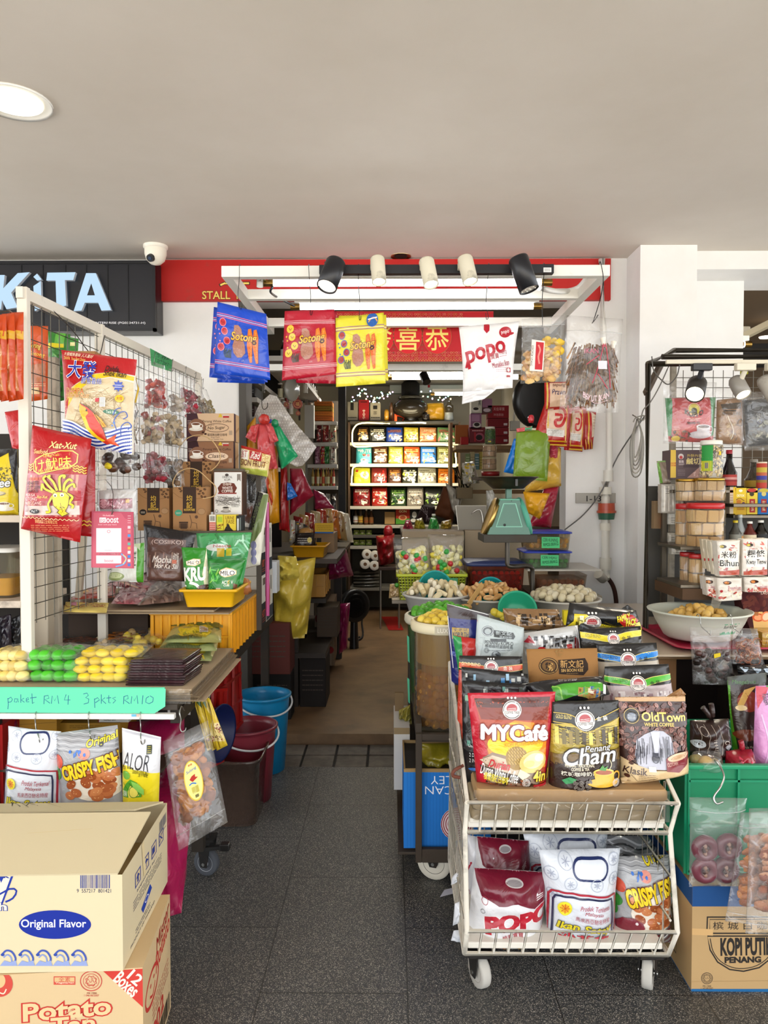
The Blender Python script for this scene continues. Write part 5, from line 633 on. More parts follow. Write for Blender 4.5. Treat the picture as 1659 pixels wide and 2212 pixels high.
po('clear wrapped green malt pouch standing at the rear of the tray',DP,[424,1152,544,1150,522,1276,436,1276],2.92,'3f9a56',[SA((428,1156,540,1200),40,10,2,['6ab88a','2c7a3c','a8d8b8','4aa868'],5),E(470,1182,24,8,'d8dcd4'),X('Nestlé',462,1176,500,1182,'b0303a',.02),R(470,1184,486,1202,'d0b030'),R(490,1184,502,1200,'c8c020')],T=.025);po('small green malt cube pouch with wide white logo in front of the tray',DP,[450,1208,532,1206,508,1288,450,1288],2.785,'1f7d2a',[G([455,1220,470,1208,524,1206,528,1214,490,1216],'176a20'),SA((452,1230,480,1296),26,8,1.6,['5ab848','8cc84a','2c8a30'],4),G([478,1230,490,1225,504,1228,512,1232,512,1240,500,1244,488,1246,478,1242,474,1236],'e6c890'),G([480,1231,490,1227,503,1230,510,1233,510,1239,499,1242,488,1244,479,1241,476,1236],'f2eee8'),X('MILO',478,1232,508,1242,'2a1810',.02,-1),X('ACT   V',482,1253,505,1260,'f0f4e8',.03),L([498,1252,494,1257,498,1257,494,1262],1.6,'e8c030'),X('CUBE',486,1261,498,1265,'e8f0e0',.03),G([506,1258,514,1262,513,1274,506,1272],'6a4028'),R(470,1268,480,1278,'d8b090'),E(500,1276,4,3,'c89030'),R(462,1270,470,1277,'4a2c20')],T=.025)
ON(BL(0,P(528,1262,2.95)+V(0,0,-.01),(.028,.02,.03),'a86838',FI,.4,9,10),'crumpled brown wrapped piece at the aisle end of the tray','sweet')
for i,(y0,y1,z0,z1,lab)in EN(((3.4,3.72,zrail+.031,.985,'lower white carton with dark panel and orange oval by the aisle'),(3.4,3.7,.987,1.22,'upper white carton with dark shapes by the aisle'))):m_=MB();x0,x1=XT-.3,XT+.012;bo(m_,(x0,y0,z0),(x1,y1,z1),'d8d4c8',CA,.002);Surf(V(x1+.0005,y0,z1),V(x1+.0005,y1,z1),V(x1+.0005,y1,z0),V(x1+.0005,y0,z0),px=False).draw(m_,[R(0,.55,.35,1,'22272c'),R(.1,.06,.42,.2,'6a5c50'),E(.62,.5,.12,.3,'c8602a'),R(.3,.2,.36,.45,'22272c'),R(.8,.1,.86,.4,'22272c'),R(.4,.72,1,.98,'3c4248'),X('HOT',.04,.7,.26,.84,'c8502a',.03),li(.05,.86,.3,.95,2,'c8502a',.01)],CA);ON(m_,lab,'carton')
m_=MB();bo(m_,(XT-.02,3.74,.86),(XT+.03,3.84,1.02),'c8ccd0',PL,.003);ON(m_,'small blank white box at the aisle behind the cartons','box')
def so2(px,py0,py1,Y,lab,dx=0):
 m_=MB();a=V(P(px,1545,2.145).x,2.145,zrail);e=P(px+dx,py1,Y);tu(m_,[a+V(-.004,.016,-.006),a+V(-.003,.012,.01),a+V(0,-.006,.0115),a+V(.001,-.014,0),a+V(.004,-.016,-.03),e+V(0,-.012,.014),e+V(.002,-.008,-.004),e+V(.008,-.006,-.002),e+V(.01,-.006,.008)],.0018,'a8a8a4',ST,7,sq=4)
 return ON(m_,lab,HK)
YF=2.115
def satay(box4,x0,y0,x1,y1,full):
 w=x1-x0;h=y1-y0;f=lambda a,b:(x0+w*a,y0+h*b)
 def oval(a,b,c,d,wd,kl):return L([f(a+(c-a)*p,b+(d-b)*q)for p,q in((.5,0),(.85,.02),(1,.3),(1,.7),(.85,.98),(.5,1),(.15,.98),(0,.7),(0,.3),(.15,.02),(.5,0))],wd,kl,3)
 pr=[oval(.36,.055,.82,.235,w*.028,'1c2a5a')]
 for a,b,r in(.26,.08,.09),(.06,.2,.085),(.3,.27,.085),(.66,.28,.085),(.93,.26,.08),(.93,.08,.08),(.06,.4,.06):pr+=[RI(*f(a,b),w*r,w*r*.95,w*.008,'b0b6c4',20),[L([f(a,b)[0],f(a,b)[1],f(a,b)[0]+w*r*.6*cos(t),f(a,b)[1]+w*r*.6*sin(t)],w*.008,'a4aabc')for t in(0,.9,1.8,2.7,3.6,4.5,5.4)]]
 pr+=[L([f(.02,.99),f(.02,.42),f(.06,.37),f(.14,.355),f(.8,.4),f(.95,.42),f(.96,.47),f(.95,.99)],w*.026,'a82436'),L([f(.07,.99),f(.07,.45),f(.1,.405),f(.16,.395),f(.78,.435),f(.89,.455),f(.9,.5),f(.89,.99)],w*.024,'22264a')];pr+=[E(*f(.22,.52),w*.095,w*.095,'e8d832'),E(*f(.22,.52),w*.06,w*.06,'e8a030'),[L([f(.22,.52),(f(.22,.52)[0]+w*.07*cos(t),f(.22,.52)[1]+w*.07*sin(t))],w*.008,'c05a20')for t in(0,.8,1.6,2.4,3.2,4,4.8,5.6)],X('Produk Terkenal',*f(.42,.49),*f(.86,.535),'a83a50',.01,4,.3),X('Malaysia',*f(.48,.545),*f(.74,.585),'a83a50',.01,4,.3),X('馬來西亞馳名特産',*f(.36,.6),*f(.84,.645),'a83a50',.004,4),X('Ikan Satay',*f(.12,.665),*f(.86,.76),'dccb2a',.06,3,.15,ol='2a2a22',ow=.05)]
 if full:pr+=[X('沙茶魚',*f(.14,.77),*f(.84,.87),'c02838',.02,1,ol='2a1a2a',ow=.03),G([f(.06,.9),f(.92,.9),f(.9,.995),f(.06,.995)],'1a2478'),[L([f(.06,.905+k*.018),f(.3,.9+k*.02),f(.6,.91+k*.018),f(.92,.9+k*.02)],1.2,'e8ecf4',4)for k in RG(3)]]
 return pr
pr=satay(None,8,1568,134,1790,False);po('white fish satay bag with dark handle outline hanging from the front rail',SN,[20,1572,132,1580,134,1786,6,1780],YF,'dfe3ea',pr,T=.035,pq=PI,nu=18,nv=22);po('white bag corner peeking out behind the hanging fish satay bag',SN,[18,1568,166,1588,150,1720,20,1720],YF+.03,'d8dce4',[RI(36+k*34,1590+k*5,9,8,.9,'aab0c0')for k in RG(4)],T=.015,pq=FT)
def crispy(x0,y0,x1,y1,sil='a9a9ab'):
 w=x1-x0;h=y1-y0;f=lambda a,b:(x0+w*a,y0+h*b);rn=random.Random(int(x0));pr=[[L([f(i/10,.02+k*.035+(.012 if i%2 else 0))for i in RG(11)],h*.006,'d8d8da' if k%2 else '76767a',3)for k in RG(9)],E(*f(.5,.33),w*.09,w*.08,'d88a7a'),E(*f(.1,.47),w*.09,w*.1,'c84a30'),E(*f(.06,.66),w*.09,w*.1,'3a8a34'),X('Original',*f(.52,.08),*f(.95,.22),'e6cf2a',.05,-17,.25,ol='1c1a10',ow=.05),[E(*f(.3+.07*k,.3+k%2*.04),w*.02,w*.025,'2a6ac0')for k in RG(4)],L([f(.36,.38),f(.4,.28),f(.44,.36)],w*.018,'2a6ac0',3),E(*f(.68,.77),w*.42,h*.24,'e2d8c8')]
 for i in RG(26):a,b=rn.uniform(.3,.98),rn.uniform(.58,.98);pr+=[E(*f(a,b),w*.085,w*.06,rn.choice(['a85a32','b96a3c','96481f','c47a48']),rn.uniform(-40,40),14),SA((f(a-.05,b)[0],f(a,b-.02)[1],f(a+.05,b)[0],f(a,b+.02)[1]),3,w*.008,w*.006,['e0b078'],i)]
 pr+=[X('CRISPY FISH',*f(.18,.42),*f(.99,.62),'e8c81e',.1,-15,.05,ol='5a2410',ow=.06)]
 return pr
po('silver crispy fish snack bag hanging next to the fish satay bag',SN,[120,1584,254,1566,268,1770,134,1776],YF-.005,'9d9da0',crispy(118,1572,266,1716),T=.04,pq=PI,nu=18,nv=22);q=[(264,1572),(348,1592),(342,1770),(266,1770)];pr=[G([264,1572,348,1592,346,1668,266,1652],'d9d9dc'),G([266,1650,346,1668,342,1770,266,1770],'e6d224'),L([264,1576,348,1596],4,'b8b8c0'),G([266,1650,276,1648,290,1652,300,1660,280,1662,268,1660],'e6d224'),X('ALOR',270,1624,328,1658,'33333a',.0,8),X('DURIAN KERING BEKU',292,1659,326,1667,'4a4a20',.02,9),X('冻干榴莲',304,1666,324,1673,'3a3a20',.006,6),R(320,1606,331,1626,'3a4238'),li(322,1608,329,1624,4,'d8c840',1),X('ALOR',267,1650,277,1657,'4a4a20',.01),E(278,1668,10,8,'6aa83a',40),G([288,1676,302,1684,312,1704,310,1716,270,1716,270,1700,278,1686],'4f9a2c'),[L([274+i*5,1690+i%3*6,271+i*5,1684+i%3*6],1.4,'2c6a1c')for i in RG(7)],G([288,1690,300,1698,306,1712,296,1716,284,1716,282,1704],'e8d860'),RI(295,1704,10,12,1.4,'3a7a24'),G([290,1680,304,1686,316,1700,316,1712,304,1704,294,1694],'8ac85a'),X('DURIAN',270,1702,280,1714,'e8f0d8',.03)]
po('white and yellow freeze dried durian pouch hanging from the front rail','snack pouch',q,YF-.008,'d9d9dc',pr,T=.02,pq=FT,nu=16,nv=22);q=[(352,1602),(449,1556),(492,1776),(386,1838)];YQ=2.14,2.17,2.1,2.07;fm,s=cg(q,YQ,.02,FT,.008,pin=0,zip_=[.86,.13]);inn=MB();rv=random.Random(12)
for k in RG(150):u,v=rv.uniform(.22,.78),rv.uniform(.22,.82);chip(inn,s.base(u,v)+s.n*rv.uniform(-.004,.008),rv.uniform(.012,.022),rv.choice(['8c4800','a25c00','763a00','b06c06','945000']),'dry',s.n+V(rv.uniform(-.3,.3),0,rv.uniform(-.3,.3)),k,11,.12)
for k in RG(14):u,v=rv.uniform(.1,.24),rv.uniform(.2,.7);chip(inn,s.base(u,v)-s.n*.01,.014,'6a3a16','dry',s.n,90+k)
lb=MB();s2=Surf(*[p+s.n*.0 for p in(s.base(.5,.72)-s.ex*.028+s.n*.026,s.base(.5,.72)+s.ex*.028+s.n*.026,s.base(.55,.33)+s.ex*.028+s.n*.026,s.base(.55,.33)-s.ex*.028+s.n*.026)],px=False,size=(100,200));s2.draw(lb,[E(50,100,48,98,'dcb83a',0,36),E(50,100,43,92,'f0e48a',0,36),X('Sulong',22,40,78,58,'1c50a0',.03,-8,.2),G([30,88,45,76,64,72,62,86,76,92,60,98,44,104],'b0281c'),L([24,112,40,108,60,118],6,'2a6ac0',3),[R(30,126,48,152,'e0d060'),R(52,126,68,160,'d8c858')],li(32,128,66,158,6,'4a4a20',1.4),bc(40,166,62,182),X('**',38,16,62,28,'b0281c',.02)],PA)
TH('large zip bag of golden brown fish cracker with oval yellow label','cracker bag',[(FI,fm),('cracker',inn),('label',lb)]);so2(80,1545,1600,YF-.01,'steel hook over the white rail holding the fish satay bag',8);so2(194,1545,1592,YF-.02,'steel hook over the white rail holding the crispy fish bag',4);so2(305,1545,1602,YF-.02,'steel hook over the white rail holding the durian pouch',2);ON(tu(0,[P(398,1535,2.16),P(392,1526,2.14),P(388,1540,2.12),P(391,1555,2.12),P(389,1570,2.12),P(392,1580,2.12),P(400,1578,2.12),P(402,1572,2.12)],.0018,'a8a8a4',ST,7,sq=4),'steel hook holding the fish cracker bag at the table corner',HK)
for k in RG(3):dx=k*14;po(['yellow seasoning packet hanging closest to the table front','middle yellow seasoning packet hanging at the table side','yellow seasoning packet with drawn figure panel at the table side'][k],PK,[418+dx,1512-k*4,440+dx*.5,1506+k*2,478+k*7,1610,448+k*10,1622],2.34+.02*k-.03*k,'d2b22a',[L([424+dx,1518,452+k*12,1616],2,'8a6a14'),R(448+k*8,1560,470+k*8,1600,'e2cc84'),SA((450+k*8,1564,466+k*8,1598),16,4,2.4,['a84a34','8a3a28','d8b8a0','5a3a30'],k),G([424+dx,1516,436+dx*.6,1514,440+dx*.6,1530],'3a5a30')],'yellow packets at the table side',T=.008,pq=FT)
m_=MB();tu(m_,[P(446,1490,2.4),P(449,1464,2.42),P(446,1480,2.36),P(440,1500,2.35),P(430,1512,2.34),P(424,1508,2.33)],.0016,'8a8a84',ST,6,sq=4);tu(m_,[P(455,1496,2.36),P(450,1512,2.35),P(438,1508,2.35),P(432,1494,2.36)],.0016,'8a8a84',ST,6,sq=4);ON(m_,'twisted wire hooks carrying the yellow seasoning packets',HK);bx('golden yellow box under the table behind the fish satay bag','box',(34,1552,120,1640),2.3,.14,'b8862a',[X('品榕王',58,1573,80,1579,'3a2a10',.006),X('棒棒糖',58,1581,90,1590,'3a2a10',.006),L([34,1566,120,1560],1,'8a6420')],yaw=.1)
bx('flat golden box under the table behind the crispy fish bag','box',(124,1562,260,1640),2.34,.16,'a87c26',li(150,1566,220,1574,2,'6a4c10',1),yaw=.02);bx('white product box with red edges lying on the golden box','box',(212,1535,278,1560),2.34,.14,'d8d4ca',[R(176,1538,214,1560,'8a2030'),X('Saigon Pagoda',220,1539,250,1544,'4a4440',.01),X('Product of Penang',221,1546,252,1550,'4a4440',.01),X('Tauchaus 50/01',223,1553,250,1557,'4a4440',.01)])
m_=MB();bo(m_,(-1.55,2.2,P(80,1640,2.28).z-.012),(XT-.08,2.75,P(80,1640,2.28).z-.002),'4a4034',PT,.002);ON(m_,'shelf board under the snack table carrying boxes','shelf')
for i,(q,Y,lab)in EN((([(270,1560),(398,1552),(400,1720),(290,1740)],2.42,'magenta plastic bag stuffed under the table behind the durian pouch'),([(-30,1552),(36,1556),(44,1660),(-30,1700)],2.28,'magenta plastic bag at the outer end under the table'))):po(lab,PG,q,Y,['8e1240','7c0f38'][i],(),T=.09,pq=PI,cu=.05,kb=1)
bx('bright red box edge beside the fish satay bag','box',(-50,1566,8,1760),2.2,.2,'b01a1a');po('long magenta bag hanging to the floor beside the cartons',PG,[300,1700,420,1690,392,1972,330,1990],(2.28,2.3,2.12,2.12),'9c1648',(),T=.09,pq=PI,cu=.045,kb=1);CZ=.306;A0=PZ(308,2090,CZ);B0=PZ(367,1932,CZ);dv=B0-A0;dv.z=0;ex=V(dv.y,-dv.x,0).normalized();W=.62
def cq(name,lt,fr,fl,rr,rl,z0,z1,kl,front,right,xz=(),flaps=()):
 m_=MB();lo=[fl.copy(),fr.copy(),rr.copy(),rl.copy()];hi=[p.copy()for p in lo]
 for p in lo:p.z=z0
 for p in hi:p.z=z1
 he(m_,lo,hi,kl,CA)
 if flaps:k=len(m_.f)-6+1;del m_.f[k],m_.c[k],m_.m[k],m_.s[k];lo2=[p*.5+q*.5 for p,q in zip(lo,hi)];m_.add(lo2,[(0,1,2,3)],'a68d5e',CA)
 Surf(hi[0],hi[1],lo[1],lo[0]).draw(m_,front,CA);Surf(hi[1],hi[2],lo[2],lo[1],px=False,size=(100,100)).draw(m_,right,CA)
 return m_,lo,hi
fr=A0.copy();fl=A0-ex*W;rr=B0.copy();rl=B0-ex*W;front=[G([223,2098,312,2092,310,2176],'c0392f'),X('12',278,2100,306,2124,'eadfc8',.05,42),X('Boxes',246,2112,302,2140,'eadfc8',.05,42),R(116,2109,163,2127,'c24a3c'),R(118,2111,161,2125,'cba877'),X('全素',127,2111,152,2120,'b83a30',.008),R(118,2120.5,161,2125,'c24a3c'),X('Vegetarian',120,2121,160,2125,'e8d8b8',.03),[RI(197,2119,23,21,2,'b8423a',30)],[RI(197,2119,17,15.5,1.2,'b8423a',30),L([(197+(13 if i%2 else 10)*cos(i*pi/8),2119+(12 if i%2 else 9)*sin(i*pi/8))for i in RG(17)],1.6,'b8423a'),X('حلال',187,2111,207,2124,'b8423a',.02),X('Halal',189,2125,205,2129,'b8423a',.02)],X('MS 1500',188,2143,209,2147,'b8423a',.02),X('1 046-06/2007',182,2148,214,2152,'b8423a',.02),X('Potato',50,2162,238,2198,'d8b98a',.06,-5,.05,ol='b8322a',ow=.07),X('Tan',112,2196,204,2228,'d8b98a',.06,-5,.05,ol='b8322a',ow=.07),E(0,2125,28,28,'c0463a'),E(-2,2118,14,16,'d2ad7c'),L([-4,2142,8,2146,14,2136],2.5,'e8d8b8',3)]
right=[RI(30,34,22,12,3,'b8322a',24),L([22,38,32,42,40,36],2,'b8322a',3),E(25,31,2,1.5,'b8322a'),E(36,30,2,1.5,'b8322a'),X('Mister',45,4,96,17,'b8322a',.04,-8,.2),X('Potato',42,16,96,30,'b8322a',.04,-8,.2),li(30,48,90,64,4,'a8483a',.9,4),X('902',30,66,70,80,'b8322a',.05,-4),bc(50,80,96,98,'3a3024'),li(8,84,46,92,2,'a8483a',.9)];m1,lo,hi=cq('','',fr,fl,rr,rl,0,CZ,'cbb086',front,right);ON(m1,'lower tan carton with red print and 12 Boxes corner on the floor','carton')
CT=P(256,1872,1.655).z;fr=PZ(266,2098,CZ);rr=PZ(362,1905,CZ);dv=rr-fr;dv.z=0;ex=V(dv.y,-dv.x,0).normalized();ey=dv.normalized();fl=fr-ex*.66;rl=rr-ex*.66;front=[bc(170,1882,241,1921,'2a3a80',None,5),X('9  557217  801421',166,1920,240,1928,'2a3050',.0),E(119,1997,78,31,'10288c',0,40),X('Original Flavor',46,1986,186,2008,'eef0f4',.03),X('y',-16,1892,22,1962,'e8dcc0',.1,-6,.2,ol='16308e',ow=.06),X('Snack',-40,1880,20,1896,'16308e',.08),X('ch',-22,1950,14,1966,'e8dcc0',.06,0,0,ol='16308e',ow=.06),L([-20,1944,20,1920,36,1924,28,1940,12,1948],4,'16308e',2),[[L([4+i*38,2062,14+i*38,2053,26+i*38,2056,34+i*38,2070,30+i*38,2082],4,'3a50a0',4),L([8+i*38,2068,16+i*38,2062,24+i*38,2068,26+i*38,2080],3,'7a8cc0',4),E(6+i*38,2062,4,3,'2a4498'),G([0+i*38,2086,10+i*38,2074,22+i*38,2078,34+i*38,2074,38+i*38,2086],'8a98c4')]for i in RG(-1,5)]]
right=[[[R(24+k*18,22-k*0,36+k*18,38,'2a3a80'),R(25.5+k*18,23.5,34.5+k*18,36.5,'cdb98e')]for k in RG(4)],G([30,25,34,30,31.5,30,31.5,35,28.5,35,28.5,30,26,30],'2a3a80'),G([43,30,48,25,53,30],'2a3a80'),L([48,30,48,35],1,'2a3a80'),R(62,26,68,34,'2a3a80'),L([80,26,87,34],1.4,'2a3a80'),L([87,26,80,34],1.4,'2a3a80'),X('Imported by :',28,42,72,46,'2a3050',.0),li(20,48,84,60,4,'3a4258',.8,6),G([36,72,56,62,60,70,40,80],'1c3c9a'),RI(48,71,4,3,.8,'e0e0e8',10),li(24,82,56,88,2,'3a4258',.8),X('PRODUCT OF THAILAND',14,90,66,93,'3a4258',.0),bc(78,8,98,22,'5a5c70'),li(80,24,96,27,1,'5a5c70',.8),L([40,0,44,40],5,'d6c398')]
m2,lo,hi=cq('','',fr,fl,rr,rl,CZ+.001,CT,'d0c19e',front,right,flaps=(1,));fp=MB()
def flap(a,b,c,d,t=.004,kl='ccbd9a',pr=()):
 n_=(b-a).cross(d-a).normalized()*t;f_=MB();he(f_,[a,b,c,d],[a+n_,b+n_,c+n_,d+n_],kl,CA)
 if pr:Surf(d+n_,c+n_,b+n_,a+n_).draw(f_,pr,CA)
 return f_
a,b=hi[0],hi[1]-ex*.01;up=V(0,0,1);fA=flap(a,b,b+ey*.19*1+up*.055-ex*-.02,a+ey*.19+up*.055,pr=[L([60,1800,200,1790],.8,'c8b488')]);fB=flap(hi[2]-ex*.01,hi[3],hi[3]-ey*.1+up*.018,hi[2]-ex*.06-ey*.09+up*.018,pr=[[L(p,1.4,'3a3428')for p in([(24,1729),(30,1733)],[(44,1727),(38,1733)],[(20,1735),(48,1733)],[(34,1733),(26,1742)],[(34,1735),(44,1742)],[(58,1731),(66,1729)],[(55,1735),(70,1733)],[(62,1730),(62,1744)],[(62,1736),(56,1741)],[(76,1730),(76,1738)],[(84,1727),(83,1741),(80,1740)])],L([150,1718,132,1744],1.2,'a48c60')])
TH('upper cream carton with blue Original Flavor oval and open flaps','carton',[(BD,m2),('front_flap',fA),('rear_flap',fB)])
def bucket(lt,cat,px,ybase,r0,r1,h,kl,hd,z=.0,fz=PL,hcol='dcdcdc',inner=None):
 c=PZ(px,ybase,z);c.y+=r0*.3;M=TR(c.x,c.y,z);b_=MB();la(b_,[(.001,0),(r0,0),(r0+(r1-r0)*.9,h*.9),(r1*.99,h*.93),(r1,h*.97),(r1+.008,h*.97),(r1+.009,h),(r1-.006,h),(r1-.01,h*.92),(r0-.006,.012),(.001,.012)],M,kl,fz,36);pt=[(BD,b_)]
 if hd is not None:
  h_=MB();zz=h*.93;R_=r1+.012;ps=[c+V(-R_*cos(hd)*1,-R_*sin(hd),zz-z*0)]
  for i in RG(1,12):t=pi*i/12;ps.append(c+V(-R_*cos(t)*cos(hd)+sin(hd)*R_*sin(t)*.98*1,-R_*cos(t)*sin(hd)-R_*sin(t)*.98*cos(hd),zz-R_*.38*sin(t)))
  ps.append(c+V(R_*cos(hd),R_*sin(hd),zz));tu(h_,ps,.005,hcol,PL,7,sq=2);pt.append(('handle',h_))
 return TH(lt,cat,pt),c
bucket('bright blue bucket standing in front of the step','bucket',568,1664,.103,.128,.375,'1484b8',.5);bucket('maroon bucket with pale handle between the blue bucket and the clear tub','bucket',532,1728,.105,.128,.33,'7c2834',.55);c=PZ(490,1782,0);tb_=MB();M=TR(c.x,c.y+.1,.002);tub(tb_,M,[(.24,.24,0),(.27,.27,.26),(.285,.285,.262),(.288,.288,.275),(.272,.272,.275),(.262,.262,.262),(.235,.235,.006)],'8c7466',TI,True,.05)
ON(tb_,'greyish translucent storage tub on the floor behind the fish cracker bag','tub')
def slab(lt,cat,pts_px,Ys,thick,kl,ribs=6,gr=None):
 c=[P(x,y,Y)for(x,y),Y in zip(pts_px,Ys)];s=Surf(*c,px=False);n_=s.n*thick;m_=MB();he(m_,[c[3]-n_,c[2]-n_,c[2],c[3]][::1],[c[0]-n_,c[1]-n_,c[1],c[0]],kl,PL);r_=MB()
 for i in RG(ribs+1):
  u=i/ribs
  for v0,v1 in((.02,.98),):a=s.base(min(.985,max(.015,u)),v0);b=s.base(min(.985,max(.015,u)),v1);bar(r_,a+s.n*.006,b+s.n*.006,.01,.014,kl,PL)
 for v in .015,.33,.66,.985:bar(r_,s.base(0,v)+s.n*.007,s.base(1,v)+s.n*.007,.012,.012,kl,PL)
 return ON(m_.join(r_),lt,cat,gr)
slab('outer folded red plastic crate leaning under the table edge','crate',[(470,1420),(514,1398),(520,1560),(452,1640)],(2.9,3.2,3.25,2.85),.03,'8e120e',3);slab('inner folded red plastic crate standing closer to the table legs','crate',[(440,1492),(486,1486),(478,1644),(446,1660)],(2.78,2.9,2.9,2.74),.03,'a01812',3);m_=MB();M=TR(P(462,1586,2.72).x,2.74,P(462,1586,2.72).z,0,radians(90),0)@Matrix.Rotation(radians(72),4,'Y')
la(m_,[(.001,-.05),(.08,-.05),(.1,.02),(.107,.022),(.107,.028),(.098,.026),(.074,-.044),(.001,-.044)],M,'0e1a4a',PL,30);ON(m_,'dark blue basin tucked on its side behind the yellow packets','basin');ON(he(0,[PZ(606,1594,.002),PZ(630,1594,.002),PZ(646,1560,.002),PZ(612,1560,.002)],[PZ(606,1586,.04),PZ(628,1590,.012),PZ(646,1556,.012),PZ(612,1548,.07)],'8e1a14',PL),'red dustpan on the step beside the blue bucket','dustpan')
m_=MB();s=Surf(PZ(530,1752,.003),PZ(552,1754,.003),PZ(549,1764,.003),PZ(526,1762,.003));s.grid(m_,'d8d8e0',PA,1,1,cs=True);s.draw(m_,bc(534,1753,548,1759,'555566'),PA);ON(m_,'small white barcode tag lying on the floor near the clear tub','paper tag');m_=MB();s=Surf(PZ(960,1922,.003),PZ(976,1918,.003),PZ(980,1930,.003),PZ(950,1938,.003));s.grid(m_,'ccccda',PA,1,1,cs=True);ON(m_,'white paper slip on the floor under the trolley wheel','paper tag')
YBK=8.0
def zb(py,Y=YBK):return P(870,py,Y).z
bx0,bx1=P(760,1000,YBK).x,P(986,1000,YBK).x;sh=[];boards=[(912,SB,'3a3630'),(958,SB,'b9b4a8'),(1004,SB,'c2bdb0'),(1046,SB,'cdc8bc'),(1096,SB,'c6c1b6'),(1137,SB,'b8b3a8'),(1158,SB,'55504a'),(1182,SB,'a8a398'),(1272,SB,'7a756a')]
for py,nm,c_ in boards:m_=MB();z=zb(py);bo(m_,(bx0-.02,YBK-.01,z-.02),(bx1+.02,YBK+.4,z+.012),c_,PT,.002);sh.append((nm,m_))
for x in bx0-.04,bx1+.02:AB(sh,'side_panel',(x,YBK-.01,STEPZ),(x+.02,YBK+.4,zb(912)),'4a3524',PT)
AB(sh,'back_panel',(bx0-.02,YBK+.4,STEPZ),(bx1+.02,YBK+.42,zb(912)),'5a544a',MT);TH('tall lit shelf of coffee packets at the back of the stall','shelf',sh);m_=MB();yl=YBK-.03;rope=[(842,915),(782,914),(764,926),(761,945),(764,963),(785,965),(830,962),(900,961),(975,963),(984,985),(985,1004),(980,1008),(900,1007),(800,1007),(766,1008),(761,1024),(760,1042),(766,1047),(838,1047)];tu(m_,[P(x,y,yl)for x,y in rope],.0075,'ffe08c','glow4.5',7,sq=4)
ON(m_,'warm glowing light rope looping along the back shelf edges','light rope');ON(tu(0,[P(x,y,yl)for x,y in((856,914),(910,913),(920,914))],.008,'fff4cc','glow6',6),'short lit strip under the top board of the back shelf','light strip');area('rope_light',(P(870,985,YBK-.3).x,YBK-.35,zb(985)),(radians(90),0,0),1.0,.5,10,(1,.86,.55))
def spk(px,base,kl,pr,lab,word='',T=.05):x0,y0,x1,y1=px;po(lab,'coffee packet',[x0+1,y0,x1-1,y0+1,x1,y1,x0,y1],YBK+.1,kl,pr,'coffee packets on the back shelf',T=T,pq='block',cu=.012,nu=8,nv=8,zs=x0*.1)
def scp(px,kz,n,sd,big=1):
 x0,y0,x1,y1=px
 return SA((x0+3,y0+3,x1-3,y1-3),n,4*big,1.6*big,kz,sd)
rows=[(955,[((772,922,796),'2a1c14',['c89a4a','6a4a2a','e0c080'],'dark packet with gold tin picture'),((797,922,833),'1c1d1a',['d8d4c0','4a4a40'],'black packet with white cup'),((834,923,870),'14307a',['c87a3a','e8d8b0','2a5ac0'],'blue packet with bread picture'),((872,923,904),'b9a632',['e8e0a0','6a5c14'],'yellow green packet with cup'),((906,923,943),'b87a4a',['e8c8a0','8a2a1a','d84a2a'],'orange beige packet'),((944,923,984),'5a7a4a',['c84a4a','e0b0a0','3a5a30'],'green packet with red top')]),(1002,[((769,966,803),'3a93a0',['e8e4d8','7a3a20'],'turquoise packet reading WHITE'),((806,965,837),'4a2a18',['d8c8b0','a87a50','e8e0d0'],'brown packet with white cup'),((839,965,871),'8a8a2c',['e0e0a0','2a2a14','c8c060'],'olive packet with pale jug'),((872,965,907),'c2491c',['f0c080','e8e0c8','d8a03a'],'orange red packet'),((908,965,942),'1c62b0',['e8e0d0','3a2a1a','c8b040'],'blue lower half packet'),((944,965,980),'6a6a3a',['e0dca0','3a3a20'],'olive grey packet')]),(1044,[((764,1010,800),'c8c83a',['e8e8b0','c85a2a'],'lime packet with egg picture'),((802,1010,836),'6a1c1c',['e8e0d0','c82a2a','2a1410'],'maroon packet with dots'),((838,1010,867),'4a2412',['a8743a','2a1408'],'dark brown packet'),((868,1010,900),'1c2016',['d8d8c8','a8b03a'],'black packet with white jug'),((902,1010,942),'8a8a80',['55554c','c8c8bc'],'grey street packet'),((946,1012,982),'b9681c',['7a3c10','d88a3a'],'orange kraft packet')]),(1093,[((763,1052,800),'7a1418',['e8e4dc','b02a2a','4a0c10'],'dark red packet with white cup'),((803,1052,837),'a8241a',['e8dcc8','6a140c','d8a03a'],'red packet with white lettering'),((843,1054,877),'1c3a1a',['8ab05a','3a6a2a','d8e0c8'],'dark green packet'),((879,1052,915),'8d857c',['d8d4cc','5a544e'],'silver grey packet'),((917,1052,954),'20221f',['6a6c66','8ab04a'],'charcoal packet with KOPI lettering')])]
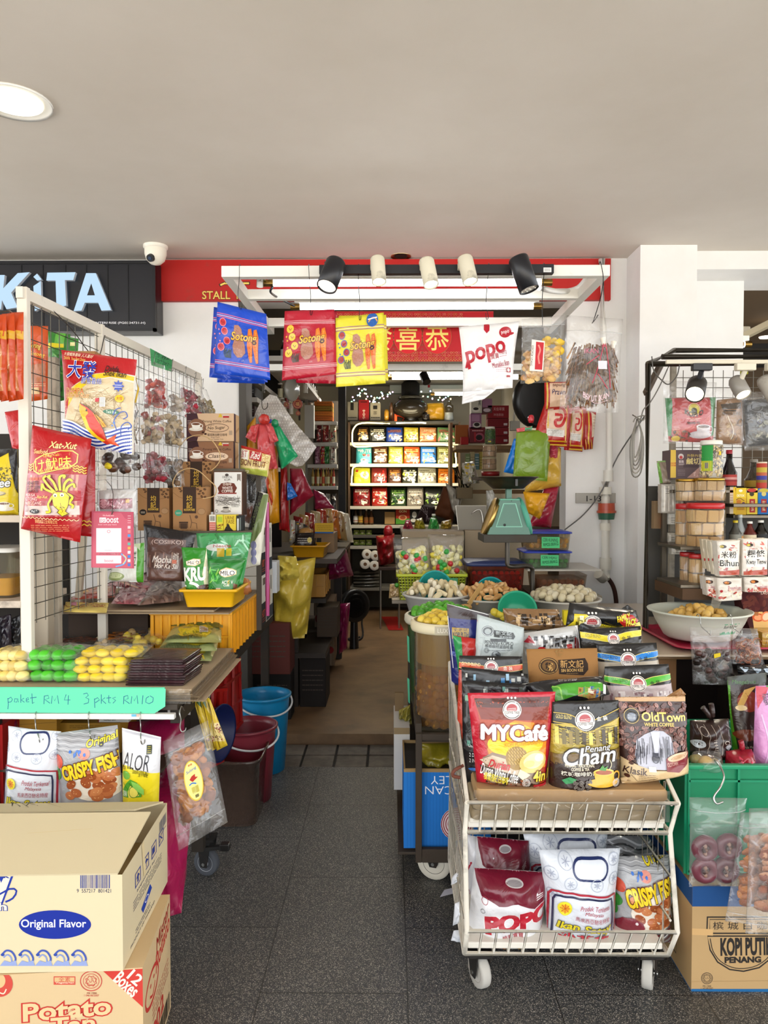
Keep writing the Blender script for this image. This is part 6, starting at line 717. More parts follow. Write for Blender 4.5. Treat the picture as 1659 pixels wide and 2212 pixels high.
for ri,(yb_,items)in EN(rows):
 rown=['top lit row of the back shelf','second lit row of the back shelf','third lit row of the back shelf','unlit row below the light rope'][ri]
 for(x0,y0,x1),kl,kz,lab in items:
  px=x0,y0,x1,yb_;pr=scp((x0,y0+8,x1,yb_),kz,16,x0)+cup((x0+x1)/2+4,yb_-12,14)
  if 'WHITE' in lab:pr=[X('WHITE',x0+4,y0+5,x1-2,y0+12,'f0ece0',.06),E(787,983,4,3,'7a3a20'),cup(786,995,16),E(796,984,3,3,'b03050')]
  elif 'dots' in lab:pr+=[E(x1-8,y0+8+i*6,2,2,'c82a2a')for i in RG(4)]
  elif 'KOPI' in lab:pr+=[X('KOPI O',x0+4,y0+18,x0+26,y0+24,'c8ccc4',.04),E(x1-9,y0+26,2.4,2.4,'a8d050')]
  elif 'lettering' in lab:pr+=[X('白咖啡',x0+8,y0+9,x1-3,y0+18,'f0ece4',.02)]
  elif 'egg' in lab:pr=[E(788,1026,9,9,'eae6da'),E(788,1026,4,4,'d8783a'),R(769,1014,774,1020,'b02a2a'),li(768,1022,777,1030,3,'6a6a20',.8)]
  else:pr+=li(x0+4,y0+5,x1-4,y0+12,2,kz[0],2,x0)
  spk(px,yb_,kl,pr,f'{lab} in the {rown}')
def BT(lt,c,h,r,kl,cap,lab=None,fz=CE,neck=.35,gr=None,capr=None,lz='e8e2d0',n=16):
 M=TR(c[0],c[1],c[2]);b_=MB();hb_=h*(1-neck);la(b_,[(.001,0),(r*.94,0),(r,.006),(r,hb_*.86),(r*.8,hb_),(r*.42,h*(1-neck*.55)),(r*.36,h*.93),(r*.36,h*.93)],M,kl,fz,n);c_=MB();cr=capr or r*.42;la(c_,[(cr,h*.9),(cr,h*.99),(cr*.9,h),(.001,h)],M,cap,PL,n);pt=[(BD,b_),('cap',c_)]
 if lab is not None:
  l_=MB();la(l_,[(r*1.01,hb_*.2),(r*1.012,hb_*.75)],M,lz,PA,n)
  if lab:
   for k,(f0,f1,cc)in EN(lab):la(l_,[(r*1.016+.0004*k,hb_*f0),(r*1.016+.0004*k,hb_*f1)],M,cc,PA,n)
  pt.append(('label',l_))
 return TH(lt,'bottle',pt,gr)
for i,(px,kl,lc,h)in EN(((768,'3a2a1c','d8d4cc',.2),(779,'4a3a28','d0a83a',.2),(791,'4a2c14','8a5a2a',.17),(802,'4a2c14','8a5a2a',.17))):BT(['sauce bottle with white label at the start of the bottle board','sauce bottle with yellow label beside the white labelled one','brown bottle with white cap on the bottle board','second brown bottle with white cap on the bottle board'][i],(P(px,1120,YBK+.12).x,YBK+.12,zb(1137)+.013),h,.026,kl,'e0ddd4' if i>1 else '2a2420',[(.3,.36,'8a2a20')],gr='bottles on the back shelf',lz=lc,n=12)
bx('tan board propped on the bottle shelf','box',(831,1106,853,1132),YBK+.1,.04,'a88654');bx('red and green coffee box reading GON on the bottle shelf','box',(855,1100,885,1132),YBK+.08,.06,'b0341e',[R(855,1120,885,1132,'4a8a2c'),X('GON',862,1102,878,1107,'e0e0a0',.03),E(870,1118,9,6,'d8a070'),E(870,1118,6,4,'b0502a')]);bx('black and white patterned box next to the red green one','box',(886,1102,904,1132),YBK+.08,.06,'20221f',[E(895,1112,5,7,'d0d0c8'),E(893,1124,6,4,'d0d0c8')])
for r_,(y0,y1)in EN(((1145,1155),(1166,1177))):
 for i,x in EN((764,777,791)):bx(f"{['first', 'second', 'third'][i]} small green tin on the {['upper', 'lower'][r_]} narrow board",'tin',(x,y0,x+12,y1),YBK+.05,.06,'66762a',[R(x+1,y0+1,x+11,y0+3,'a8b04a'),E(x+6,y0+6,3,2,'c8c890')],PA,'green tins on the narrow boards')
rl=MB()
for i,(x,y)in EN(((792,1197),(810,1200),(788,1218),(808,1221))):c=P(x,y,YBK-.02);d=V(.12,-1,.02).normalized();m_=MB();xx,yy=fo(d);M=Matrix((xx,yy,d)).transposed().to_4x4();M.translation=c;la(m_,[(.019,.05),(.05,.05),(.054,.045),(.054,-.05),(.019,-.05)],M,'dcd8d0',MT,20);la(m_,[(.019,.051),(.018,-.05)],M,'6a4c34',CA,14);la(m_,[(.001,.0),(.019,.0)],M,'2a1c14',MT,12);ON(m_,['upper outer','upper inner','lower outer','lower inner'][i]+' toilet roll of the four on the low back board','toilet roll','toilet rolls')
for k in RG(5):po(['lowest dark clear packet stacked below the toilet rolls','second dark clear packet below the toilet rolls','third dark clear packet below the toilet rolls','fourth dark clear packet below the toilet rolls','topmost dark clear packet below the toilet rolls'][k],PK,[764,1262-k*7,820,1260-k*7,822,1268-k*7,763,1269-k*7],YBK+.05,['3a3830','55524a'][k%2],(),T=.05,pq=PI,nu=8,nv=5,cu=.01)
zt_=zb(912)+.013
def tin(lt,px,kl,pr):return bx(lt,'tin',px,YBK+.06,.12,kl,pr,PA,'tall tins on the top board')
tin('white tea tin with black mark at the end of the top board',(751,868,773,908),'8d8676',[R(757,870,764,886,'1c1814'),li(752,898,771,906,1,'1c1814',2)]);tin('red tea tin with vertical lettering between two white tins',(775,864,797,908),'a3161c',[li(779,867,793,870,1,'2a1010',2),X('茶',783,884,789,905,'e8d0c0',.01)]);tin('white tea tin beside the red tin',(800,870,822,908),'a59c8a',[R(806,876,815,884,'1c1814'),X('茶',806,888,815,896,'3a342c',.01),li(801,898,821,906,1,'1c1814',2)])
for i,(x,y,w,h,c_,lab)in EN(((835,880,10,26,'b9862a','gold jar beside the white tin'),(845,866,8,42,'6a4a34','slim brown box in front of the statue lamp'),(855,862,5,20,'e8401c','red glowing altar lamp'),(838,896,12,12,'8a4a20','small orange glass on the top board'))):m_=MB();c=P(x,908,YBK+.03);r=w/1600*8/2;hh=h/1600*8;la(m_,[(.001,0),(r,0),(r,hh*.8),(r*.7,hh),(.001,hh)],TR(c.x,YBK+.05+.05*i,zt_),c_,'glow3' if 'glow' in lab else CE,14);ON(m_,lab,'jar')
m_=MB();c=P(887,908,YBK+.1);la(m_,[(.001,0),(.09,0),(.1,.02),(.085,.04),(.16,.07),(.2,.13),(.19,.19),(.13,.24),(.12,.25)],TR(c.x,YBK+.16,zt_),'2e2820',CE,26);l2=MB();la(l2,[(.12,.25),(.14,.255),(.13,.28),(.001,.3)],TR(c.x,YBK+.16,zt_),'4a473c',CE,24);TH('large dark lidded pot on the top board of the back shelf','pot',[('pot',m_),('lid',l2),('dark_cap',la(0,[(.1,.29),(.1,.42),(.05,.46),(.001,.46)],TR(c.x,YBK+.16,zt_),'100e0c',MT,20))])
m_=MB();c=P(920,908,YBK+.05);la(m_,[(.001,0),(.03,0),(.045,.03),(.04,.06),(.045,.075),(.02,.08),(.012,.1),(.001,.1)],TR(c.x,YBK+.06,zt_),'241e1a',CE,18);ON(m_,'tiny dark lidded pot beside the large one','pot');mb_,s=pb([908,872,958,870,960,908,912,908],YBK+.15,'d0981a',(),T=.07,pq='block',cu=.05,nu=10,nv=8);ON(mb_,'bulging yellow bag on the top board beside the pots','bag');m_=MB();c=P(970,908,YBK+.05)
la(m_,[(.001,0),(.055,0),(.05,.04),(.045,.09),(.05,.095)],TR(c.x,YBK+.07,zt_),'8d9292',CE,18);TH('small grey oil lantern at the end of the top board','lantern',[('base',m_),('glass',la(0,[(.045,.095),(.05,.12),(.05,.17),(.03,.19),(.02,.21),(.02,.225)],TR(c.x,YBK+.07,zt_),'b5aa90',HA,18))]);m_=MB();w_=MB();rv=random.Random(4);ps=[P(x,y,YBK+.2)for x,y in((764,862),(776,850),(785,846),(793,860),(806,868),(818,860),(826,852),(842,850),(880,852),(925,852),(950,858),(975,856),(995,850))]
tu(w_,ps,.004,'1c3a1c',PL,5,sq=3);bulbs=[];q=catmull(ps,5)
for i,p in EN(q):bulbs.append(('bulb',BL(0,p+V(rv.uniform(-.04,.04),-.02,rv.uniform(-.04,.04)),.009,['9affc0','b0c8ff','ffb0e0','e8ffe8','ffd090'][i%5],'glow4',0,0,6)))
TH('chain of tiny coloured lights over the top board','light chain',[('wire',w_)]+bulbs);m_=MB();a=P(835,786,6.2);b=P(1010,800,6.2);bo(m_,(-.7,6.2,b.z),(XR+.28,6.28,a.z),'cfcabd',PT);sr('trim_4',m_,'pale beam across the inner ceiling');fluor('fluorescent tube inside the stall above the back shelf',836,1130,815,6.5,.02);fluor('shorter fluorescent tube over the pots at the back',930,1040,851,7.9,.016)
m_=MB();a=P(842,822,8.5);b=P(998,850,8.5);bo(m_,(a.x,8.46,b.z),(b.x+.3,8.5,a.z),'c9cdbd',PT);bo(m_,(P(927,822,8.4).x-.012,8.44,P(0,838,8.44).z),(P(927,822,8.4).x+.012,8.46,a.z),'a02020',PA);ON(m_,'pale panel on the upper back wall behind the tube','panel');m_=MB();d=V(.3,-.5,-.8).normalized();c=P(914,808,6.0);cyl(m_,c,c+d*.09,.035,.035,'17171a',PL,16);f_=MB();cyl(f_,c-V(.0,0,-.0),c+V(.05,.02,.06),.012,.012,'17171a',PL,8)
TH('small black spotlight under the inner ceiling','spotlight',[('housing',m_),('arm',f_)]);area('inner_lamp',(.25,6.5,2.42),(0,0,0),1.2,.1,34,(1,.95,.85));YL=6.3;lx0,lx1=P(664,1000,YL).x,P(728,1000,YL).x;sh=[]
for py in 910,956,1003,1050,1112:m_=MB();z=P(700,py,YL).z;bo(m_,(lx0,YL,z-.03),(lx1,YL+.5,z),'c5c1b8',PT,.002);sh.append((SB,m_))
AB(sh,'side_panel',(lx0-.02,YL+.02,STEPZ),(lx0,YL+.5,2.2),'7a756c',PT);AB(sh,'back_panel',(lx0,YL+.5,STEPZ),(lx1,YL+.52,2.2),'4a4238',MT);m_=MB();xk=P(745,1000,YL).x;bo(m_,(lx1+.004,YL+.1,STEPZ),(xk,YL+.16,CI),'1c1a18',PT);sh.append(('upright',m_));TH('side shelf of boxes and packets next to the aisle inside','shelf',sh)
for k in RG(4):z0=867+k*10.6;bx(['topmost','second','third','lowest'][k]+' flat orange box of the stack on the side shelf','box',(679,z0,717,z0+9.6),YL+.05,.2,['b0601c','8a6a20','b8661e','a8541a'][k],li(684,z0+2,712,z0+7,1,'6a3410',1),gr='stack of orange boxes')
def rowp(py,h,items,fmt,T=.04,Y=YL+.06):
 for i,(x0,x1,kl,kz,lab)in EN(items):po(fmt.format(lab),SP,[x0+1,py-h,x1-1,py-h+1,x1,py,x0,py],Y,kl,[SA((x0+2,py-h+4,x1-2,py-3),14,3,1.2,kz,x0)],'packets on the side shelf',T=T,pq='block',cu=.012,nu=7,nv=8)
rowp(955,38,[(684,696,'5a1418',['c83a3a','e0c0b0'],'maroon'),(697,711,'8a2420',['e0d0b0','3a1010'],'red and cream'),(712,727,'a89a7a',['4a3a2a','c83030'],'beige')],'{} packet on the second board of the side shelf');rowp(1002,40,[(680,692,'a06a80',['e0c0d0','6a2a4a'],'pink'),(693,704,'b02030',['e0e0d0','d8a03a'],'red'),(700,712,'2a7a34',['1c4a20','8ab08a'],'green'),(713,727,'c8c0b0',['4a4a44','a02a2a'],'white')],'{} packet on the third board of the side shelf')
for i in RG(9):x=676+i*5.6;BT('slender golden sauce bottle in the row on the fourth board of the side shelf',(P(x,1048,YL+.08).x,YL+.08+i%2*.05,P(700,1050,YL).z+.001),.165,.012,['b08a3a','8a5a2a','c8a850','a83a2a','d0b860'][i%5],['c03020','e0d8b0','d8b83a'][i%3],[],gr='sauce bottles on the side shelf',lz=['e0d8a0','c85a3a','e8e0c0'][i%3],n=10)
rowp(1110,44,[(690,702,'3a3430',['c8c0b0','8a2a2a'],'dark'),(703,714,'a8a89c',['3a3a34','c04040'],'grey'),(715,727,'2e2a28',['d0c8b8','7a6a5a'],'black')],'{} packet on the fifth board of the side shelf');sh=[];m_=MB();zz=P(600,778,4.6).z;he(m_,[V(-.8,4.45,zz-.03),V(-.62,4.45,zz-.03),V(-.62,6.6,zz-.03),V(-.8,6.6,zz-.03)],[V(-.8,4.45,zz),V(-.62,4.45,zz),V(-.62,6.6,zz),V(-.8,6.6,zz)],'cfcac0',PT);sh.append((SB,m_))
for y in 4.6,6.4:m_=MB();bo(m_,(-.8,y,zz-.2),(-.785,y+.02,zz-.03),'6a655c',PT);bo(m_,(-.8,y,zz-.045),(-.64,y+.02,zz-.03),'6a655c',PT);sh.append(('bracket',m_))
TH('high white wall shelf running back along the inner wall','shelf',sh)
for i in RG(14):y=4.55+i*.14;BT('small dark spice bottle standing in the row on the high wall shelf',(-.655,y,zz+.001),.11,.022,['2a2622','4a3a30','1c1c20'][i%3],['e0ddd4','2a2a2a','c8c0b0'][i%3],[],gr='spice bottles on the high wall shelf',lz=['d8d4cc','b8b4ac','e0dcd0'][i%3],n=10)
sh=[]
for py in 816,858,900,1000:m_=MB();z=P(540,py,4.45).z;bo(m_,(P(524,900,4.45).x-.03,4.45,z-.03),(P(556,900,4.45).x,5.4,z),'b8b4ac',PT,.002);sh.append((SB,m_))
AB(sh,'back_panel',(P(524,900,4.45).x-.05,5.4,STEPZ),(P(556,900,4.45).x,5.42,2.4),'2a2622',MT);TH('narrow shelf just inside the opening behind the door post','shelf',sh)
for i,py in EN((856,898)):bx(['black box on the upper board of the narrow shelf','dark box on the lower board of the narrow shelf'][i],'box',(527,py-22,550,py-1),4.5,.3,['2a2a2c','3a2420'][i],li(529,py-16,548,py-6,2,'8a8a88',1.2))
bx('tall grey box on the narrow shelf beside the bubble wrap','box',(525,906,540,990),4.5,.3,'7a756a',[R(526,930,538,980,'4a463e')]);sh=MB();rv=random.Random(8)
for i in RG(12):c=P(rv.uniform(600,660),rv.uniform(846,900),5.2+rv.uniform(0,.2));m_=MB();cyl(m_,c,c+V(0,0,rv.uniform(.05,.09)),.018,.018,rv.choice(['c8c0b0','8a2a24','3a3a34','d8d0a8']),FL,10);cyl(m_,c+V(0,0,.09),c+V(0,0,.1),.016,.016,'e0dcd0',PL,10);ON(m_,'tiny glinting jar in the hanging cluster above the bubble wrap','jar','tiny jars above the bubble wrap')
for i,(x,y,r,lab)in EN(((643,873,11,'large red charm medallion with gold rim'),(619,874,6,'small dark red charm beside the large medallion'),(644,893,5,'small red tassel charm under the large medallion'))):m_=MB();c=P(x,y,4.9);rr_=r/1600*4.9;cyl(m_,c,c-V(0,.012,0),rr_,rr_,'8a1414',PL,20);Surf(c+V(-rr_,-.0125,rr_),c+V(rr_,-.0125,rr_),c+V(rr_,-.0125,-rr_),c+V(-rr_,-.0125,-rr_),px=False).draw(m_,[RI(.5,.5,.36,.36,.08,'c87a4a'),X('福',.3,.3,.7,.7,'d8a05a',.02)],PL);tu(m_,[c+V(0,0,rr_),c+V(0,.02,rr_+.15)],.003,'b02020',MT,5);ON(m_,lab,'charm')
m_=MB();c=P(627,842,4.7);M=TR(c.x,c.y,c.z)@Matrix.Rotation(radians(90),4,'X')@Matrix.Rotation(radians(62),4,'Y');la(m_,[(.001,.0),(.07,0),(.075,.01),(.07,.02),(.001,.02)],M,'9a978e',CE,24);ON(m_,'round grey mirror seen edge on behind the crimson packets','mirror');bx('tall white box standing on the side shelf next to the orange boxes','box',(658,875,678,946),6.2,.08,'c9c6be');bw=[(583,852),(598,856),(606,868),(640,916),(684,966),(668,990),(654,1006),(640,1008),(600,985),(560,960),(546,935),(548,905),(562,872)]
m_=MB();s=Surf(*qd([530,850,690,850,690,1010,530,1010],4.25),T=.02,pq=PROF[FT],cu=.03,zs=3);s.draw(m_,[G(bw,'b7afa6')],FL);rv=random.Random(2);dots=[]
for i in RG(26):
 for j in RG(26):
  x,y=545+i*5.6+j%2*2.8,852+j*6.2;ins=False;k=len(bw)
  for a in RG(k):
   (xa,ya),(xb,yb2)=bw[a],bw[(a+1)%k]
   if(ya>y)!=(yb2>y)and x<(xb-xa)*(y-ya)/(yb2-ya)+xa:ins=not ins
  if ins:dots.append(E(x,y,1.5,1.5,'cfc8c0',n=6))
s.draw(m_,dots,FL);ON(m_,'large hanging sheet of bubble wrap behind the coloured carrier bags','bubble wrap');m_=MB();tu(m_,[P(575,842,4.05),P(566,850,4.05),P(566,876,4.05),P(570,884,4.05),P(577,880,4.05),P(578,870,4.05)],.0022,'3a3430',ST,6,sq=4);ON(m_,'black hook holding the red and green carrier bag bundles',HK)
def cj(lt,px,Y,kl,T=.03,pq=FT,cu=.02,fz=FI,gr='hanging carrier bag bundles'):
 m_,s=pb(px,Y,kl,(),T=T,pq=pq,cu=cu,fz=fz,nu=10,nv=14)
 return ON(m_,lt,'carrier bag',gr)
cj('long yellow carrier bag bundle hanging lowest in the middle',[570,965,600,962,604,1128,583,1134],4.1,'c8860e',.05);cj('long dark red carrier bag bundle next to the yellow one',[606,1010,620,1010,626,1150,603,1144],4.14,'86090f',.05);cj('yellow bag edge hanging behind the red bundle',[530,925,552,900,560,1010,534,1015],4.12,'c88a14',.02);kn=MB();BL(kn,P(571,906,4.0),(.032,.025,.028),'c03228',FI,.2,2,12)
body,_=pb([552,916,586,914,600,1012,560,1016],4.02,'cf4a4e',(),T=.04,pq=FT,cu=.02);fl1,_=pb([542,920,560,916,552,958,530,944],4.0,'d04a4c',(),T=.02,pq=FT,cu=.02);fl2,_=pb([574,916,590,922,602,952,584,960],3.99,'d8575a',(),T=.02,pq=FT,cu=.02);TH('coral red carrier bag bundle knotted under the black hook','carrier bag',[(BD,body),('knot',kn),('flap',fl1),('flap',fl2)],'hanging carrier bag bundles');kn=MB()
BL(kn,P(594,914,4.05),(.022,.02,.022),'138a54',FI,.3,5,10);body,_=pb([587,924,604,920,644,985,608,1014],4.04,'1d9a62',(),T=.035,pq=FT,cu=.02);TH('green carrier bag bundle slanting across the bubble wrap','carrier bag',[(BD,body),('knot',kn)],'hanging carrier bag bundles');ON(BL(0,P(584,914,4.06),(.014,.014,.022),'1c3cb0',FI,.3,6,8),'small blue bag knot between the coral and green bundles','bag knot')
cj('translucent wine red carrier bag bundle spreading to the aisle',[626,1012,652,1012,678,1070,626,1114],4.2,'7f1428',.05);cj('blue carrier bag tip under the wine red bundle',[620,1042,628,1044,643,1072,620,1082],4.1,'1560b0',.02);cj('small orange red bag tip at the passion fruit pouch',[572,1036,580,1030,592,1084,586,1092],4.06,'c8401a',.015);cj('magenta carrier bag bundle further back at the side shelf',[676,1056,700,1066,722,1098,680,1100],5.0,'8a1c3c',.04)
YT_=4.75;ztp=P(690,1198,YT_).z;cb=[];AB(cb,'top',(-.95,4.45,ztp-.03),(P(752,1196,5.6).x,5.9,ztp),'3a2e24',PT,.002)
for x,y in(-.6,4.5),(-.42,5.8),(-.9,5.8):AB(cb,'leg',(x-.03,y,STEPZ),(x+.03,y+.06,ztp-.03),'2a2018',PT)
AB(cb,'lower_board',(-.95,4.48,.36),(-.4,5.85,.39),'2a2018',PT);TH('dark wooden counter along the aisle inside the stall','counter',cb);tray('yellow tray with black packets on the inner counter',(P(630,1190,YT_-.2).x,YT_-.2),(P(702,1190,YT_-.2).x,YT_+.1),P(666,1206,YT_-.2).z,.075,'c28a10')
for i in RG(3):po(['black packet with silver script lying in the inner yellow tray','second black packet in the inner yellow tray','lowest black packet in the inner yellow tray'][i],PK,[640+i,1152+i*12,680+i*2,1150+i*12,678+i*3,1178+i*6,636+i,1182+i*6],YT_-.12+.05*i,['2c2420','1c1a1a','221e1c'][i],[li(644,1160+i*10,674,1174+i*8,3,'b0a8a0',1.6,i),E(670,1166,5,6,'d8c870')if i==0 else[]],pq='block',nu=8,nv=8)
ON(BL(0,P(660,1150,YT_),(.05,.05,.03),'b8884a',FI,.25,3,12),'golden wrapped bundle on top of the black packets',PK);bx('small open carton of packets on the inner counter','carton',(678,1152,722,1196),YT_+.15,.3,'8c7052',[R(684,1162,694,1174,'2a2620'),R(684,1178,692,1180,'2a2620')]);bx('yellow price card with dark lines leaning on the carton',CA,(680,1130,720,1152),YT_+.1,.01,'c9a02c',[li(684,1134,716,1146,3,'8a6a10',1),R(680,1149,720,1153,'1c5aa0')])
rv=random.Random(6)
for i in RG(9):x=640+i*12.5;y=1098+abs(i-5)*4;kl=['8a1c1c','b08a50','9a2a20','c8b080','a83018','b89058','c06a20','a08050','d0c4a8'][i];po(['dark red','first tan','brick red','first cream','bright red','second tan','orange','olive tan','pale cream'][i]+' packet standing in the pile on the inner counter',PK,[x-6,y-4,x+14,y,x+16+i,y+62,x-8,y+60],YT_+.3+.05*i,kl,[L([x,y+8,x+6,y+50],2,'e0d4c0'),L([x+8,y+4,x+4,y+36],1.4,'e8e0d0'),SA((x-4,y+10,x+14,y+56),12,4,1.4,['6a3a20','d8c09a','a05a30'],i)],'packets piled on the inner counter',T=.04,pq=PI,cu=.02,nu=8,nv=10)
for i in RG(4):x=628+i*9;po(['first','second','third','fourth'][i]+' white and dark packet at the near end of the inner counter',PK,[x-3,1122+i*3,x+9,1124+i*3,x+10,1170,x-4,1176],YT_-.05+.06*i,['b8b0a0','4a4038','9a9080','3a342e'][i],SA((x,1130,x+8,1168),10,3,1.2,['c8a030','8a2a20','e0dcd0','4a4a40'],i),'packets at the near end of the inner counter',pq=PI,nu=7,nv=8)
m_,s=pb([590,1222,682,1204,662,1378,592,1382],4.35,'cdb23e',(),T=.09,pq=PI,cu=.07,nu=16,nv=20);t_,s2=pb([600,1200,640,1202,650,1250,596,1258],4.3,'dcc654',(),T=.07,pq=PI,cu=.07);TH('big crumpled yellow plastic bag hanging from the inner counter',PG,[(BD,m_),('mouth',t_)]);crate('small yellow crate on the aisle side behind the crumpled yellow bag',P(648,1260,4.9).x,P(700,1260,4.9).x,4.9,5.3,P(680,1290,4.9).z,P(680,1240,4.9).z,'c08408',3)
m_=MB();bo(m_,(-.72,4.86,P(680,1291,4.9).z-.03),(P(702,1260,4.9).x+.01,5.32,P(680,1291,4.9).z-.001),'2e241c',PT);bo(m_,(-.7,5.2,STEPZ),(-.66,5.3,P(680,1291,4.9).z-.03),'2e241c',PT);ON(m_,'dark low bench under the small yellow crate','bench');m_,s=pb([708,1190,748,1186,764,1244,702,1254],5.3,'7a1244',(),T=.12,pq=PI,cu=.05,kb=1);ON(m_,'deep magenta bag hanging over the aisle edge of the inner counter',PG)
bx('tall carton with red white print standing in the aisle','carton',(680,1300,722,1438),5.35,.42,'7c6650',[R(680,1300,716,1438,'8c7a68'),E(692,1336,11,12,'7a2422'),E(706,1322,10,8,'8a3a34'),[E(707,1370,9,22,'8a2424'),E(707,1370,7,20,'9a8878'),X('Hup',700,1362,714,1380,'8a2424',.04,85)],E(694,1415,14,15,'8a1c20'),E(712,1404,9,8,'8a1c20'),E(703,1410,4,5,'b0a090'),SA((682,1302,718,1330),16,5,3,['8a4a40','a08c7a'],3)],yaw=.03)
m_,s=pb([734,1304,756,1302,750,1400,732,1414],5.6,'8c0f4c',(),T=.06,pq=PI,cu=.04,kb=1);ON(m_,'upright magenta bag beside the tall red printed carton',PG);m_=MB();c=P(765,1308,6.2);M=TR(c.x,c.y,c.z)@Matrix.Rotation(radians(90),4,'X')@Matrix.Rotation(radians(35),4,'Y')
for r in .05,.085,.12:la(m_,[(r,-.03),(r+.018,-.03),(r+.018,.03),(r,.03)],M,'1a1a1c',PL,26)
la(m_,[(.001,-.02),(.05,-.02),(.05,.02),(.001,.02)],M,'2a2a2c',PL,20);cyl(m_,c+V(0,0,-.12),V(c.x,c.y,STEPZ),.03,.04,'1a1a1c',PL,12);ON(m_,'black floor fan in the dim rear of the aisle','fan');ON(tu(0,[PZ(790,1300,.1),PZ(782,1340,.068),PZ(784,1372,.066),PZ(770,1384,.066),PZ(752,1380,.066),PZ(778,1376,.078)],.008,'16161a','rubber',7,sq=5),'black cable curling on the concrete floor by the fan','cable')
m_=MB();s=Surf(PZ(824,1332,STEPZ+.004),PZ(858,1332,STEPZ+.004),PZ(872,1361,STEPZ+.004),PZ(840,1361,STEPZ+.004));s.grid(m_,'9c120c',MT,2,2,cs=True);ON(m_,'small red mat on the concrete floor','mat')
for i,(x0,x1,y0,y1,z0,z1,c_,lab)in EN(((-.8,-.58,4.25,4.4,STEPZ,.32,'14110f','black box on the floor behind the red crates'),(-.56,-.4,4.5,4.8,STEPZ,.355,'1c1512','dark box under the inner counter'),(-.84,-.58,4.22,4.42,.325,.62,'5a2a24','dark red box stacked in the corner under the carrier bags'),(-.5,-.36,4.95,5.2,.395,.6,'4a3c30','brown packet box on the lower board of the inner counter'))):m_=MB();bo(m_,(x0,y0,z0),(x1,y1,z1),c_,CA,.003);Surf(V(x0,y0-.0005,z1),V(x1,y0-.0005,z1),V(x1,y0-.0005,z0),V(x0,y0-.0005,z0),px=False).draw(m_,li(.1,.2,.9,.7,5,'4a4038',.02,i),CA);ON(m_,lab,'box')
m_,s=pb([552,1202,572,1206,570,1232,548,1234],3.9,'c8c8c4',(),pq=PI,cu=.03);ON(m_,'small crumpled white bag by the pink pole',PG);Yr=5.6;zlow=P(1230,1287,4.0).z;bench=[];bt=P(930,1293,3.75).z;AB(bench,'top',(P(846,1290,3.7).x,3.7,bt-.02),(P(1290,1290,3.7).x,4.08,bt),'6a6258',DS,.002)
for px,Y in(900,3.74),(1270,3.74),(900,4.05):m_=MB();x=P(px,1300,Y).x;cyl(m_,(x,Y,.05),(x,Y,bt-.02),.012,.012,'9a9892',ST,10);bench.append(('leg',m_))
TH('worn steel bench behind the fruit tubs','bench',bench);ON(bo(0,(P(1140,1284,3.8).x,3.66,bt+.001),(P(1284,1284,3.8).x,4.08,bt+.028),'9c9686',RU,.002),'paint worn plank under the clear fruit boxes','plank');bz2=bt+.03
def basket(lt,x0,x1,y0,y1,z0,z1,kl):
 b_=MB();w,d=x1-x0,y1-y0;k=.014;nx,nz=22,9;bo(b_,(x0+k,y0+k,z0),(x1-k,y1-k,z0+.006),kl)
 for p,q in((x0+k,y0+k),(x1-k,y0+k)),((x1-k,y0+k),(x1-k,y1-k)),((x1-k,y1-k),(x0+k,y1-k)),((x0+k,y1-k),(x0+k,y0+k)):
  for i in RG(nx+1):t=i/nx;a=V(p[0]+(q[0]-p[0])*t,p[1]+(q[1]-p[1])*t,z0);c_=V((x0+x1)/2,(y0+y1)/2,z0);o_=a-c_;tp=c_+V(o_.x*w/(w-2*k),o_.y*d/(d-2*k),z1-z0);bar(b_,a,tp,.004,.004,kl,PL)
  for j in RG(nz):z=(j+.5)/nz;f=1+(w/(w-2*k)-1)*z;c_=V((x0+x1)/2,(y0+y1)/2,0);bar(b_,c_+V((p[0]-c_.x)*f,(p[1]-c_.y)*f,z0+(z1-z0)*z),c_+V((q[0]-c_.x)*f,(q[1]-c_.y)*f,z0+(z1-z0)*z),.004,.005,kl,PL)
 r_=MB();tub(r_,TR((x0+x1)/2,(y0+y1)/2,z1-.012),[(w,d,0),(w+.02,d+.02,0),(w+.02,d+.02,.014),(w-.01,d-.01,.014),(w-.01,d-.01,0)],kl,PL,False,.012);t_=MB();zm=z0+(z1-z0)*.6;Surf(V(x0+w*.32,y0-.004,zm+.03),V(x0+w*.46,y0-.004,zm+.03),V(x0+w*.46,y0-.004,zm-.03),V(x0+w*.32,y0-.004,zm-.03)).grid(t_,'3f9a68',PL,1,1,cs=False,si=(1,));Surf(V(x0+w*.76,y0-.004,zm+.035),V(x0+w*.88,y0-.004,zm+.035),V(x0+w*.88,y0-.004,zm-.04),V(x0+w*.76,y0-.004,zm-.04)).grid(t_,'4aa870',PL,1,1,cs=False,si=(1,))
 return TH(lt,'basket',[('weave',b_),('rim',r_),('green_tag',t_)])
Yk_=3.68;gx0,gx1=P(860,1270,Yk_).x,P(1006,1270,Yk_).x;gz0,gz1=bt+.001,P(930,1241,Yk_).z;basket('lime green basket holding two bags of mixed fruit',gx0,gx1,Yk_,Yk_+.2,gz0,gz1,'b4bf2c')
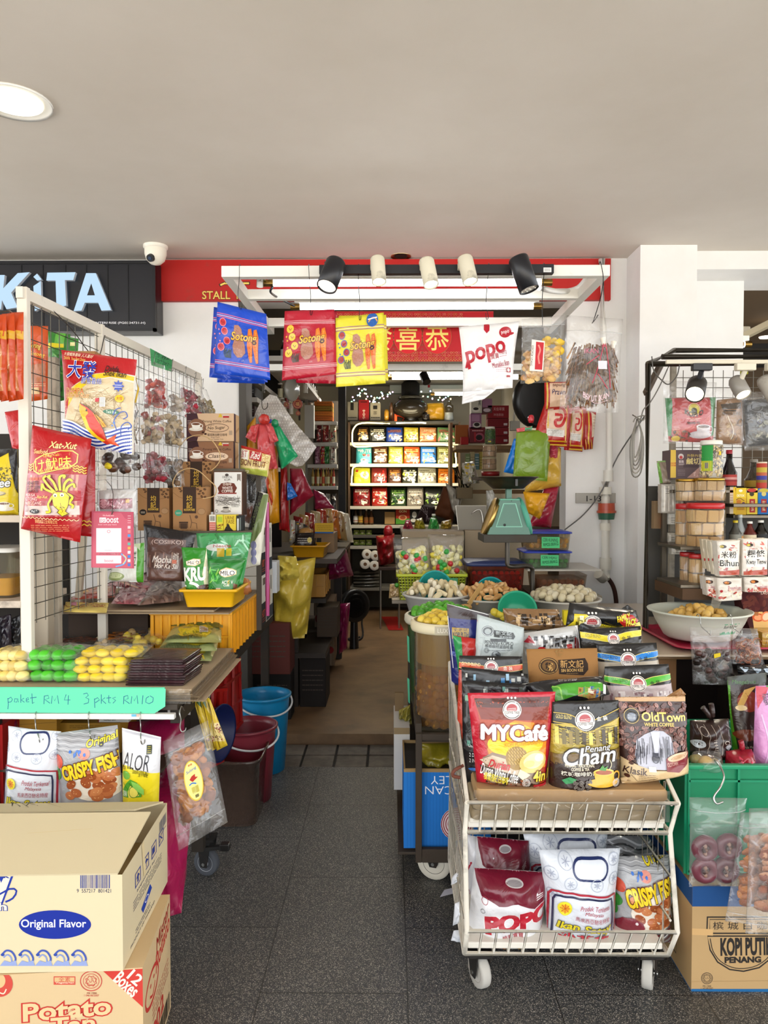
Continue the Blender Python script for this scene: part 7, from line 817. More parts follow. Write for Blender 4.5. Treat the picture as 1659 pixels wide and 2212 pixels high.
for i,(q,sd)in EN((([(848,1162),(928,1160),(930,1250),(856,1250)],3),([(924,1154),(1004,1156),(1000,1250),(930,1250)],5))):
 fm,s=cg(q,Yk_+.07+.05*i,.07,PI,.012,zs=sd);pcs=[];rv=random.Random(sd)
 for k in RG(74):u,v=rv.uniform(.1,.9),rv.uniform(.04,.74);p=s.base(u,v)+s.n*s.T*s.prof(u,v)*rv.uniform(.3,.8);m_=MB();c_=['d8cf8a','e0d8a0','d4c23c','dcca4a','c9c28c','e2dcb0'][k%6];BL(m_,p,(rv.uniform(.012,.022),.012,rv.uniform(.01,.016)),c_,FO,.25,k,8,Matrix.Rotation(rv.uniform(0,3),4,'Y'));pcs.append(('fruit_piece',m_))
 for k in RG(9):u,v=rv.uniform(.12,.88),rv.uniform(.12,.7);p=s.base(u,v)+s.n*s.T*s.prof(u,v)*.88;pcs.append(('bright_cherry',BL(0,p,.015,['2f9a3c','b8202a','3aa844','c02a30'][k%4],FO,.15,k,9)))
 TH(['bag of mixed preserved fruit at the outer side of the lime basket','bag of mixed preserved fruit at the inner side of the lime basket'][i],'fruit bag',[(FI,fm)]+pcs)
bx('tan carton panel standing behind the lime basket and fruit bags','carton',(869,1148,1002,1240),4.25,.3,'93826a');bx('tan carton panel behind the weighing scale','carton',(1004,1146,1092,1234),4.3,.3,'9c8b72')
def ftub(lt,px,Y,dp,body,lidc,fruit,r,n,lidz=True,note=None,tintc='e8e0d4',fl=.7,logo=None):
 x0,y0,x1,y1=px;a=P(x0,y1,Y);b=P(x1,y1,Y);h=P(x0,y0,Y).z-a.z;w=b.x-a.x;cx,cy=(a.x+b.x)/2,Y+dp/2;M=TR(cx,cy,a.z);b_=MB();tub(b_,M,[(w*.9,dp*.9,0),(w*.92,dp*.92,.006),(w*.98,dp*.98,h*.86),(w,dp,h*.88)],body,HA,False,.03);pt=[('tub',b_)]
 if lidc:pt.append(('lid',tub(0,M,[(w,dp,h*.87),(w*1.04,dp*1.05,h*.875),(w*1.045,dp*1.05,h*.95),(w*1.0,dp,h*.97),(w*.94,dp*.93,h*.97),(w*.92,dp*.9,h*1.0),(.01,.01,h*1.0)],lidc,PL,True,.03)))
 if note:n_=MB();nx0,ny0,nx1,ny1,t1,t2=note;Yn=Y-.012;s=Surf(*qd(rq(nx0,ny0,nx1,ny1),Yn));s.grid(n_,'4fc27c',PA,1,1,cs=False,si=(1,));s.draw(n_,[X(t1,nx0+3,ny0+3,nx1-4,ny0+(ny1-ny0)*.42,'1c3a2a',.02,2),X(t2,nx0+4,ny0+(ny1-ny0)*.52,nx1-3,ny1-5,'1c3a2a',.02,-4)],PA);pt.append(('price_note',n_))
 if logo:n_=MB();s=Surf(*qd(rq(*px),Y-.004));s.draw(n_,logo,PA);pt.append(('logo',n_))
 rv=random.Random(int(x0));pt.append(('syrup',tub(0,M,[(w*.86,dp*.84,.008),(w*.89,dp*.86,h*fl*.9)],tintc,TI,True,.03)));nx=max(3,int(w*.86/(2*r)));nz=max(2,int(h*fl/(1.8*r)))
 for j in RG(nz):
  for i in RG(nx):
   if len(pt)>n:break
   pt.append(('pickled_fruit',BL(0,(cx-w*.42+w*.84*(i+.5+j%2*.3)/nx,Y+dp*.07+r+rv.uniform(0,.01),a.z+.008+r+j*r*1.75),r*rv.uniform(.92,1.05),fruit,FO,.06,i,10)))
 return TH(lt,'fruit tub',pt)
ftub('clear box of brown orange pickled fruit without lid on the plank',(1158,1238,1272,1281),3.7,.28,'dccfc0',None,'c88658',.0155,60,fl=.72,tintc='d8a070',logo=[X('evelyn',1208,1258,1246,1264,'6a3018',.02,-4,.3),L([1222,1256,1228,1248,1226,1257],1,'6a3018',3)]);m_=MB();zq=P(1210,1234,3.68).z;bo(m_,(P(1140,1230,3.68).x,3.68,zq),(P(1300,1230,3.68).x,4.05,zq+.008),'b8b2a6',PL,.002);ON(m_,'thin grey board laid over the brown orange fruit box','board')
ftub('clear box of green pickled cherries with blue lid and green note',(1134,1190,1236,1231),3.72,.24,'d8dcd4','2238a0','4aa034',.012,40,note=(1168,1199,1207,1222,'CERI HIJAU','RM25.00/KG'),fl=.42,tintc='a8d898');ftub('clear box of yellow pickled cherries with blue lid on top of the green one',(1138,1148,1236,1189),3.72,.24,'e0d8c4','2238a0','e0ac44',.0135,40,note=(1170,1160,1209,1184,'CERI KUNING','RM25.00/KG'),fl=.66,tintc='f0d8a0')
ftub('wide box of red cherries with dark blue lid on the steel bench',(1010,1214,1136,1288),3.72,.26,'e0a090','28345e','c0201a',.013,70,fl=.7,tintc='d05040');m_=MB();x0,x1=P(1000,1212,4.0).x,P(1085,1212,4.0).x;tub(m_,TR((x0+x1)/2,4.06,P(1040,1222,4.0).z),[(x1-x0,.02,0),(x1-x0,.02,.035)],'28345e',PL,True,.009);ON(m_,'dark blue lid standing behind the box of red cherries','lid');Ysc=3.45;st=MB();stc='4c4842'
z0_=P(1098,1224,Ysc).z;tu(st,[P(1150,1330,Ysc+.06),P(1150,1240,Ysc+.06),P(1148,1226,Ysc+.05),P(1136,1222,Ysc+.04),P(1108,1224,Ysc),P(1097,1220,Ysc),P(1096,1206,Ysc),P(1096,1165,Ysc)],.011,stc,DS,12,sq=4);pl=MB();a=P(1044,1155,Ysc-.09);b=P(1160,1172,Ysc-.09);bo(pl,(a.x,Ysc-.1,b.z),(b.x,Ysc+.12,a.z),'3c3832',RU,.003);TH('bent steel stand carrying the mint green scale',SD,[('bent_tube',st),('platform',pl)])
G_='5d7f72';zb0,zt0=P(1098,1153,Ysc).z,P(1100,1080,Ysc).z
def sx(px):return P(px,1100,Ysc-.05).x
bd=MB();he(bd,[V(sx(1052),Ysc-.08,zb0),V(sx(1144),Ysc-.08,zb0),V(sx(1144),Ysc+.1,zb0),V(sx(1052),Ysc+.1,zb0)],[V(sx(1080),Ysc-.055,zt0),V(sx(1122),Ysc-.055,zt0),V(sx(1122),Ysc+.07,zt0),V(sx(1080),Ysc+.07,zt0)],G_,PT);s=Surf(V(sx(1080),Ysc-.0555,zt0),V(sx(1122),Ysc-.0555,zt0),V(sx(1144),Ysc-.0805,zb0),V(sx(1052),Ysc-.0805,zb0));s.draw(bd,[L([1088,1088,1114,1088,1128,1138,1072,1138,1088,1088],2,'8ec9b2'),L([1090,1090,1113,1090,1126,1136,1075,1136,1090,1090],1,'5f9a84'),E(1090,1134,3,3,'18201c'),E(1105,1082,1.2,1.2,'3a4a44')],PT)
dl=[]
for sg in-1,1:xb,xt=(sx(1052),sx(1080))if sg<0 else(sx(1144),sx(1122));c=V((xb+xt)/2+sg*.006,Ysc+.01,(zb0+zt0)/2-.002);ax=V(sg*(zt0-zb0),0,abs(xb-xt)).normalized();xx,yy=fo(ax);M=Matrix((xx,yy,ax)).transposed().to_4x4();M.translation=c;dl.append(('dial',la(0,[(.001,-.01),(.094,-.01),(.097,.004),(.092,.012),(.084,.01),(.001,.008)],M,'4f9e86' if sg>0 else 'b89a5c',PT if sg>0 else ST,36)))
nk=MB();bo(nk,(sx(1096),Ysc-.02,zt0),(sx(1108),Ysc+.02,P(1100,1056,Ysc).z),G_,PT,.003);cr_=MB();bo(cr_,(sx(1080),Ysc-.06,zt0-.001),(sx(1122),Ysc+.07,zt0+.006),'6aa890',PT,.002);pn=MB();Mp=TR(sx(1101),Ysc,P(1100,1056,Ysc).z);la(pn,[(.001,0),(.07,0),(.105,.03),(.135,.052),(.14,.052),(.14,.056),(.132,.056),(.1,.034),(.068,.005),(.001,.005)],Mp,'4a4236',DS,36);bo(pn,(sx(1106),Ysc-.14,P(1100,1050,Ysc).z),(sx(1111),Ysc-.11,P(1100,1036,Ysc).z),'1c1814',PL)
TH('mint green spring scale with a round steel pan','scale',[('housing',bd)]+dl+[('neck',nk),('top_plate',cr_),('pan',pn)]);shf=[];xs0,xs1=P(985,900,Yr).x,XR+.28
for py in 962,1058:m_=MB();z=P(1000,py,Yr).z;bo(m_,(xs0,Yr,z-.03),(xs1,Yr+.5,z),'8a6a44',PT,.002);shf.append((SB,m_))
AB(shf,'side_panel',(xs0-.02,Yr+.3,STEPZ),(xs0,Yr+.5,1.92),'7a5834',PT);TH('wooden shelf behind the scale with boxed goods','shelf',shf);zc_=P(1000,962,Yr).z
def rbox(lt,px,kl,pr,Y=Yr+.06,d=.12,gr='red boxes on the wooden shelf'):return bx(lt,'box',px,Y,d,kl,pr,PA,gr)
rbox('white patterned box on the pile behind the white snack bag',(1018,864,1041,892),'c9c4b4',[E(1028,885,9,5,'e0dcd0'),E(1028,883,6,3,'2a201c'),X('黑',1033,864,1039,876,'1c1a18',.012)],gr='boxes on the wooden shelf');rbox('lilac and brown box next to the white patterned box',(1042,861,1063,892),'9a6a86',[R(1042,880,1063,892,'5a3a3a'),E(1052,886,8,4,'c8b8c0')],gr='boxes on the wooden shelf');rbox('lilac box with dark cup below the white patterned box',(1017,893,1040,926),'8a5a78',[R(1019,896,1036,910,'a87a98'),E(1030,918,9,6,'c8c0b8'),E(1030,917,6,4,'2a1c18')],gr='boxes on the wooden shelf')
rbox('wine red box with round dark picture on the wooden shelf',(1014,923,1049,956),'6a1420',[E(1036,944,10,9,'9a4a5a'),E(1035,945,7,6,'241414'),li(1020,928,1044,933,1,'e0a8a8',1.5),R(1024,934,1028,954,'a02028')],gr='boxes on the wooden shelf')
for k in RG(4):y0=876+[0,28,48,66][k];y1=[903,923,941,958][k];rbox(['topmost red box with pale characters in the tall pile','second red box of the tall pile','third red box of the tall pile','lowest red box of the tall pile'][k],(1054,y0,1099,y1),['8a0f1c','7a0d18','82101c','7c0e18'][k],[X('天伯草葉',1066,880,1090,887,'d8a0a0',.01)if k==0 else[],X('沖泡茶飲',1066,893,1088,899,'c89090',.008)if k==0 else[],R(1088,y1-9,1096,y1-4,'d0c0c0')if k else[]])
def cn(lt,px,Y,lidc,bodycol,kind,zs,lab=None,cat='jar',base=None):
 x0,y0,x1,y1=px;a=P(x0,y1,Y);b=P(x1,y1,Y);r=(b.x-a.x)/2;h=P(x0,y0,Y).z-a.z;cx=(a.x+b.x)/2;cy=Y+r;z0=a.z if base is None else base;M=TR(cx,cy,z0);g_=MB();la(g_,[(.001,0),(r*.92,0),(r,.008),(r,h*.84),(r*.9,h*.88),(r*.9,h*.9)],M,'f0ece4',HA,28);l_=MB();la(l_,[(r*.93,h*.88),(r*.95,h*.885),(r*.95,h*.985),(r*.9,h),(.001,h)],M,lidc,ST if lidc in('b08a3c','b8923e')else PL,28);c_=MB();rv=random.Random(zs)
 if kind=='slab':
  lev=max(2,int(h*.84/.045));nn=9
  for j in RG(lev):
   for i in RG(nn):a_=2*pi*i/nn+j*.3;q=Matrix.Translation((cx+cos(a_)*r*.76,cy+sin(a_)*r*.76,z0+.006+(j+.5)*h*.83/lev))@Matrix.Rotation(a_,4,'Z')@Matrix.Rotation(rv.uniform(-.1,.1),4,'X');bo(c_,(-r*.16,-r*.27,-h*.38/lev),(r*.14,r*.27,h*.38/lev),rv.choice(bodycol),'dry',.003,q)
 elif kind=='nuts':
  for i in RG(230):a_=rv.uniform(pi,2*pi);q=r*.9;BL(c_,(cx+cos(a_)*q,cy+sin(a_)*q,z0+rv.uniform(.01,h*.82)),(.006,.005,.008),rv.choice(bodycol),FO,.2,i,6)
 pt=[('jar',g_),('lid',l_),(CO2,c_)]
 if lab:
  b_=MB()
  for f0,f1,t0,t1,cc in lab:k=8;vs=[V(cx+cos(t0+(t1-t0)*i/k)*(r+.001),cy+sin(t0+(t1-t0)*i/k)*(r+.001),z0+h*f)for f in(f0,f1)for i in RG(k+1)];b_.add(vs,[(i,i+1,k+2+i,k+1+i)for i in RG(k)],cc,PA,True)
  pt.append(('label',b_))
 return TH(lt,cat,pt)
cn('slim green can with white lid in front of the red boxes',(1049,921,1071,960),4.9,'e0dccf',['3a4a2a','5a6a2c'],'nuts',3,[(.05,.8,3.3,6.1,'3a5a34'),(.1,.3,3.9,5.6,'5a3a4a'),(.12,.2,4.2,4.8,'c8b83a')],base=None);cn('upper clear jar of wafer squares under the slim green can',(1044,960,1075,988),4.9,'a89878',['b09070','c0a080'],'slab',4);cn('lower clear jar of wafer squares above the scale pan',(1043,988,1075,1016),4.9,'a89878',['a88868','b89878'],'slab',5)
m_=MB();c=P(1062,1026,4.9);la(m_,[(.001,0),(.06,0),(.062,.03),(.001,.03)],TR(c.x,4.96,P(1062,1028,4.9).z),'7a1414',PL,20);ON(m_,'red lidded container right above the scale pan','jar');m_=MB();a=P(1030,1030,4.85);bo(m_,(P(1020,1030,4.85).x,4.85,a.z-.02),(P(1096,1030,4.85).x,5.2,a.z),'4a3c2c',PT);ON(m_,'dark board carrying the clear jars','shelf')
for k in RG(4):bx(['pale green slim box by the light rope','cream slim box near the light rope','teal and white slim box near the jars','yellow topped slim box near the jars'][k],'box',(1006+k*10,980-k%2*4,1015+k*10,1014),Yr+.1,.06,['7a8a5a','a89a70','5a7a7a','a89440'][k],li(1007+k*10,985,1014+k*10,1008,4,['d8d8b0','6a5a3a','e0e0d8','5a4a1a'][k],1.2,k),PA)
bx('orange brown card box on the shelf corner beside the lit rope','box',(984,918,1012,958),Yr+.2,.05,'a05a24');bx('tiny red box on the edge of the wooden shelf','box',(996,944,1012,960),Yr+.05,.06,'a01c1c');bk_=MB();c=P(1002,1066,5.0);bo(bk_,(c.x-.045,5.0,c.z-.035),(c.x+.06,5.12,c.z+.04),'6a5a40',MT,.003);sk=[];rv=random.Random(9)
for i in RG(14):m_=MB();a=V(c.x+rv.uniform(-.03,.05),5.05+rv.uniform(-.02,.03),c.z+.03);stick(m_,a,a+V(rv.uniform(-.1,.05),0,rv.uniform(.08,.16)),rv.uniform(.004,.008),rv.choice(['8a7a50','2a2420','b0a070','4a4a3a','c8b888']),PL,6);sk.append(('stick',m_))
TH('small basket of sticks and brushes beside the scale pan','basket',[('basket',bk_)]+sk);m_,s=pb([998,1000,1024,996,1036,1044,1000,1046],4.95,'b8b0a0',SA((1000,1002,1030,1042),24,5,2,['6a6a4a','e0e0d4','8a8a70','c8a830'],3),T=.06,pq=PI,cu=.04,fz=FL);ON(m_,'crinkled packet of dried leaves above the utensil basket',PK);m_,s=pb([958,1050,988,1062,978,1128,938,1112],5.2,'5a3014',(),T=.05,pq=FT,cu=.02,fz=MT)
ON(m_,'brown cloth sheet standing behind the yellow carrier bags','cloth');m_,s=pb([962,1042,1000,1068,988,1120,976,1100],5.15,'b0a898',(),T=.05,pq=FT,cu=.04);ON(m_,'pale plastic bag in front of the brown cloth',PG);m_=MB();s=Surf(*qd([912,1090,940,1094,938,1130,896,1128],5.4),T=.05,pq=PROF[PI],cu=.02);s.grid(m_,'2a1412',MT,10,10);s.draw(m_,[L([905+i*6,1096,935-i*5,1126],.8,'a8989a')for i in RG(4)],MT)
ON(m_,'dark sack with dotted pale lines behind the carrier bags','sack')
for i,(q,kl,lab)in EN((([(876,1124),(886,1122),(896,1148),(868,1148)],'a81c40','crimson knotted bag peeking over the carton'),([(898,1122),(912,1118),(922,1148),(892,1148)],'9a8a20','olive yellow knotted bag peeking over the carton'),([(930,1118),(944,1120),(952,1148),(922,1148)],'3a9a44','green knotted bag peeking over the carton'),([(954,1126),(974,1122),(976,1148),(950,1148)],'a8841c','mustard knotted bag peeking over the carton'))):m_,s=pb(q,4.6,kl,(),T=.06,pq=PI,cu=.05);ON(m_,lab,PG)
BT('bottle with yellow band and white cap behind the green knotted bag',(P(937,1130,4.8).x,4.8,P(937,1150,4.8).z),.12,.03,'4a6a3a','d8d4c8',[],lz='b08a20');m_=MB();bo(m_,(P(868,1148,4.5).x,4.36,P(900,1152,4.6).z-.03),(XR+.28,5.5,P(900,1152,4.6).z),'4a4036',PT);bo(m_,(XR+.2,4.4,STEPZ),(XR+.28,5.5,P(900,1152,4.6).z-.03),'4a4036',PT);ON(m_,'dark counter behind the carton panels','counter');m_=MB();s=Surf(*qd([984,1092,1050,1092,1056,1148,990,1148],4.4))
s.grid(m_,'8a8478',MT,2,2,cs=False,si=(1,-1));s.draw(m_,[L([984,1092,990,1148],1.6,'c0bcb0'),L([984,1092,1050,1092],1.2,'a8a498')],ST);tu(m_,[P(1018,1110,4.38),P(1030,1102,4.38),P(1040,1106,4.38),P(1046,1148,4.38)],.004,'d8d4cc',ST,6,sq=4);ON(m_,'upright steel tray with handle beside the scale housing','tray');m_,s=pb([1050,1060,1064,1058,1080,1090,1052,1110],4.5,'b9b6ac',(),T=.04,pq=PI,cu=.04,fz=FL)
ON(m_,'crumpled grey film bag beside the scale dial',PG);m_,s=pb([812,1158,852,1152,850,1214,818,1226],7.2,'8a0f18',(),T=.13,pq=PI,cu=.05,kb=1);k_=MB();BL(k_,P(838,1148,7.2),(.05,.05,.06),'9a141c',FI,.4,3,10);TH('dark red knotted bag sitting on the chrome stool',PG,[(BD,m_),('knot',k_)]);sl=[];zs_=P(835,1222,7.2).z;AB(sl,'seat',(P(818,1222,7.1).x,7.05,zs_-.03),(P(866,1222,7.1).x,7.35,zs_),'3a2a22',PT,.004)
for px,Y in(822,7.08),(862,7.08),(822,7.32),(862,7.32):m_=MB();x=P(px,1240,Y).x;cyl(m_,(x,Y,STEPZ),(x,Y,zs_-.03),.01,.01,'b0aeaa',ST,8);sl.append(('leg',m_))
TH('chrome legged stool carrying the dark red knotted bag','stool',sl);m_,s=pb([842,1262,862,1260,866,1290,840,1292],3.72,'b89a6a',SA((844,1264,862,1288),20,3,1.4,['d8c09a','8a6a40'],3),pq=PI);ON(m_,'small packet with dry bits at the end of the steel bench',PK);ON(BL(0,P(857,1264,3.68),.012,'3f8a2c',FO,.1,3,8),'single green sweet on the packet at the bench end','sweet');m_=MB();c=P(1162,866,4.35);M=TR(c.x,c.y,c.z)@Matrix.Rotation(radians(90),4,'X')@Matrix.Rotation(radians(25),4,'Y')
for r in .03,.055,.08,.105,.13,.152:la(m_,[(r,.02-r*.12),(r+.004,.02-r*.12),(r+.004,.026-r*.12),(r,.026-r*.12)],M,'1c1a18',PL,32)
for i in RG(36):a=2*pi*i/36;bar(m_,M@V(.02*cos(a),.02*sin(a),.022),M@V(.152*cos(a),.152*sin(a),.004),.002,.002,'26221f',PL)
la(m_,[(.15,-.04),(.158,-.03),(.158,.02),(.15,.03)],M,'1a1816',PL,36);h_=MB();la(h_,[(.001,-.02),(.032,-.02),(.03,.0),(.001,.004)],M,'2a2624',PL,18);cyl(h_,M@V(0,0,-.02),M@V(0,0,-.16),.035,.03,'1a1816',PL,14);b3=MB()
for i in RG(3):a0=i*2.09;vs=[M@V(.03*cos(a0),.03*sin(a0),-.02),M@V(.13*cos(a0+.1),.13*sin(a0+.1),-.03),M@V(.135*cos(a0+.9),.135*sin(a0+.9),-.008),M@V(.03*cos(a0+1.2),.03*sin(a0+1.2),-.012)];vs+=[v+M.to_3x3()@V(0,0,.002)for v in vs];b3.add(vs,[(0,1,2,3),(7,6,5,4),(0,4,5,1),(1,5,6,2),(2,6,7,3)],'2c2826',PL)
TH('black wall fan behind the cracker bag at the opening corner','fan',[('cage',m_),('motor',h_),('blades',b3)])
def pw(q,Y,lt,xz=()):
 x0,y0=q[0];x1,y1=q[2];w=x1-x0;h=y1-y0;f=lambda a,b:(x0+w*a,y0+h*b);pr=[G([f(.02,.55),f(.12,.1),f(.9,.06),f(.85,.75),f(.05,.72)],'d8b8a0'),L([f(.05,.95),f(.16,.05)],w*.05,'e0b83a'),L([f(.86,.95),f(.92,.05)],w*.05,'e0b83a'),[L([f(.35,.12),f(.75,.12),f(.85,.3),f(.7,.5),f(.45,.52),f(.42,.4),f(.62,.38),f(.66,.28),f(.4,.26)],w*.13,'b81c1c',4)],G([f(.06,.58),f(.8,.62),f(.78,.78),f(.02,.74)],'e0dcd4'),li(f(.1,.6)[0],f(0,.61)[1],f(.74,0)[0],f(0,.75)[1],4,'6a5a50',.8),[L([f(0,.86+k*.04),f(.95,.88+k*.04)],h*.03,['c8961c','8a1a14','e0b83a'][k])for k in RG(3)]]
 return po(lt,PK,q,Y,'ab1a16',pr+list(xz),'red and white packets by the stall corner',T=.035,pq=FT,cu=.012,nu=14,nv=16)
pw([(1176,872),(1238,868),(1226,966),(1146,962)],3.95,'red and cream prawn packet in the middle of the corner bunch');pw([(1228,880),(1268,876),(1258,976),(1218,972)],4.0,'second red packet of the corner bunch turned sideways');po('red packet with cream edge sticking out of the corner bunch',PK,[1238,884,1288,890,1280,970,1262,972],4.04,'b41c1a',[G([1276,890,1290,900,1286,940,1276,946],'dccab4'),L([1270,888,1268,960],3,'e0b83a'),li(1278,898,1288,930,5,'a05a50',.8),[L([1262+i*3,950,1266+i*3,972],1.6,['e0a83a','8a1a10'][i%2])for i in RG(6)]],'red and white packets by the stall corner',pq=FT)
po('upper red packet with dark lettering half covered by the dried sticks',PK,[1176,826,1226,824,1224,880,1176,884],3.92,'b02018',[G([1186,828,1222,828,1220,878,1186,880],'d8b496'),X('Prawn',1190,842,1220,854,'2a1a4a',.04,0,.1),X('tepung',1192,830,1220,838,'5a2018',.03,0,.2),L([1181,826,1181,884],3,'e0b83a')],'red and white packets by the stall corner',pq=FT);ON(BL(0,P(1147,905,3.98),(.018,.02,.022),'c02a34',FI,.4,3,9),'red bag knot beside the prawn packets','bag knot')
cj('blue carrier bag bundle behind the olive one',[1110,948,1128,944,1128,1028,1088,1020],4.02,'1572c8',.03,gr=CS);cj('olive green carrier bag bundle hanging above the scale',[1116,928,1190,930,1182,1040,1108,1032],3.93,'6a8616',.025,cu=.008,gr=CS);cj('large pale yellow carrier bag bundle behind the olive one',[1168,940,1212,968,1212,1050,1132,1064],4.02,'cda23a',.06,cu=.03,gr=CS);cj('amber yellow carrier bag bundle beside the scale housing',[1130,1062,1188,1066,1166,1122,1140,1108],3.98,'dfa014',.06,cu=.03,gr=CS)
cj('wine red carrier bag bundle lowest of the bags by the wall',[1176,1052,1208,1048,1190,1140,1142,1136],4.04,'9a1630',.05,cu=.025,gr=CS);cj('thin pink red bag layer behind the amber bundle',[1186,964,1206,960,1204,990,1188,996],3.98,'b03848',.015,gr=CS);m_,s=pb([1115,926,1150,920,1148,930,1117,934],3.92,'d0555a',[G([1134,923,1150,920,1148,930,1133,932],'2a9a6a')],T=.008,pq=FT);ON(m_,'coral and green folded strip along the top of the olive bundle','bag strip')
m_=MB();c=P(1112,920,5.4);tu(m_,[P(1118,830,5.4),P(1112,880,5.4),P(1110,915,5.4)],.006,'d0ccc2',PL,8,sq=3);bo(m_,(c.x-.035,5.38,c.z-.035),(c.x+.035,5.42,c.z+.035),'b8b4a8',PL,.004);ON(m_,'pale wall socket with cable on the inner wall','socket');Yt=2.53;tx0=P(898,1590,Yt).x;ztp_=P(898,1586,Yt).z;zbm=P(898,1835,Yt).z;zbl=P(898,1864,Yt).z;DK='3d342b';tl=[];tx1=tx0+.78;ty1=3.32
def tb(nm,a,b):AB(tl,nm,a,b,DK,RU,.002)
tb('post',(tx0,Yt,zbl),(tx0+.022,Yt+.022,ztp_));tb('post',(tx1,Yt,zbl),(tx1+.022,Yt+.022,ztp_));tb('post',(tx0,ty1,zbl),(tx0+.022,ty1+.022,ztp_+.05));tb('post',(tx1,ty1,zbl),(tx1+.022,ty1+.022,ztp_+.05));tb('top_rail',(tx0+.022,Yt,ztp_-.022),(tx1,Yt+.022,ztp_));tb('top_rail',(tx0,Yt+.022,ztp_-.012),(tx0+.022,ty1,ztp_+.03));tb('bottom_rail',(tx0+.022,Yt,zbl),(tx1,Yt+.022,zbm));tb('bottom_rail',(tx0,Yt+.022,zbl),(tx0+.022,ty1,zbm))
tb('deck',(tx0+.022,Yt+.022,ztp_-.035),(tx1,ty1,ztp_-.023));tb('lower_deck',(tx0-.06,Yt+.022,zbm-.03),(tx1,ty1,zbm-.02));fm,wm=MB(),MB();cv=V(tx0+.07,Yt+.07,zbl);caster(fm,wm,cv,.062,radians(70),'4a463e','cfc8b8');tl.append(('caster',fm,[('wheel',wm)]));fm,wm=MB(),MB();caster(fm,wm,V(tx0+.05,ty1-.05,zbl),.062,.4,'c8c2b2','8a8478');tl.append(('caster',fm,[('wheel',wm)]));TH('dark rusty steel trolley carrying the pickled fruit tubs','trolley',tl)
ztd=ztp_-.0225
def rtub(lt,cx,cy,r,h,kl,fz,rimcol,fruits=None,wt=None,n=36,z0=None,taper=.86,fill=.93,name='fruit_tub'):
 M=TR(cx,cy,z0 if z0 is not None else ztd);b_=MB();zz=z0 if z0 is not None else ztd;la(b_,[(.001,.0),(r*taper,0),(r*(taper+.02),.01),(r*.97,h*.9),(r*.97,h),(r*.945,h),(r*.945,h*.9),(r*(taper-.02),.012),(.001,.012)],M,kl,fz,n);rm=MB();la(rm,[(r*.972,h*.9),(r*1.06,h*.905),(r*1.09,h*.93),(r*1.08,h*.985),(r*1.03,h*1.0),(r*.95,h*.995),(r*.95,h*.9)],M,rimcol,PL,n);pt=[(BD,b_),('rim',rm)]
 if wt:
  w_=MB();k=8;t0,t1=4.35,5.1;vs=[V(cx+cos(t0+(t1-t0)*i/k)*(r*1.095),cy+sin(t0+(t1-t0)*i/k)*(r*1.095),zz+h*f)for f in(.915,.985)for i in RG(k+1)];w_.add(vs,[(i,i+1,k+2+i,k+1+i)for i in RG(k)],'b9b098',PL,True);co,tr,lo,hi=glyphs(wt,.02);q=(co-lo)/(hi-lo);t_=MB();vs=[V(cx+cos(t0+.08+(t1-t0-.16)*a)*(r*1.1),cy+sin(t0+.08+(t1-t0-.16)*a)*(r*1.1),zz+h*(.93+.04*b))for a,b in q];t_.add(vs,[tuple(f)for f in tr.tolist()],'ece6d4',PL)
  w_.join(t_);pt.append(('embossed_label',w_))
 return TH(lt,'tub',pt)
def proto(lt,cat,gr,r,shape,kl,fz=FO,amp=.1,zs=1,nn=14):
 m_=MB();BL(m_,(0,0,0),(r*shape[0],r*shape[1],r*shape[2]),kl,fz,amp,zs,nn);o=ON(m_,lt,cat,gr,org=(0,0,0))
 return o
def hq(protos,spots,zs=1):
 rv=random.Random(zs)
 for i,p in EN(spots):
  o=protos[i%len(protos)];rot=rv.uniform(0,6),rv.uniform(0,6),rv.uniform(0,6)
  if i<len(protos):o.location=p;o.rotation_euler=rot
  else:dup(o,p,rot=rot)
def dome(cx,cy,z,r,d,hgt,zs=1,back=True,jit=.15,levels=None):
 rv=random.Random(zs);out=[];st=d*.94;k=int(r/st)+1
 for j in RG(-k,k+1):
  for i in RG(-k,k+1):
   x=(i+j%2*.5)*st;y=j*st*.87;q=hypot(x,y)
   if q>r-d*.42:continue
   out.append(V(cx+x+rv.uniform(-jit,jit)*d,cy+y+rv.uniform(-jit,jit)*d,z+hgt*(1-(q/r)**2)+rv.uniform(-.1,.25)*d))
 return out
cA=P(962,1580,2.68).x,2.7;hA=P(940,1350,2.58).z-ztd;rA=.117;rtub('tall translucent tub of yellow pickled fruit with embossed rim at the trolley front',cA[0],cA[1],rA,hA,'e8dcc0',HA,'ddd2b0',wt='LUXURY',taper=.95);gy=[proto('yellow pickled fruit heaped at the mouth of the tall front tub','pickled fruit','yellow pickled fruit at the top of the front tub',.0185,(1.05,1,.95),c_,zs=i)for i,c_ in EN(('d9bc3c','e2c84c','cfae30'))]
zA=ztd+hA*.95;hq(gy,dome(cA[0],cA[1],zA,rA*.97,.037,.035,4),4);gl=[proto('pale yellow fruit showing through the wall of the tall front tub','pickled fruit','yellow fruit inside the front tub',.0155,(1,1,1),c_,'milky',zs=i+5)for i,c_ in EN(('f0c860','e6b84c'))];sp=[];rv=random.Random(3)
for j in RG(7):
 for i in RG(11):a=pi*1.0+pi*(i+.5*(j%2))/11;q=rA*.8;sp.append(V(cA[0]+cos(a)*q+rv.uniform(-.003,.003),cA[1]+sin(a)*q,ztd+.03+j*.027+rv.uniform(-.003,.003)))
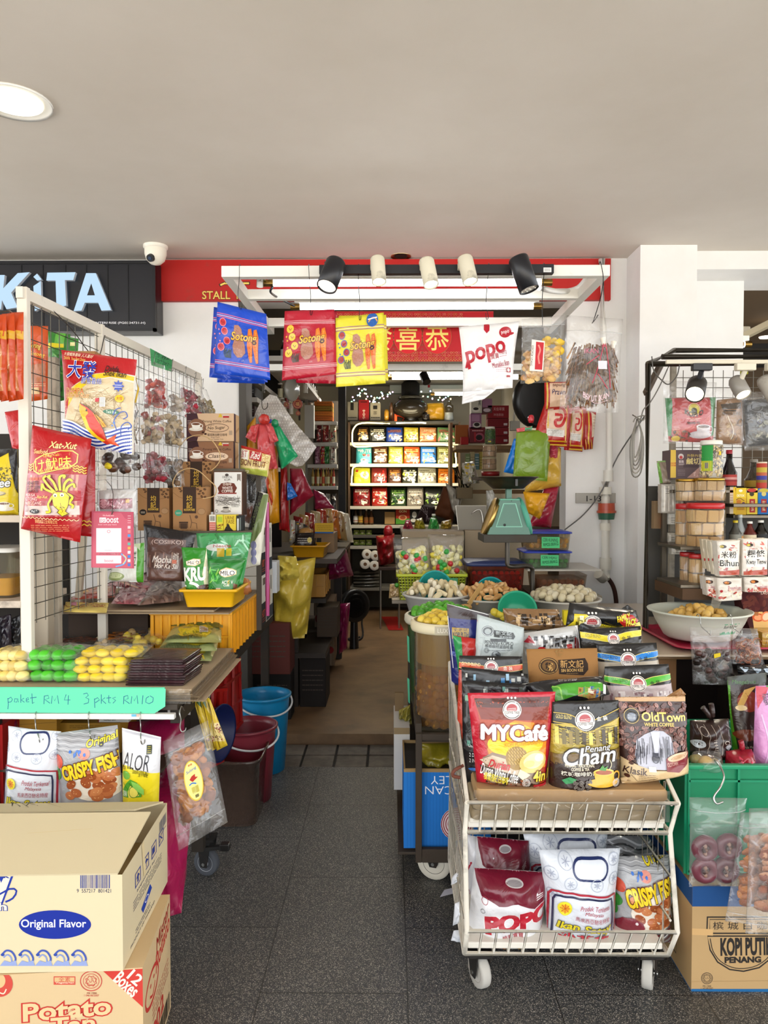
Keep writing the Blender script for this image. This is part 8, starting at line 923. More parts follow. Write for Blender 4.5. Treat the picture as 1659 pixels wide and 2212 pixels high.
hq(gl,sp,5);m_=MB();la(m_,[(.001,.004),(rA*.73,.004),(rA*.74,hA*.58)],TR(cA[0],cA[1],ztd+.012),'e0b868','milky',30);la(m_,[(rA*.9,hA*.58),(rA*.92,hA*.88)],TR(cA[0],cA[1],ztd+.012),'f0e4c4','milky',30);tag(obj('brine',m_),'cloudy amber brine inside the tall front tub','brine');cB=P(952,1500,2.97).x,2.99;hB=P(905,1338,2.85).z-ztd;rtub('tub of green plums behind the tall yellow fruit tub',cB[0],cB[1],.135,hB,'2c4a1c',PL,'cfcab6',z0=ztd)
gg=[proto('glossy green plum heaped in the tub behind the yellow fruit','plum','green plums in the tub',.021,(1.15,.95,.95),c_,zs=i+9,amp=.06)for i,c_ in EN(('4a9a1a','57a824','3f8a14'))];hq(gg,dome(cB[0],cB[1],ztd+hB*.95,.131,.041,.045,5),6)
for k in RG(2):m_=MB();x=tx0-.004;s=Surf(V(cB[0]-.138+.0*k,2.91-.06*k,ztd+hB*(.8-.42*k)),V(cB[0]-.13,2.87-.05*k,ztd+hB*(.8-.42*k)),V(cB[0]-.128,2.87-.05*k,ztd+hB*(.52-.4*k)),V(cB[0]-.134,2.91-.06*k,ztd+hB*(.52-.4*k)));s.grid(m_,'5ac8a0',PA,1,1,cs=True);ON(m_,['upper mint note on the side of the green plum tub','lower mint note on the side of the green plum tub'][k],'note')
cC=P(942,1340,3.22).x,3.22;zC=P(880,1318,3.1).z;ON(bo(0,(P(884,1500,3.34).x,3.36,0),(cC[0]+1.0,3.62,zC-.1),'2e2822',PT),'dark low cabinet carrying the rear fruit tubs','cabinet')
def bb2(lt,cx,cy,r,z0,h,kl,rim='d4d2c8'):
 M=TR(cx,cy,z0);b_=MB();la(b_,[(.001,0),(r*.75,0),(r*.8,.01),(r*.97,h*.9),(r*1.04,h*.92),(r*1.05,h),(r*.98,h),(r*.94,h*.9),(r*.76,.012),(.001,.012)],M,kl,PL,32)
 return ON(b_,lt,'tub')
cC=P(944,1310,3.44).x,3.46;bb2('pale ribbed tub of cut fruit with teal scoop bowl',cC[0],cC[1],.155,zC-.098,.12,'c9c8c2');gc=[]
for i,c_ in EN(('d8c9a0','cdb98a','e2d8bc')):gc.append(ON(bo(0,(-.026,-.013,-.011),(.026,.013,.011),c_,FO,.008),'pale cut fruit chunk heaped in the ribbed tub','cut fruit','cut fruit in the ribbed tub',org=(0,0,0)))
hq(gc,dome(cC[0],cC[1],zC+.012,.152,.04,.05,7,jit=.3),8);cD=P(1052,1330,3.42).x+.02,3.44;bb2('pale tub of peanuts with wooden scoop',cD[0],cD[1],.165,zC-.098,.11,'bdb8ac');gp=[]
for i,c_ in EN(('d8a868','e0b47a','c99858')):m_=MB();BL(m_,(0,0,0),(.026,.013,.011),c_,FO,.15,i,12);BL(m_,(.0,.0,.006),(.018,.006,.007),'c08a4c',FO,.1,i,8);gp.append(ON(m_,'tan halved nut heaped in the tub under the scoop','nut','nuts in the tub',org=(0,0,0)))
hq(gp,dome(cD[0],cD[1],zC+.0,.162,.038,.055,9,jit=.3),9);cE=P(1222,1320,3.42).x,3.46;bb2('pale tub of white pickled balls near the wall',cE[0],cE[1],.165,zC-.098,.1,'c6c2b6');gw=[proto('cream white oval ball heaped in the tub near the wall','pickled ball','white balls in the tub',.019,(1.2,.95,.95),c_,amp=.05,zs=i+3)for i,c_ in EN(('d8cca8','e0d6b8','cec09a'))];hq(gw,dome(cE[0],cE[1],zC+.0,.162,.04,.04,11),12)
def sbowl(lt,px,py,r,Y,kl,dirv,d=.06):
 c=P(px,py,Y);ax=Vector(dirv).normalized();xx,yy=fo(ax);M=Matrix((xx,yy,ax)).transposed().to_4x4();M.translation=c;b_=MB();la(b_,[(.001,-d),(r*.55,-d),(r*.72,-d*.7),(r*.95,-.008),(r*1.03,-.006),(r*1.04,0),(r*.97,.0),(r*.93,-.008),(r*.68,-d*.66),(r*.5,-d*.92),(.001,-d*.92)],M,kl,PL,32)
 return ON(b_,lt,'bowl')
sbowl('teal plastic bowl standing in the cut fruit by the lime basket',940,1267,.077,3.5,'1f9490',(-.05,-.9,.35));sbowl('turquoise plastic bowl leaning in the peanuts',1060,1276,.068,3.52,'169a9c',(-.12,-.9,.42));sbowl('sea green plastic bowl in front of the peanut tub',1118,1315,.082,3.2,'2aa37c',(-.05,-.85,.5));sbowl('green bowl rim just below the sea green bowl',1128,1338,.06,3.12,'239a70',(0,-.6,.8),.05)
m_=MB();a=P(1012,1306,3.28);b=P(1042,1262,3.36);bar(m_,a,b,.006,.024,'c09a5e',MT);BL(m_,a+V(-.012,0,-.012),(.03,.02,.015),'b98f52',MT,.1,2,10);ON(m_,'wooden scoop with flat handle stuck in the peanuts','scoop')
for i in RG(7):m_=MB();c=P(1068+i*9,1322+i%3*5,3.14+.0*i);chip(m_,c,.02,'dcc63a',FO,None,i,9,.3);ON(m_,'bright yellow slice in the row below the sea green bowl','fruit slice','yellow slices below the green bowl')
bx('bright yellow packet edge beside the gold foil pouch',PK,(1218,1320,1232,1350),2.9,.03,'d8c41c',());bb2('pale tub of yellow slices below the sea green bowl',P(1100,1340,3.12).x,3.12,.12,ztd,P(1100,1340,3.05).z-ztd,'bdb8ac');bcy=2.5;m_=bx('','',(872,1668,1060,1832),Yt+.035,.3,'1a6fc0',[[L([880+i*7,1668,880+i*7,1832],.7,'1560a8')for i in RG(26)],E(988,1780,36,36,'d8c8c8'),[RI(988,1780,r,r,2,'8a1c30',max(12,int(r*1.2)))for r in(5,10,15,20,25,30,34)],X('AFRICAN',918,1698,1040,1716,'e8eaf0',-.02,180),X('VALLEY',930,1676,1028,1694,'e8eaf0',-.02,180)],left=[('l',[(.5,.6),(.5,.95)],.01,'0f4a88')],mbonly=True)
ins=MB();aa=P(872,1668,Yt+.035);bb=P(1060,1668,Yt+.035);bo(ins,(aa.x+.006,Yt+.041,aa.z-.001),(bb.x-.006,Yt+.33,aa.z+.0015),'1c1610',CA);rim=MB()
for p,q in((aa.x,Yt+.035),(bb.x,Yt+.041)),((aa.x,Yt+.329),(bb.x,Yt+.335)),((aa.x,Yt+.04),(aa.x+.006,Yt+.33)):bo(rim,(p[0],p[1],aa.z),(q[0],q[1],aa.z+.012),'94794f',CA)
m2_,s=pb([906,1606,1000,1604,1000,1672,914,1672],Yt+.14,'857a1c',(),T=.06,pq=PI,cu=.06);TH('open blue fruit carton with upside down lettering on the trolley','carton',[(BD,m_),('dark_opening',ins),('rim',rim)]);ON(m2_,'olive plastic bag sticking out of the blue fruit carton',PG);bx('white open carton standing behind the blue one at the aisle','carton',(851,1572,885,1706),2.88,.3,'c4c2be',R(851,1572,885,1586,'8a7656'))
m_,s=pb([862,1534,886,1522,890,1564,860,1566],3.0,'8a8030',(),T=.04,pq=PI,cu=.05);ON(m_,'olive bag top sticking out of the white carton',PG);bx('brown carton flap upright behind the white carton','carton flap',(853,1497,872,1574),3.1,.02,'7a6446',());Yq=2.0
def cz(py):return P(1200,py,Yq).z
cl,cr2=P(1004,1900,Yq).x,P(1446,1900,Yq).x;yb2=2.52;zt1,zb1=cz(1716),cz(1797);zt2,zb2=cz(1984),cz(2060);WC='dcd5c6';rw=.0032;ct=[]
def cm(nm):
 m_=MB();ct.append((nm,m_))
 return m_
fl1=.055;fl2=.06
for sd,x,sg in('side_frame',cl,-1),('side_frame',cr2,1):
 m_=cm(sd);tu(m_,[V(x,Yq-fl1,zt1),V(x,Yq,zb1),V(x,Yq-fl2,zt2),V(x,Yq,zb2),V(x,yb2,zb2)],.007,WC,RU,8);tu(m_,[V(x,yb2,zb2),V(x,yb2,zt1+.24)],.007,WC,RU,8);tu(m_,[V(x,yb2,zt1+.24),V(x,Yq-fl1,zt1)],.007,WC,RU,8);tu(m_,[V(x,Yq,zb1),V(x,yb2,zb1)],.006,WC,RU,7)
 for i in RG(1,12):y=Yq+(yb2-Yq)*i/12;tu(m_,[V(x,y,zb2),V(x,y,zt1+.24*(i/12)+.0)],rw,WC,RU,6)
 for z in zb2+.1,zb2+.22,zb1+.08:tu(m_,[V(x,Yq-.01,z),V(x,yb2,z)],rw*1.2,WC,RU,6)
for zt_i,zb_i,fl in(zt1,zb1,fl1),(zt2,zb2,fl2):
 m_=cm('front_lip');tu(m_,[V(cl,Yq-fl,zt_i),V(cr2,Yq-fl,zt_i)],.0055,WC,RU,8);tu(m_,[V(cl,Yq,zb_i),V(cr2,Yq,zb_i)],.0055,WC,RU,8)
 for i in RG(1,14):x=cl+(cr2-cl)*i/14;tu(m_,[V(x,Yq-fl,zt_i),V(x,Yq,zb_i)],rw,WC,RU,6)
 m_=cm('shelf_grid')
 for i in RG(0,15):x=cl+(cr2-cl)*i/14;tu(m_,[V(x,Yq,zb_i),V(x,yb2,zb_i)],rw,WC,RU,6)
 for j in RG(5):y=Yq+(yb2-Yq)*j/4;tu(m_,[V(cl,y,zb_i-.004),V(cr2,y,zb_i-.004)],rw*1.2,WC,RU,6)
m_=cm('back_grid')
for i in RG(0,15):x=cl+(cr2-cl)*i/14;tu(m_,[V(x,yb2,zb2),V(x,yb2,zt1+.24)],rw,WC,RU,6)
for z in zb2+.12,zb1,zt1+.1,zt1+.24:tu(m_,[V(cl,yb2,z),V(cr2,yb2,z)],rw*1.2,WC,RU,6)
for px,yy,yw in(1036,2.03,.35),(1418,2.03,-.2),(1036,2.47,.6),(1418,2.47,-.5):fm,wm=MB(),MB();x=cl+.045 if px<1200 else cr2-.045;caster(fm,wm,V(x,yy,zb2-.012),.044,radians(22)if px<1200 else radians(-24),'8a847a','b0aca4');ct.append(('caster',fm,[('wheel',wm)]))
m_=cm('hook_clip');tu(m_,[V(cl,Yq+.05,zt1+.06),V(cl-.025,Yq+.04,zt1+.05),V(cl-.03,Yq+.04,zt1+.035),V(cl-.01,Yq+.04,zt1+.03)],.005,'6a3a2c',RU,7,sq=3);TH('white rusty two tier wire cart on casters full of coffee pouches','cart',ct)
for nm,zb_i,lab,h in('liner',zb1,'white painted board lining the upper basket of the wire cart',.018),('liner',zb2,'white painted board lining the lower basket of the wire cart',.018):ON(bo(0,(cl+.01,Yq+.012,zb_i+.005),(cr2-.012,yb2-.02,zb_i+.005+h),'e2ddd2',PT,.003),lab,'board')
zst=cz(1770);zs0=zb1+.0245;m_=MB();bo(m_,(cl+.012,Yq-.004,zs0),(cr2-.015,Yq+.42,zs0+.014),'d9d3c6',PT,.003);ON(m_,'second white board under the cardboard in the upper basket','board');zs0+=.0145;ztop_=cz(1700)
def stackc(i,z,h,fx,kl,lab):m_=MB();tub(m_,TR((cl+cr2)/2+fx,Yq+.17,z),[(cr2-cl-.05,.37,0),(cr2-cl-.04,.38,h*.2),(cr2-cl-.04,.38,h*.8),(cr2-cl-.05,.37,h)],kl,CA,True,.012);Surf(V(cl+.03+fx,Yq-.0165,z+h*.9),V(cr2-.025+fx,Yq-.0165,z+h*.9),V(cr2-.025+fx,Yq-.0165,z+h*.1),V(cl+.03+fx,Yq-.0165,z+h*.1),px=False).draw(m_,li(0,0,1,1,8 if i<2 else 3,'5c4c36',.025,i),CA);ON(m_,lab,'cardboard')
H=ztop_-zs0;stackc(0,zs0,H*.32,-.005,'8a7a5e','lowest corrugated cardboard bundle in the upper basket');stackc(1,zs0+H*.325,H*.27,0,'97876b','grey film wrapped cardboard bundle in the upper basket');stackc(2,zs0+H*.6,H*.395,.008,'b08e63','tan film wrapped cardboard bundle right under the coffee pouches');m_=MB();s=Surf(V(cl+.02,Yq-.024,ztop_),V(cr2-.01,Yq-.024,ztop_),V(cr2-.01,Yq-.024,zs0),V(cl+.02,Yq-.024,zs0),cu=.006)
s.grid(m_,'f0ece4',CL,26,6,cs=False,si=(1,));s.draw(m_,[L([1010+i*30,1730+i%3*9,1030+i*30,1724+i%4*8],1,'c8bca8')for i in RG(14)],FI);ON(m_,'clear wrap over the cardboard bundles in the wire cart','plastic wrap');ZC=ztop_+.001
def eb(cx,cy,r,ring='e8e0d8'):return[E(cx,cy,r*1.08,r,ring,0,28),E(cx,cy,r*1.0,r*.92,'2a1c18',0,28),E(cx,cy,r*.92,r*.84,ring,0,28),E(cx,cy-r*.15,r*.62,r*.48,'a83a40'),[L([cx-r*.5,cy-r*.1+k*r*.16,cx+r*.5,cy-r*.16+k*r*.16],r*.05,'f0e0d8')for k in RG(3)],R(cx-r*.95,cy+r*.12,cx+r*.95,cy+r*.5,ring),X('COFFEE TREE',cx-r*.86,cy+r*.16,cx+r*.86,cy+r*.44,'2a1c18',.04),[E(cx+(k-1)*r*.42,cy-r*1.28,r*.13,r*.13,ring,0,8)for k in RG(3)]]
q=[(1010,1497),(1200,1494),(1178,1700),(1030,1690)];pr=[G([1024,1508,1188,1504,1186,1520,1178,1592,1170,1690,1060,1682,1046,1600],'a8401c'),G([1024,1508,1188,1504,1184,1526,1030,1528],'4a1a12'),G([1030,1526,1184,1524,1180,1552,1038,1550],'7a2a16'),G([1050,1610,1074,1568,1110,1552,1150,1556,1178,1590,1174,1650,1060,1650],'e0861c'),E(1108,1590,46,34,'e8b828',0,30),E(1110,1600,60,26,'ecc62c'),[RI(1103,1578,18,17,3,'d8701c',24)],G([1040,1628,1060,1616,1100,1626,1140,1650,1160,1668,1160,1690,1050,1682],'8a7460'),G([1034,1634,1060,1622,1110,1636,1140,1656,1120,1664,1060,1648],'c8b49c'),G([1034,1644,1120,1664,1122,1680,1040,1662],'3a2a24'),E(1112,1628,24,24,'9a7a3c',-20),[L([1098+rx_,1612+ry_,1094+rx_,1606+ry_],1.6,'c8a85c')for rx_,ry_ in[(i*6,j*7)for i in RG(6)for j in RG(5)]],E(1146,1636,30,22,'d9bc6a',-15),E(1148,1634,23,15,'f0e2a8',-15),E(1160,1628,10,8,'f6efcf',-10),E(1138,1640,12,7,'e8d48c',-10),G([1118,1650,1140,1662,1124,1672,1112,1662],'f0dcae'),SA((1048,1668,1160,1696),46,4,2.4,['4a2412','6a3418','2a140a','8a4a24'],4),eb(1104,1530,19),X('MYCafé',1038,1561,1179,1591,'f4f2ee',.1,1,0,ol='7a1c14',ow=.07),X('KOPI PUTIH DURIAN',1086,1594,1168,1602,'d8901c',.02,-4,.2),X('Durian',1052,1632,1096,1648,'c01c2a',.05,8,.3),X('Durian White Coffee',1036,1646,1114,1670,'f0eae2',.02,12),X('檳城榴槤白咖啡',1042,1660,1092,1676,'e0cc2c',.015,9),X('4in1',1146,1654,1182,1675,'e8c83a',.06,0,.15,ol='3a1408',ow=.05),hl(1130,1677,8,'e0d8d0'),R(1146,1682,1176,1698,'b01c2a'),X('40gx15',1150,1688,1178,1697,'f0e8e4',.04)]
po('red edged durian coffee pouch at the front of the wire cart',CP,q,2.035,'b3152b',pr,T=.042,nu=20,nv=26);q=[(1193,1516),(1336,1512),(1338,1700),(1184,1706)];pr=[G([1190,1562,1338,1548,1338,1626,1186,1632],'a08a2a'),G([1190,1562,1338,1548,1338,1590,1188,1604],'bda53a'),[L([random.uniform(1192,1336),random.uniform(1562,1604),random.uniform(1192,1336),random.uniform(1562,1604)],1.2,random.choice(['4a3a14','6a5418','d8c86a','2a2010']),0)for _ in RG(50)],[R(1196+i*14,1566+i%3*5,1204+i*14,1600,random.choice(['3a2c14','6a5a1c','8a7428','d4c056']))for i in RG(10)],G([1186,1622,1338,1610,1338,1640,1186,1646],'6a5020'),G([1186,1640,1338,1632,1339,1700,1184,1706],'2c1a14'),L([1194,1546,1230,1550,1262,1566,1300,1552,1336,1538],14,'16130f',5),L([1194,1537,1230,1541,1262,1556,1300,1543,1336,1529],1.6,'c8a83c',5),L([1193,1556,1230,1560,1262,1576,1300,1562,1337,1548],1.6,'c8a83c',5),X('GOLD BLEND',1199,1541,1232,1549,'d8c060',.0,3),X('金 装',1285,1543,1308,1552,'e8e4dc',.02,-8),eb(1260,1552,20),X('Penang',1256,1600,1312,1616,'f4f2ec',.0,-6,.3,ol='2a1c10',ow=.08),X('Cham',1211,1606,1322,1638,'f4f2ec',.03,-4,.25,ol='2a1c10',ow=.07),X('PENANG TRADITIONAL',1213,1638,1275,1644,'e8dcc0',.03),X('COFFEE & TEA',1225,1645,1263,1651,'e8dcc0',.03),X('檳城咖啡奶茶',1205,1653,1282,1662,'eee6d4',.02,0),E(1292,1676,34,9,'d8a42c'),[RI(1322,1664,8,9,3.4,'d8a42c',16)],G([1272,1654,1316,1654,1312,1672,1302,1680,1288,1680,1276,1672],'dca92e'),E(1294,1654,22,6.5,'e8c058'),E(1294,1655,18,4.6,'9a4a20'),[G([1284,1650,1292,1640,1296,1646,1304,1642,1298,1652],'3f8a34')],L([1306,1650,1312,1640,1308,1630],1.4,'d8c8a0',4),G([1206,1672,1222,1664,1236,1668,1228,1676,1214,1680],'3a8a54'),SA((1230,1672,1266,1694),16,5,3,['5a5048','3a322c','6a6058'],6,'1a1410'),hl(1321,1677,8,'e8e4e0'),L([1185,1699,1240,1696,1300,1692,1338,1693],1.6,'c8a83c',4),X('Net Weight: 15 sachets X 40g',1198,1699,1250,1703,'d8d0c0',.0,-1)]
po('black and gold coffee and tea pouch in the middle of the front row',CP,q,2.03,'151313',pr,T=.045,cu=.005,nu=20,nv=26);q=[(1328,1506),(1480,1504),(1484,1668),(1338,1690)];rn=random.Random(8);pr=[R(1326,1500,1484,1515,'bd9566'),R(1328,1514,1482,1640,'3a221c'),SA((1332,1518,1480,1640),330,5.4,3.8,['6a4038','8a5a50','5a342c','7a4c44','a07468'],8,'2a140e'),G([1362,1620,1366,1590,1384,1578,1404,1570,1424,1572,1440,1584,1444,1620,1436,1648,1370,1648],'b4b4c0'),[L([x,rn.uniform(1580,1610),x+rn.uniform(-3,3),rn.uniform(1615,1640)],1.3,rn.choice(['33333c','55555f','77777f']))for x in[rn.uniform(1364,1400)for _ in RG(22)]+[rn.uniform(1412,1442)for _ in RG(20)]],G([1396,1572,1416,1572,1408,1616,1402,1616],'c8cad8'),[RI(1404,1626,7,9,1.4,'2a2a30',14)],R(1398,1614,1410,1632,'4a4a54'),G([1336,1628,1366,1640,1400,1650,1440,1648,1482,1630,1484,1668,1338,1690],'cdb184'),R(1388,1642,1403,1652,'d0d0cc'),R(1340,1536,1482,1562,'3a211b'),E(1359,1541,17,17,'161413',0,26),[RI(1359,1541,15.5,15.5,1.2,'c8a860',26)],E(1359,1543,10,9,'7a8290'),[L([1352+i*3,1538,1353+i*3,1548],1.2,'c8ccd4')for i in RG(5)],X('OldTown',1380,1534,1474,1551,'e8ca6c',.05,1),X('WHITE COFFEE',1384,1554,1446,1561,'d8b85c',.06,0),E(1452,1624,28,10,'9a3038',-10),G([1424,1626,1480,1614,1474,1640,1452,1654,1424,1650],'7a2028'),E(1452,1622,25,8,'d9b896',-10),E(1450,1622,14,4,'c09870',-10),X('OLDTOWN',1426,1632,1450,1640,'d8b0a0',.02,-4),X('Klasik',1339,1645,1383,1659,'3a2018',.02,0,.2),E(1354,1637,5,3.4,'4a2818'),E(1346,1664,5,4,'4a2818'),E(1344,1676,5,4,'4a2818'),li(1366,1656,1400,1670,4,'6a4a30',.8),L([1352,1660,1364,1672,1404,1664],.8,'4a3020')]
po('brown coffee bean pattern pouch with red cup at the front row end',CP,q,2.05,'b99260',pr,T=.045,nu=20,nv=26);m_,s=pb([1340,1680,1478,1650,1482,1664,1344,1692],2.02,'c2a274',[L([1352,1684,1470,1660],1,'9a7a50')],T=.012,pq=FT,cu=.008);ON(m_,'folded kraft paper flap under the bean pattern pouch','paper flap');m_,s=pb([1440,1504,1470,1486,1482,1500,1470,1512],2.1,'9a6f42',(),T=.006,pq=FT);ON(m_,'kraft paper corner standing up behind the bean pattern pouch','paper flap')
def band(x0,x1,yl,yr,kl,sag=16):
 xm=(x0+x1)/2
 return[L([x0,yl,(x0+xm)/2,yl+sag*.4,xm,(yl+yr)/2+sag,(xm+x1)/2,yr+sag*.4,x1,yr],13,'d8c870',5),L([x0,yl,(x0+xm)/2,yl+sag*.4,xm,(yl+yr)/2+sag,(xm+x1)/2,yr+sag*.4,x1,yr],11,kl,5)]
def se(x0,y0,x1,y1,kz,n,sd):
 rn=random.Random(sd)
 return[R(a,b,a+rn.uniform(3,9),b+rn.uniform(4,16),rn.choice(kz))for a,b in[(rn.uniform(x0,x1-9),rn.uniform(y0,y1-12))for _ in RG(n)]]
def heritage(lt,q,Y,kz,base,sd,T=.035,xz=()):
 x0,y0=q[0];x1,y1=q[2];pr=[se(q[3][0]+4,y0+8,x1-4,y1-60 if y1-y0>150 else y1-6,kz,46,sd),xz]
 return po(lt,CP,q,Y,base,pr,T=T)
heritage('black pouch with grey street picture behind the durian pouch',[(1000,1470),(1136,1478),(1150,1690),(1002,1692)],2.13,['5a625e','8a908a','3a4a44','b0b8b0','4a8a78'],'141416',3,xz=[R(1004,1500,1012,1512,'8ac0a0'),X('2 D',1012,1620,1022,1628,'d8d8d8',.02),X('Uncle',1010,1602,1026,1608,'d8d8d8',.02),X('2 IN',1012,1632,1024,1640,'d8d8d8',.02),E(1020,1654,10,3,'1a6ac0')]);heritage('black pouch with blue tinted rooftop picture behind the street one',[(997,1440),(1140,1456),(1142,1640),(1000,1640)],2.19,['2a5a8a','3a7ab0','8ab0c8','b0b0a8','5a4a3a','1c3a5a'],'121214',5)
po('black pouch with white edge and green panel lying across the second row',CP,[1124,1478,1302,1462,1318,1500,1196,1530],(2.16,2.16,2.1,2.1),'17171a',[L([1126,1482,1200,1474,1300,1464],3,'c8ccc8',4),X('EXP 21 04 2027',1206,1474,1246,1484,'d8d8d8',.0,-4),G([1190,1494,1240,1488,1300,1480,1302,1500,1200,1520],'4a9a2c'),R(1248,1496,1296,1512,'b08a4a'),se(1250,1494,1296,1512,['d8d0b8','8a3a2a','3a6a9a','6aa84a'],14,3),L([1192,1494,1208,1500,1214,1516],3,'8ac84a',3),R(1302,1486,1308,1504,'e0e0dc')],pq=FT,cu=.008)
po('black pouch with orange band behind the street picture pouches',CP,[992,1416,1128,1418,1132,1560,986,1600],2.25,'191718',[R(988,1446,1000,1600,'b83a24'),band(990,1130,1436,1440,'c84a20',8),X('GOLD BLEND',997,1430,1037,1437,'f0d8a0',.0,4),X('金 装',1086,1438,1106,1446,'f0e0d0',.02),eb(1060,1440,14)],T=.04);q=[(1137,1402),(1290,1400),(1298,1560),(1150,1560)];pr=[E(1183,1436,21,17,'3a2818',-3),[RI(1183,1436,18.5,14.6,1.4,'b08a50',26)],E(1183,1436,14,11,'6a4c28'),SA((1174,1430,1192,1444),16,3,1.6,['b08a50','2a1c10'],3),G([1204,1424,1262,1420,1268,1432,1268,1444,1258,1456,1204,1452],'2c1e14'),X('新文記',1208,1424,1258,1440,'b98f54',.014,0),X('SIN BOON KEE',1209,1442,1257,1448,'c8a060',.03),li(1220,1450,1246,1453,1,'9a7a48',.8),R(1190,1466,1242,1473,'3a2a1c'),X('The taste of Penang',1194,1467.5,1238,1471.5,'c8a878',.0),L([1144,1500,1156,1472,1186,1470],.9,'6a4a2a'),L([1246,1470,1282,1468,1290,1500],.9,'6a4a2a'),SA((1196,1404,1216,1416),10,3,1,['8a6a3c'],3)]
po('plain kraft pouch with oval emblem in the centre of the cart',CP,q,2.24,'93693a',pr,fz=MT,pfin=MT,T=.04)
def gold(lt,q,Y,bandcol,em,sd,kz=('b8a8a8','8a6a70','d8d0d0','6a5058')):
 (x0,y0),(x1,y1r),(x2,y2),(x3,y3)=q;w=x1-x0;yb=y0+(em[1]-y0);pr=[G([x0,em[1]+6,x1+6,em[1]+2,x2,y2,x3,y3],kz[0]),se(x3+6,em[1]+14,x2-4,max(em[1]+40,y2-4),kz,30,sd),band(x0-3,x1+4,em[1]-8,em[1]-12,bandcol,10),X('GOLD BLEND',x0+w*.08,em[1]-9,x0+w*.32,em[1]-3,'2a2a18',.0,5),X('金 装',x0+w*.66,em[1]-6,x0+w*.82,em[1]+2,'1c1c18',.02,-8),eb(em[0],em[1],em[2])]
 return po(lt,CP,q,Y,'171718',pr,T=.04)
gold('black pouch with green band above the bean pattern pouch',[(1306,1440),(1444,1434),(1456,1520),(1300,1520)],2.2,'4aa82c',(1372,1472,16),4);gold('black pouch with blue band above the green banded one',[(1288,1392),(1418,1388),(1428,1480),(1296,1490)],2.3,'1c7ac8',(1352,1422,16),5,kz=('b8ac98','6a5a48','d8d0c0','8a7a64'));gold('black pouch with thin yellow band below the family size pouch',[(1252,1360),(1384,1352),(1388,1450),(1262,1460)],2.37,'d8c418',(1322,1378,12),6,kz=('2a2824','3a3630','4a4640'))
q=[(1230,1302),(1374,1318),(1388,1362),(1222,1352)];pr=[G([1238,1324,1262,1324,1290,1344,1330,1352,1380,1342,1386,1362,1222,1354,1236,1340],'d8c428'),[L([1300,1340,1330,1350,1380,1338],1,'6a5a10',3)],X('GOLD BLEND',1294,1345,1334,1353,'3a3410',.0,6),eb(1274,1344,18),se(1240,1328,1262,1354,['8a7c1c','5a5010','e8dc80'],10,3),R(1248,1327,1256,1336,'e8e4c0'),G([1328,1338,1340,1322,1362,1326,1376,1338,1366,1350,1344,1352],'b02018'),X('FAMILY',1326,1325,1356,1337,'ecd92c',.08,-14,.1,ol='4a0c08',ow=.06),X('PACK',1346,1335,1370,1348,'ecd92c',.08,-8,.1,ol='4a0c08',ow=.06)]
po('black and yellow FAMILY PACK pouch at the top of the cart',CP,q,2.46,'161617',pr,T=.035,pq=FT);m_,s=pb([1340,1316,1356,1306,1376,1322,1366,1328],2.47,'121213',(),T=.006,pq=FT);ON(m_,'folded black pouch corner sticking up behind the FAMILY PACK pouch','pouch corner');q=[(1031,1327),(1132,1356),(1128,1470),(1022,1470)];pr=[E(1053,1362,13,11,'50565a',5),[RI(1053,1362,11.5,9.4,1,'c8d0d2',20)],E(1053,1363,7,6,'9aa4a6'),G([1066,1360,1108,1366,1112,1374,1108,1380,1066,1374],'33383a'),X('新文記',1070,1363,1104,1371,'b8c2c4',.012,4),X('SIN BOON KEE',1078,1373,1104,1377,'b8c2c4',.02,6),R(1058,1378,1092,1384,'33383a'),X('PENANG KOPI-O',1046,1383,1107,1391,'2c3032',.02,4),X('檳榔嶼特選咖啡烏',1046,1391,1106,1398,'2c3032',.006,4),li(1050,1400,1104,1404,1,'50565a',.9),hl(1049,1402,5,'2c3032'),E(1069,1411,10,8,'50565a'),SA((1062,1405,1076,1416),12,3,1.2,['1c2022','8a9496'],3),L([1036,1376,1046,1374,1034,1420],.8,'8a9496'),E(1022,1340,9,6,'a83a40')]
po('pale grey kopi pouch with dark emblem in the rear row',CP,q,2.36,'a9b3b2',pr);po('clear edged red and green pouch behind the pale grey kopi pouch',CP,[978,1372,1030,1380,1036,1450,990,1450],2.37,'a81c18',[G([978,1372,996,1376,1000,1450,984,1450],'2a8a4a')],T=.02,pq=FT);q=[(965,1304),(1056,1326),(1042,1480),(976,1480)];po('navy blue pouch with gold badge at the cart corner',CP,q,2.42,'16206a',[G([965,1304,1056,1326,1055,1340,966,1334],'2a1a1c'),L([966,1304,1056,1328],1.4,'d8d8d0'),G([976,1354,1012,1356,1012,1374,1002,1380,976,1378],'a8882c'),X('金老鼠',979,1356,1009,1362,'1c1a30',.01),X('KOPI PI TIH',978,1364,1011,1374,'1c1a30',.06),X('iteI',984,1394,992,1424,'6a80d0',.02,90),L([967,1330,972,1380,978,1440],2,'c8c8d0',3)])
po('silver and black pouch with street drawing and red triangle in the rear row',CP,[1128,1368,1248,1350,1256,1420,1136,1424],2.4,'b9b9b7',[se(1146,1368,1236,1404,['1c1c1e','3a3a3c','6a6a6c','e0e0de'],50,4),G([1141,1370,1152,1386,1130,1386],'a82030'),X('Penang Kopi',1206,1370,1242,1380,'2a2a2c',.02,-6),R(1220,1388,1232,1400,'b01c24'),[R(1238+i*6,1374+i*3,1242+i*6,1402,'6a1418')for i in RG(2)],E(1166,1397,8,4,'c82028'),L([1244,1352,1252,1400],1.4,'f0f0ee')],fz=FL,pq=FT,cu=.008)
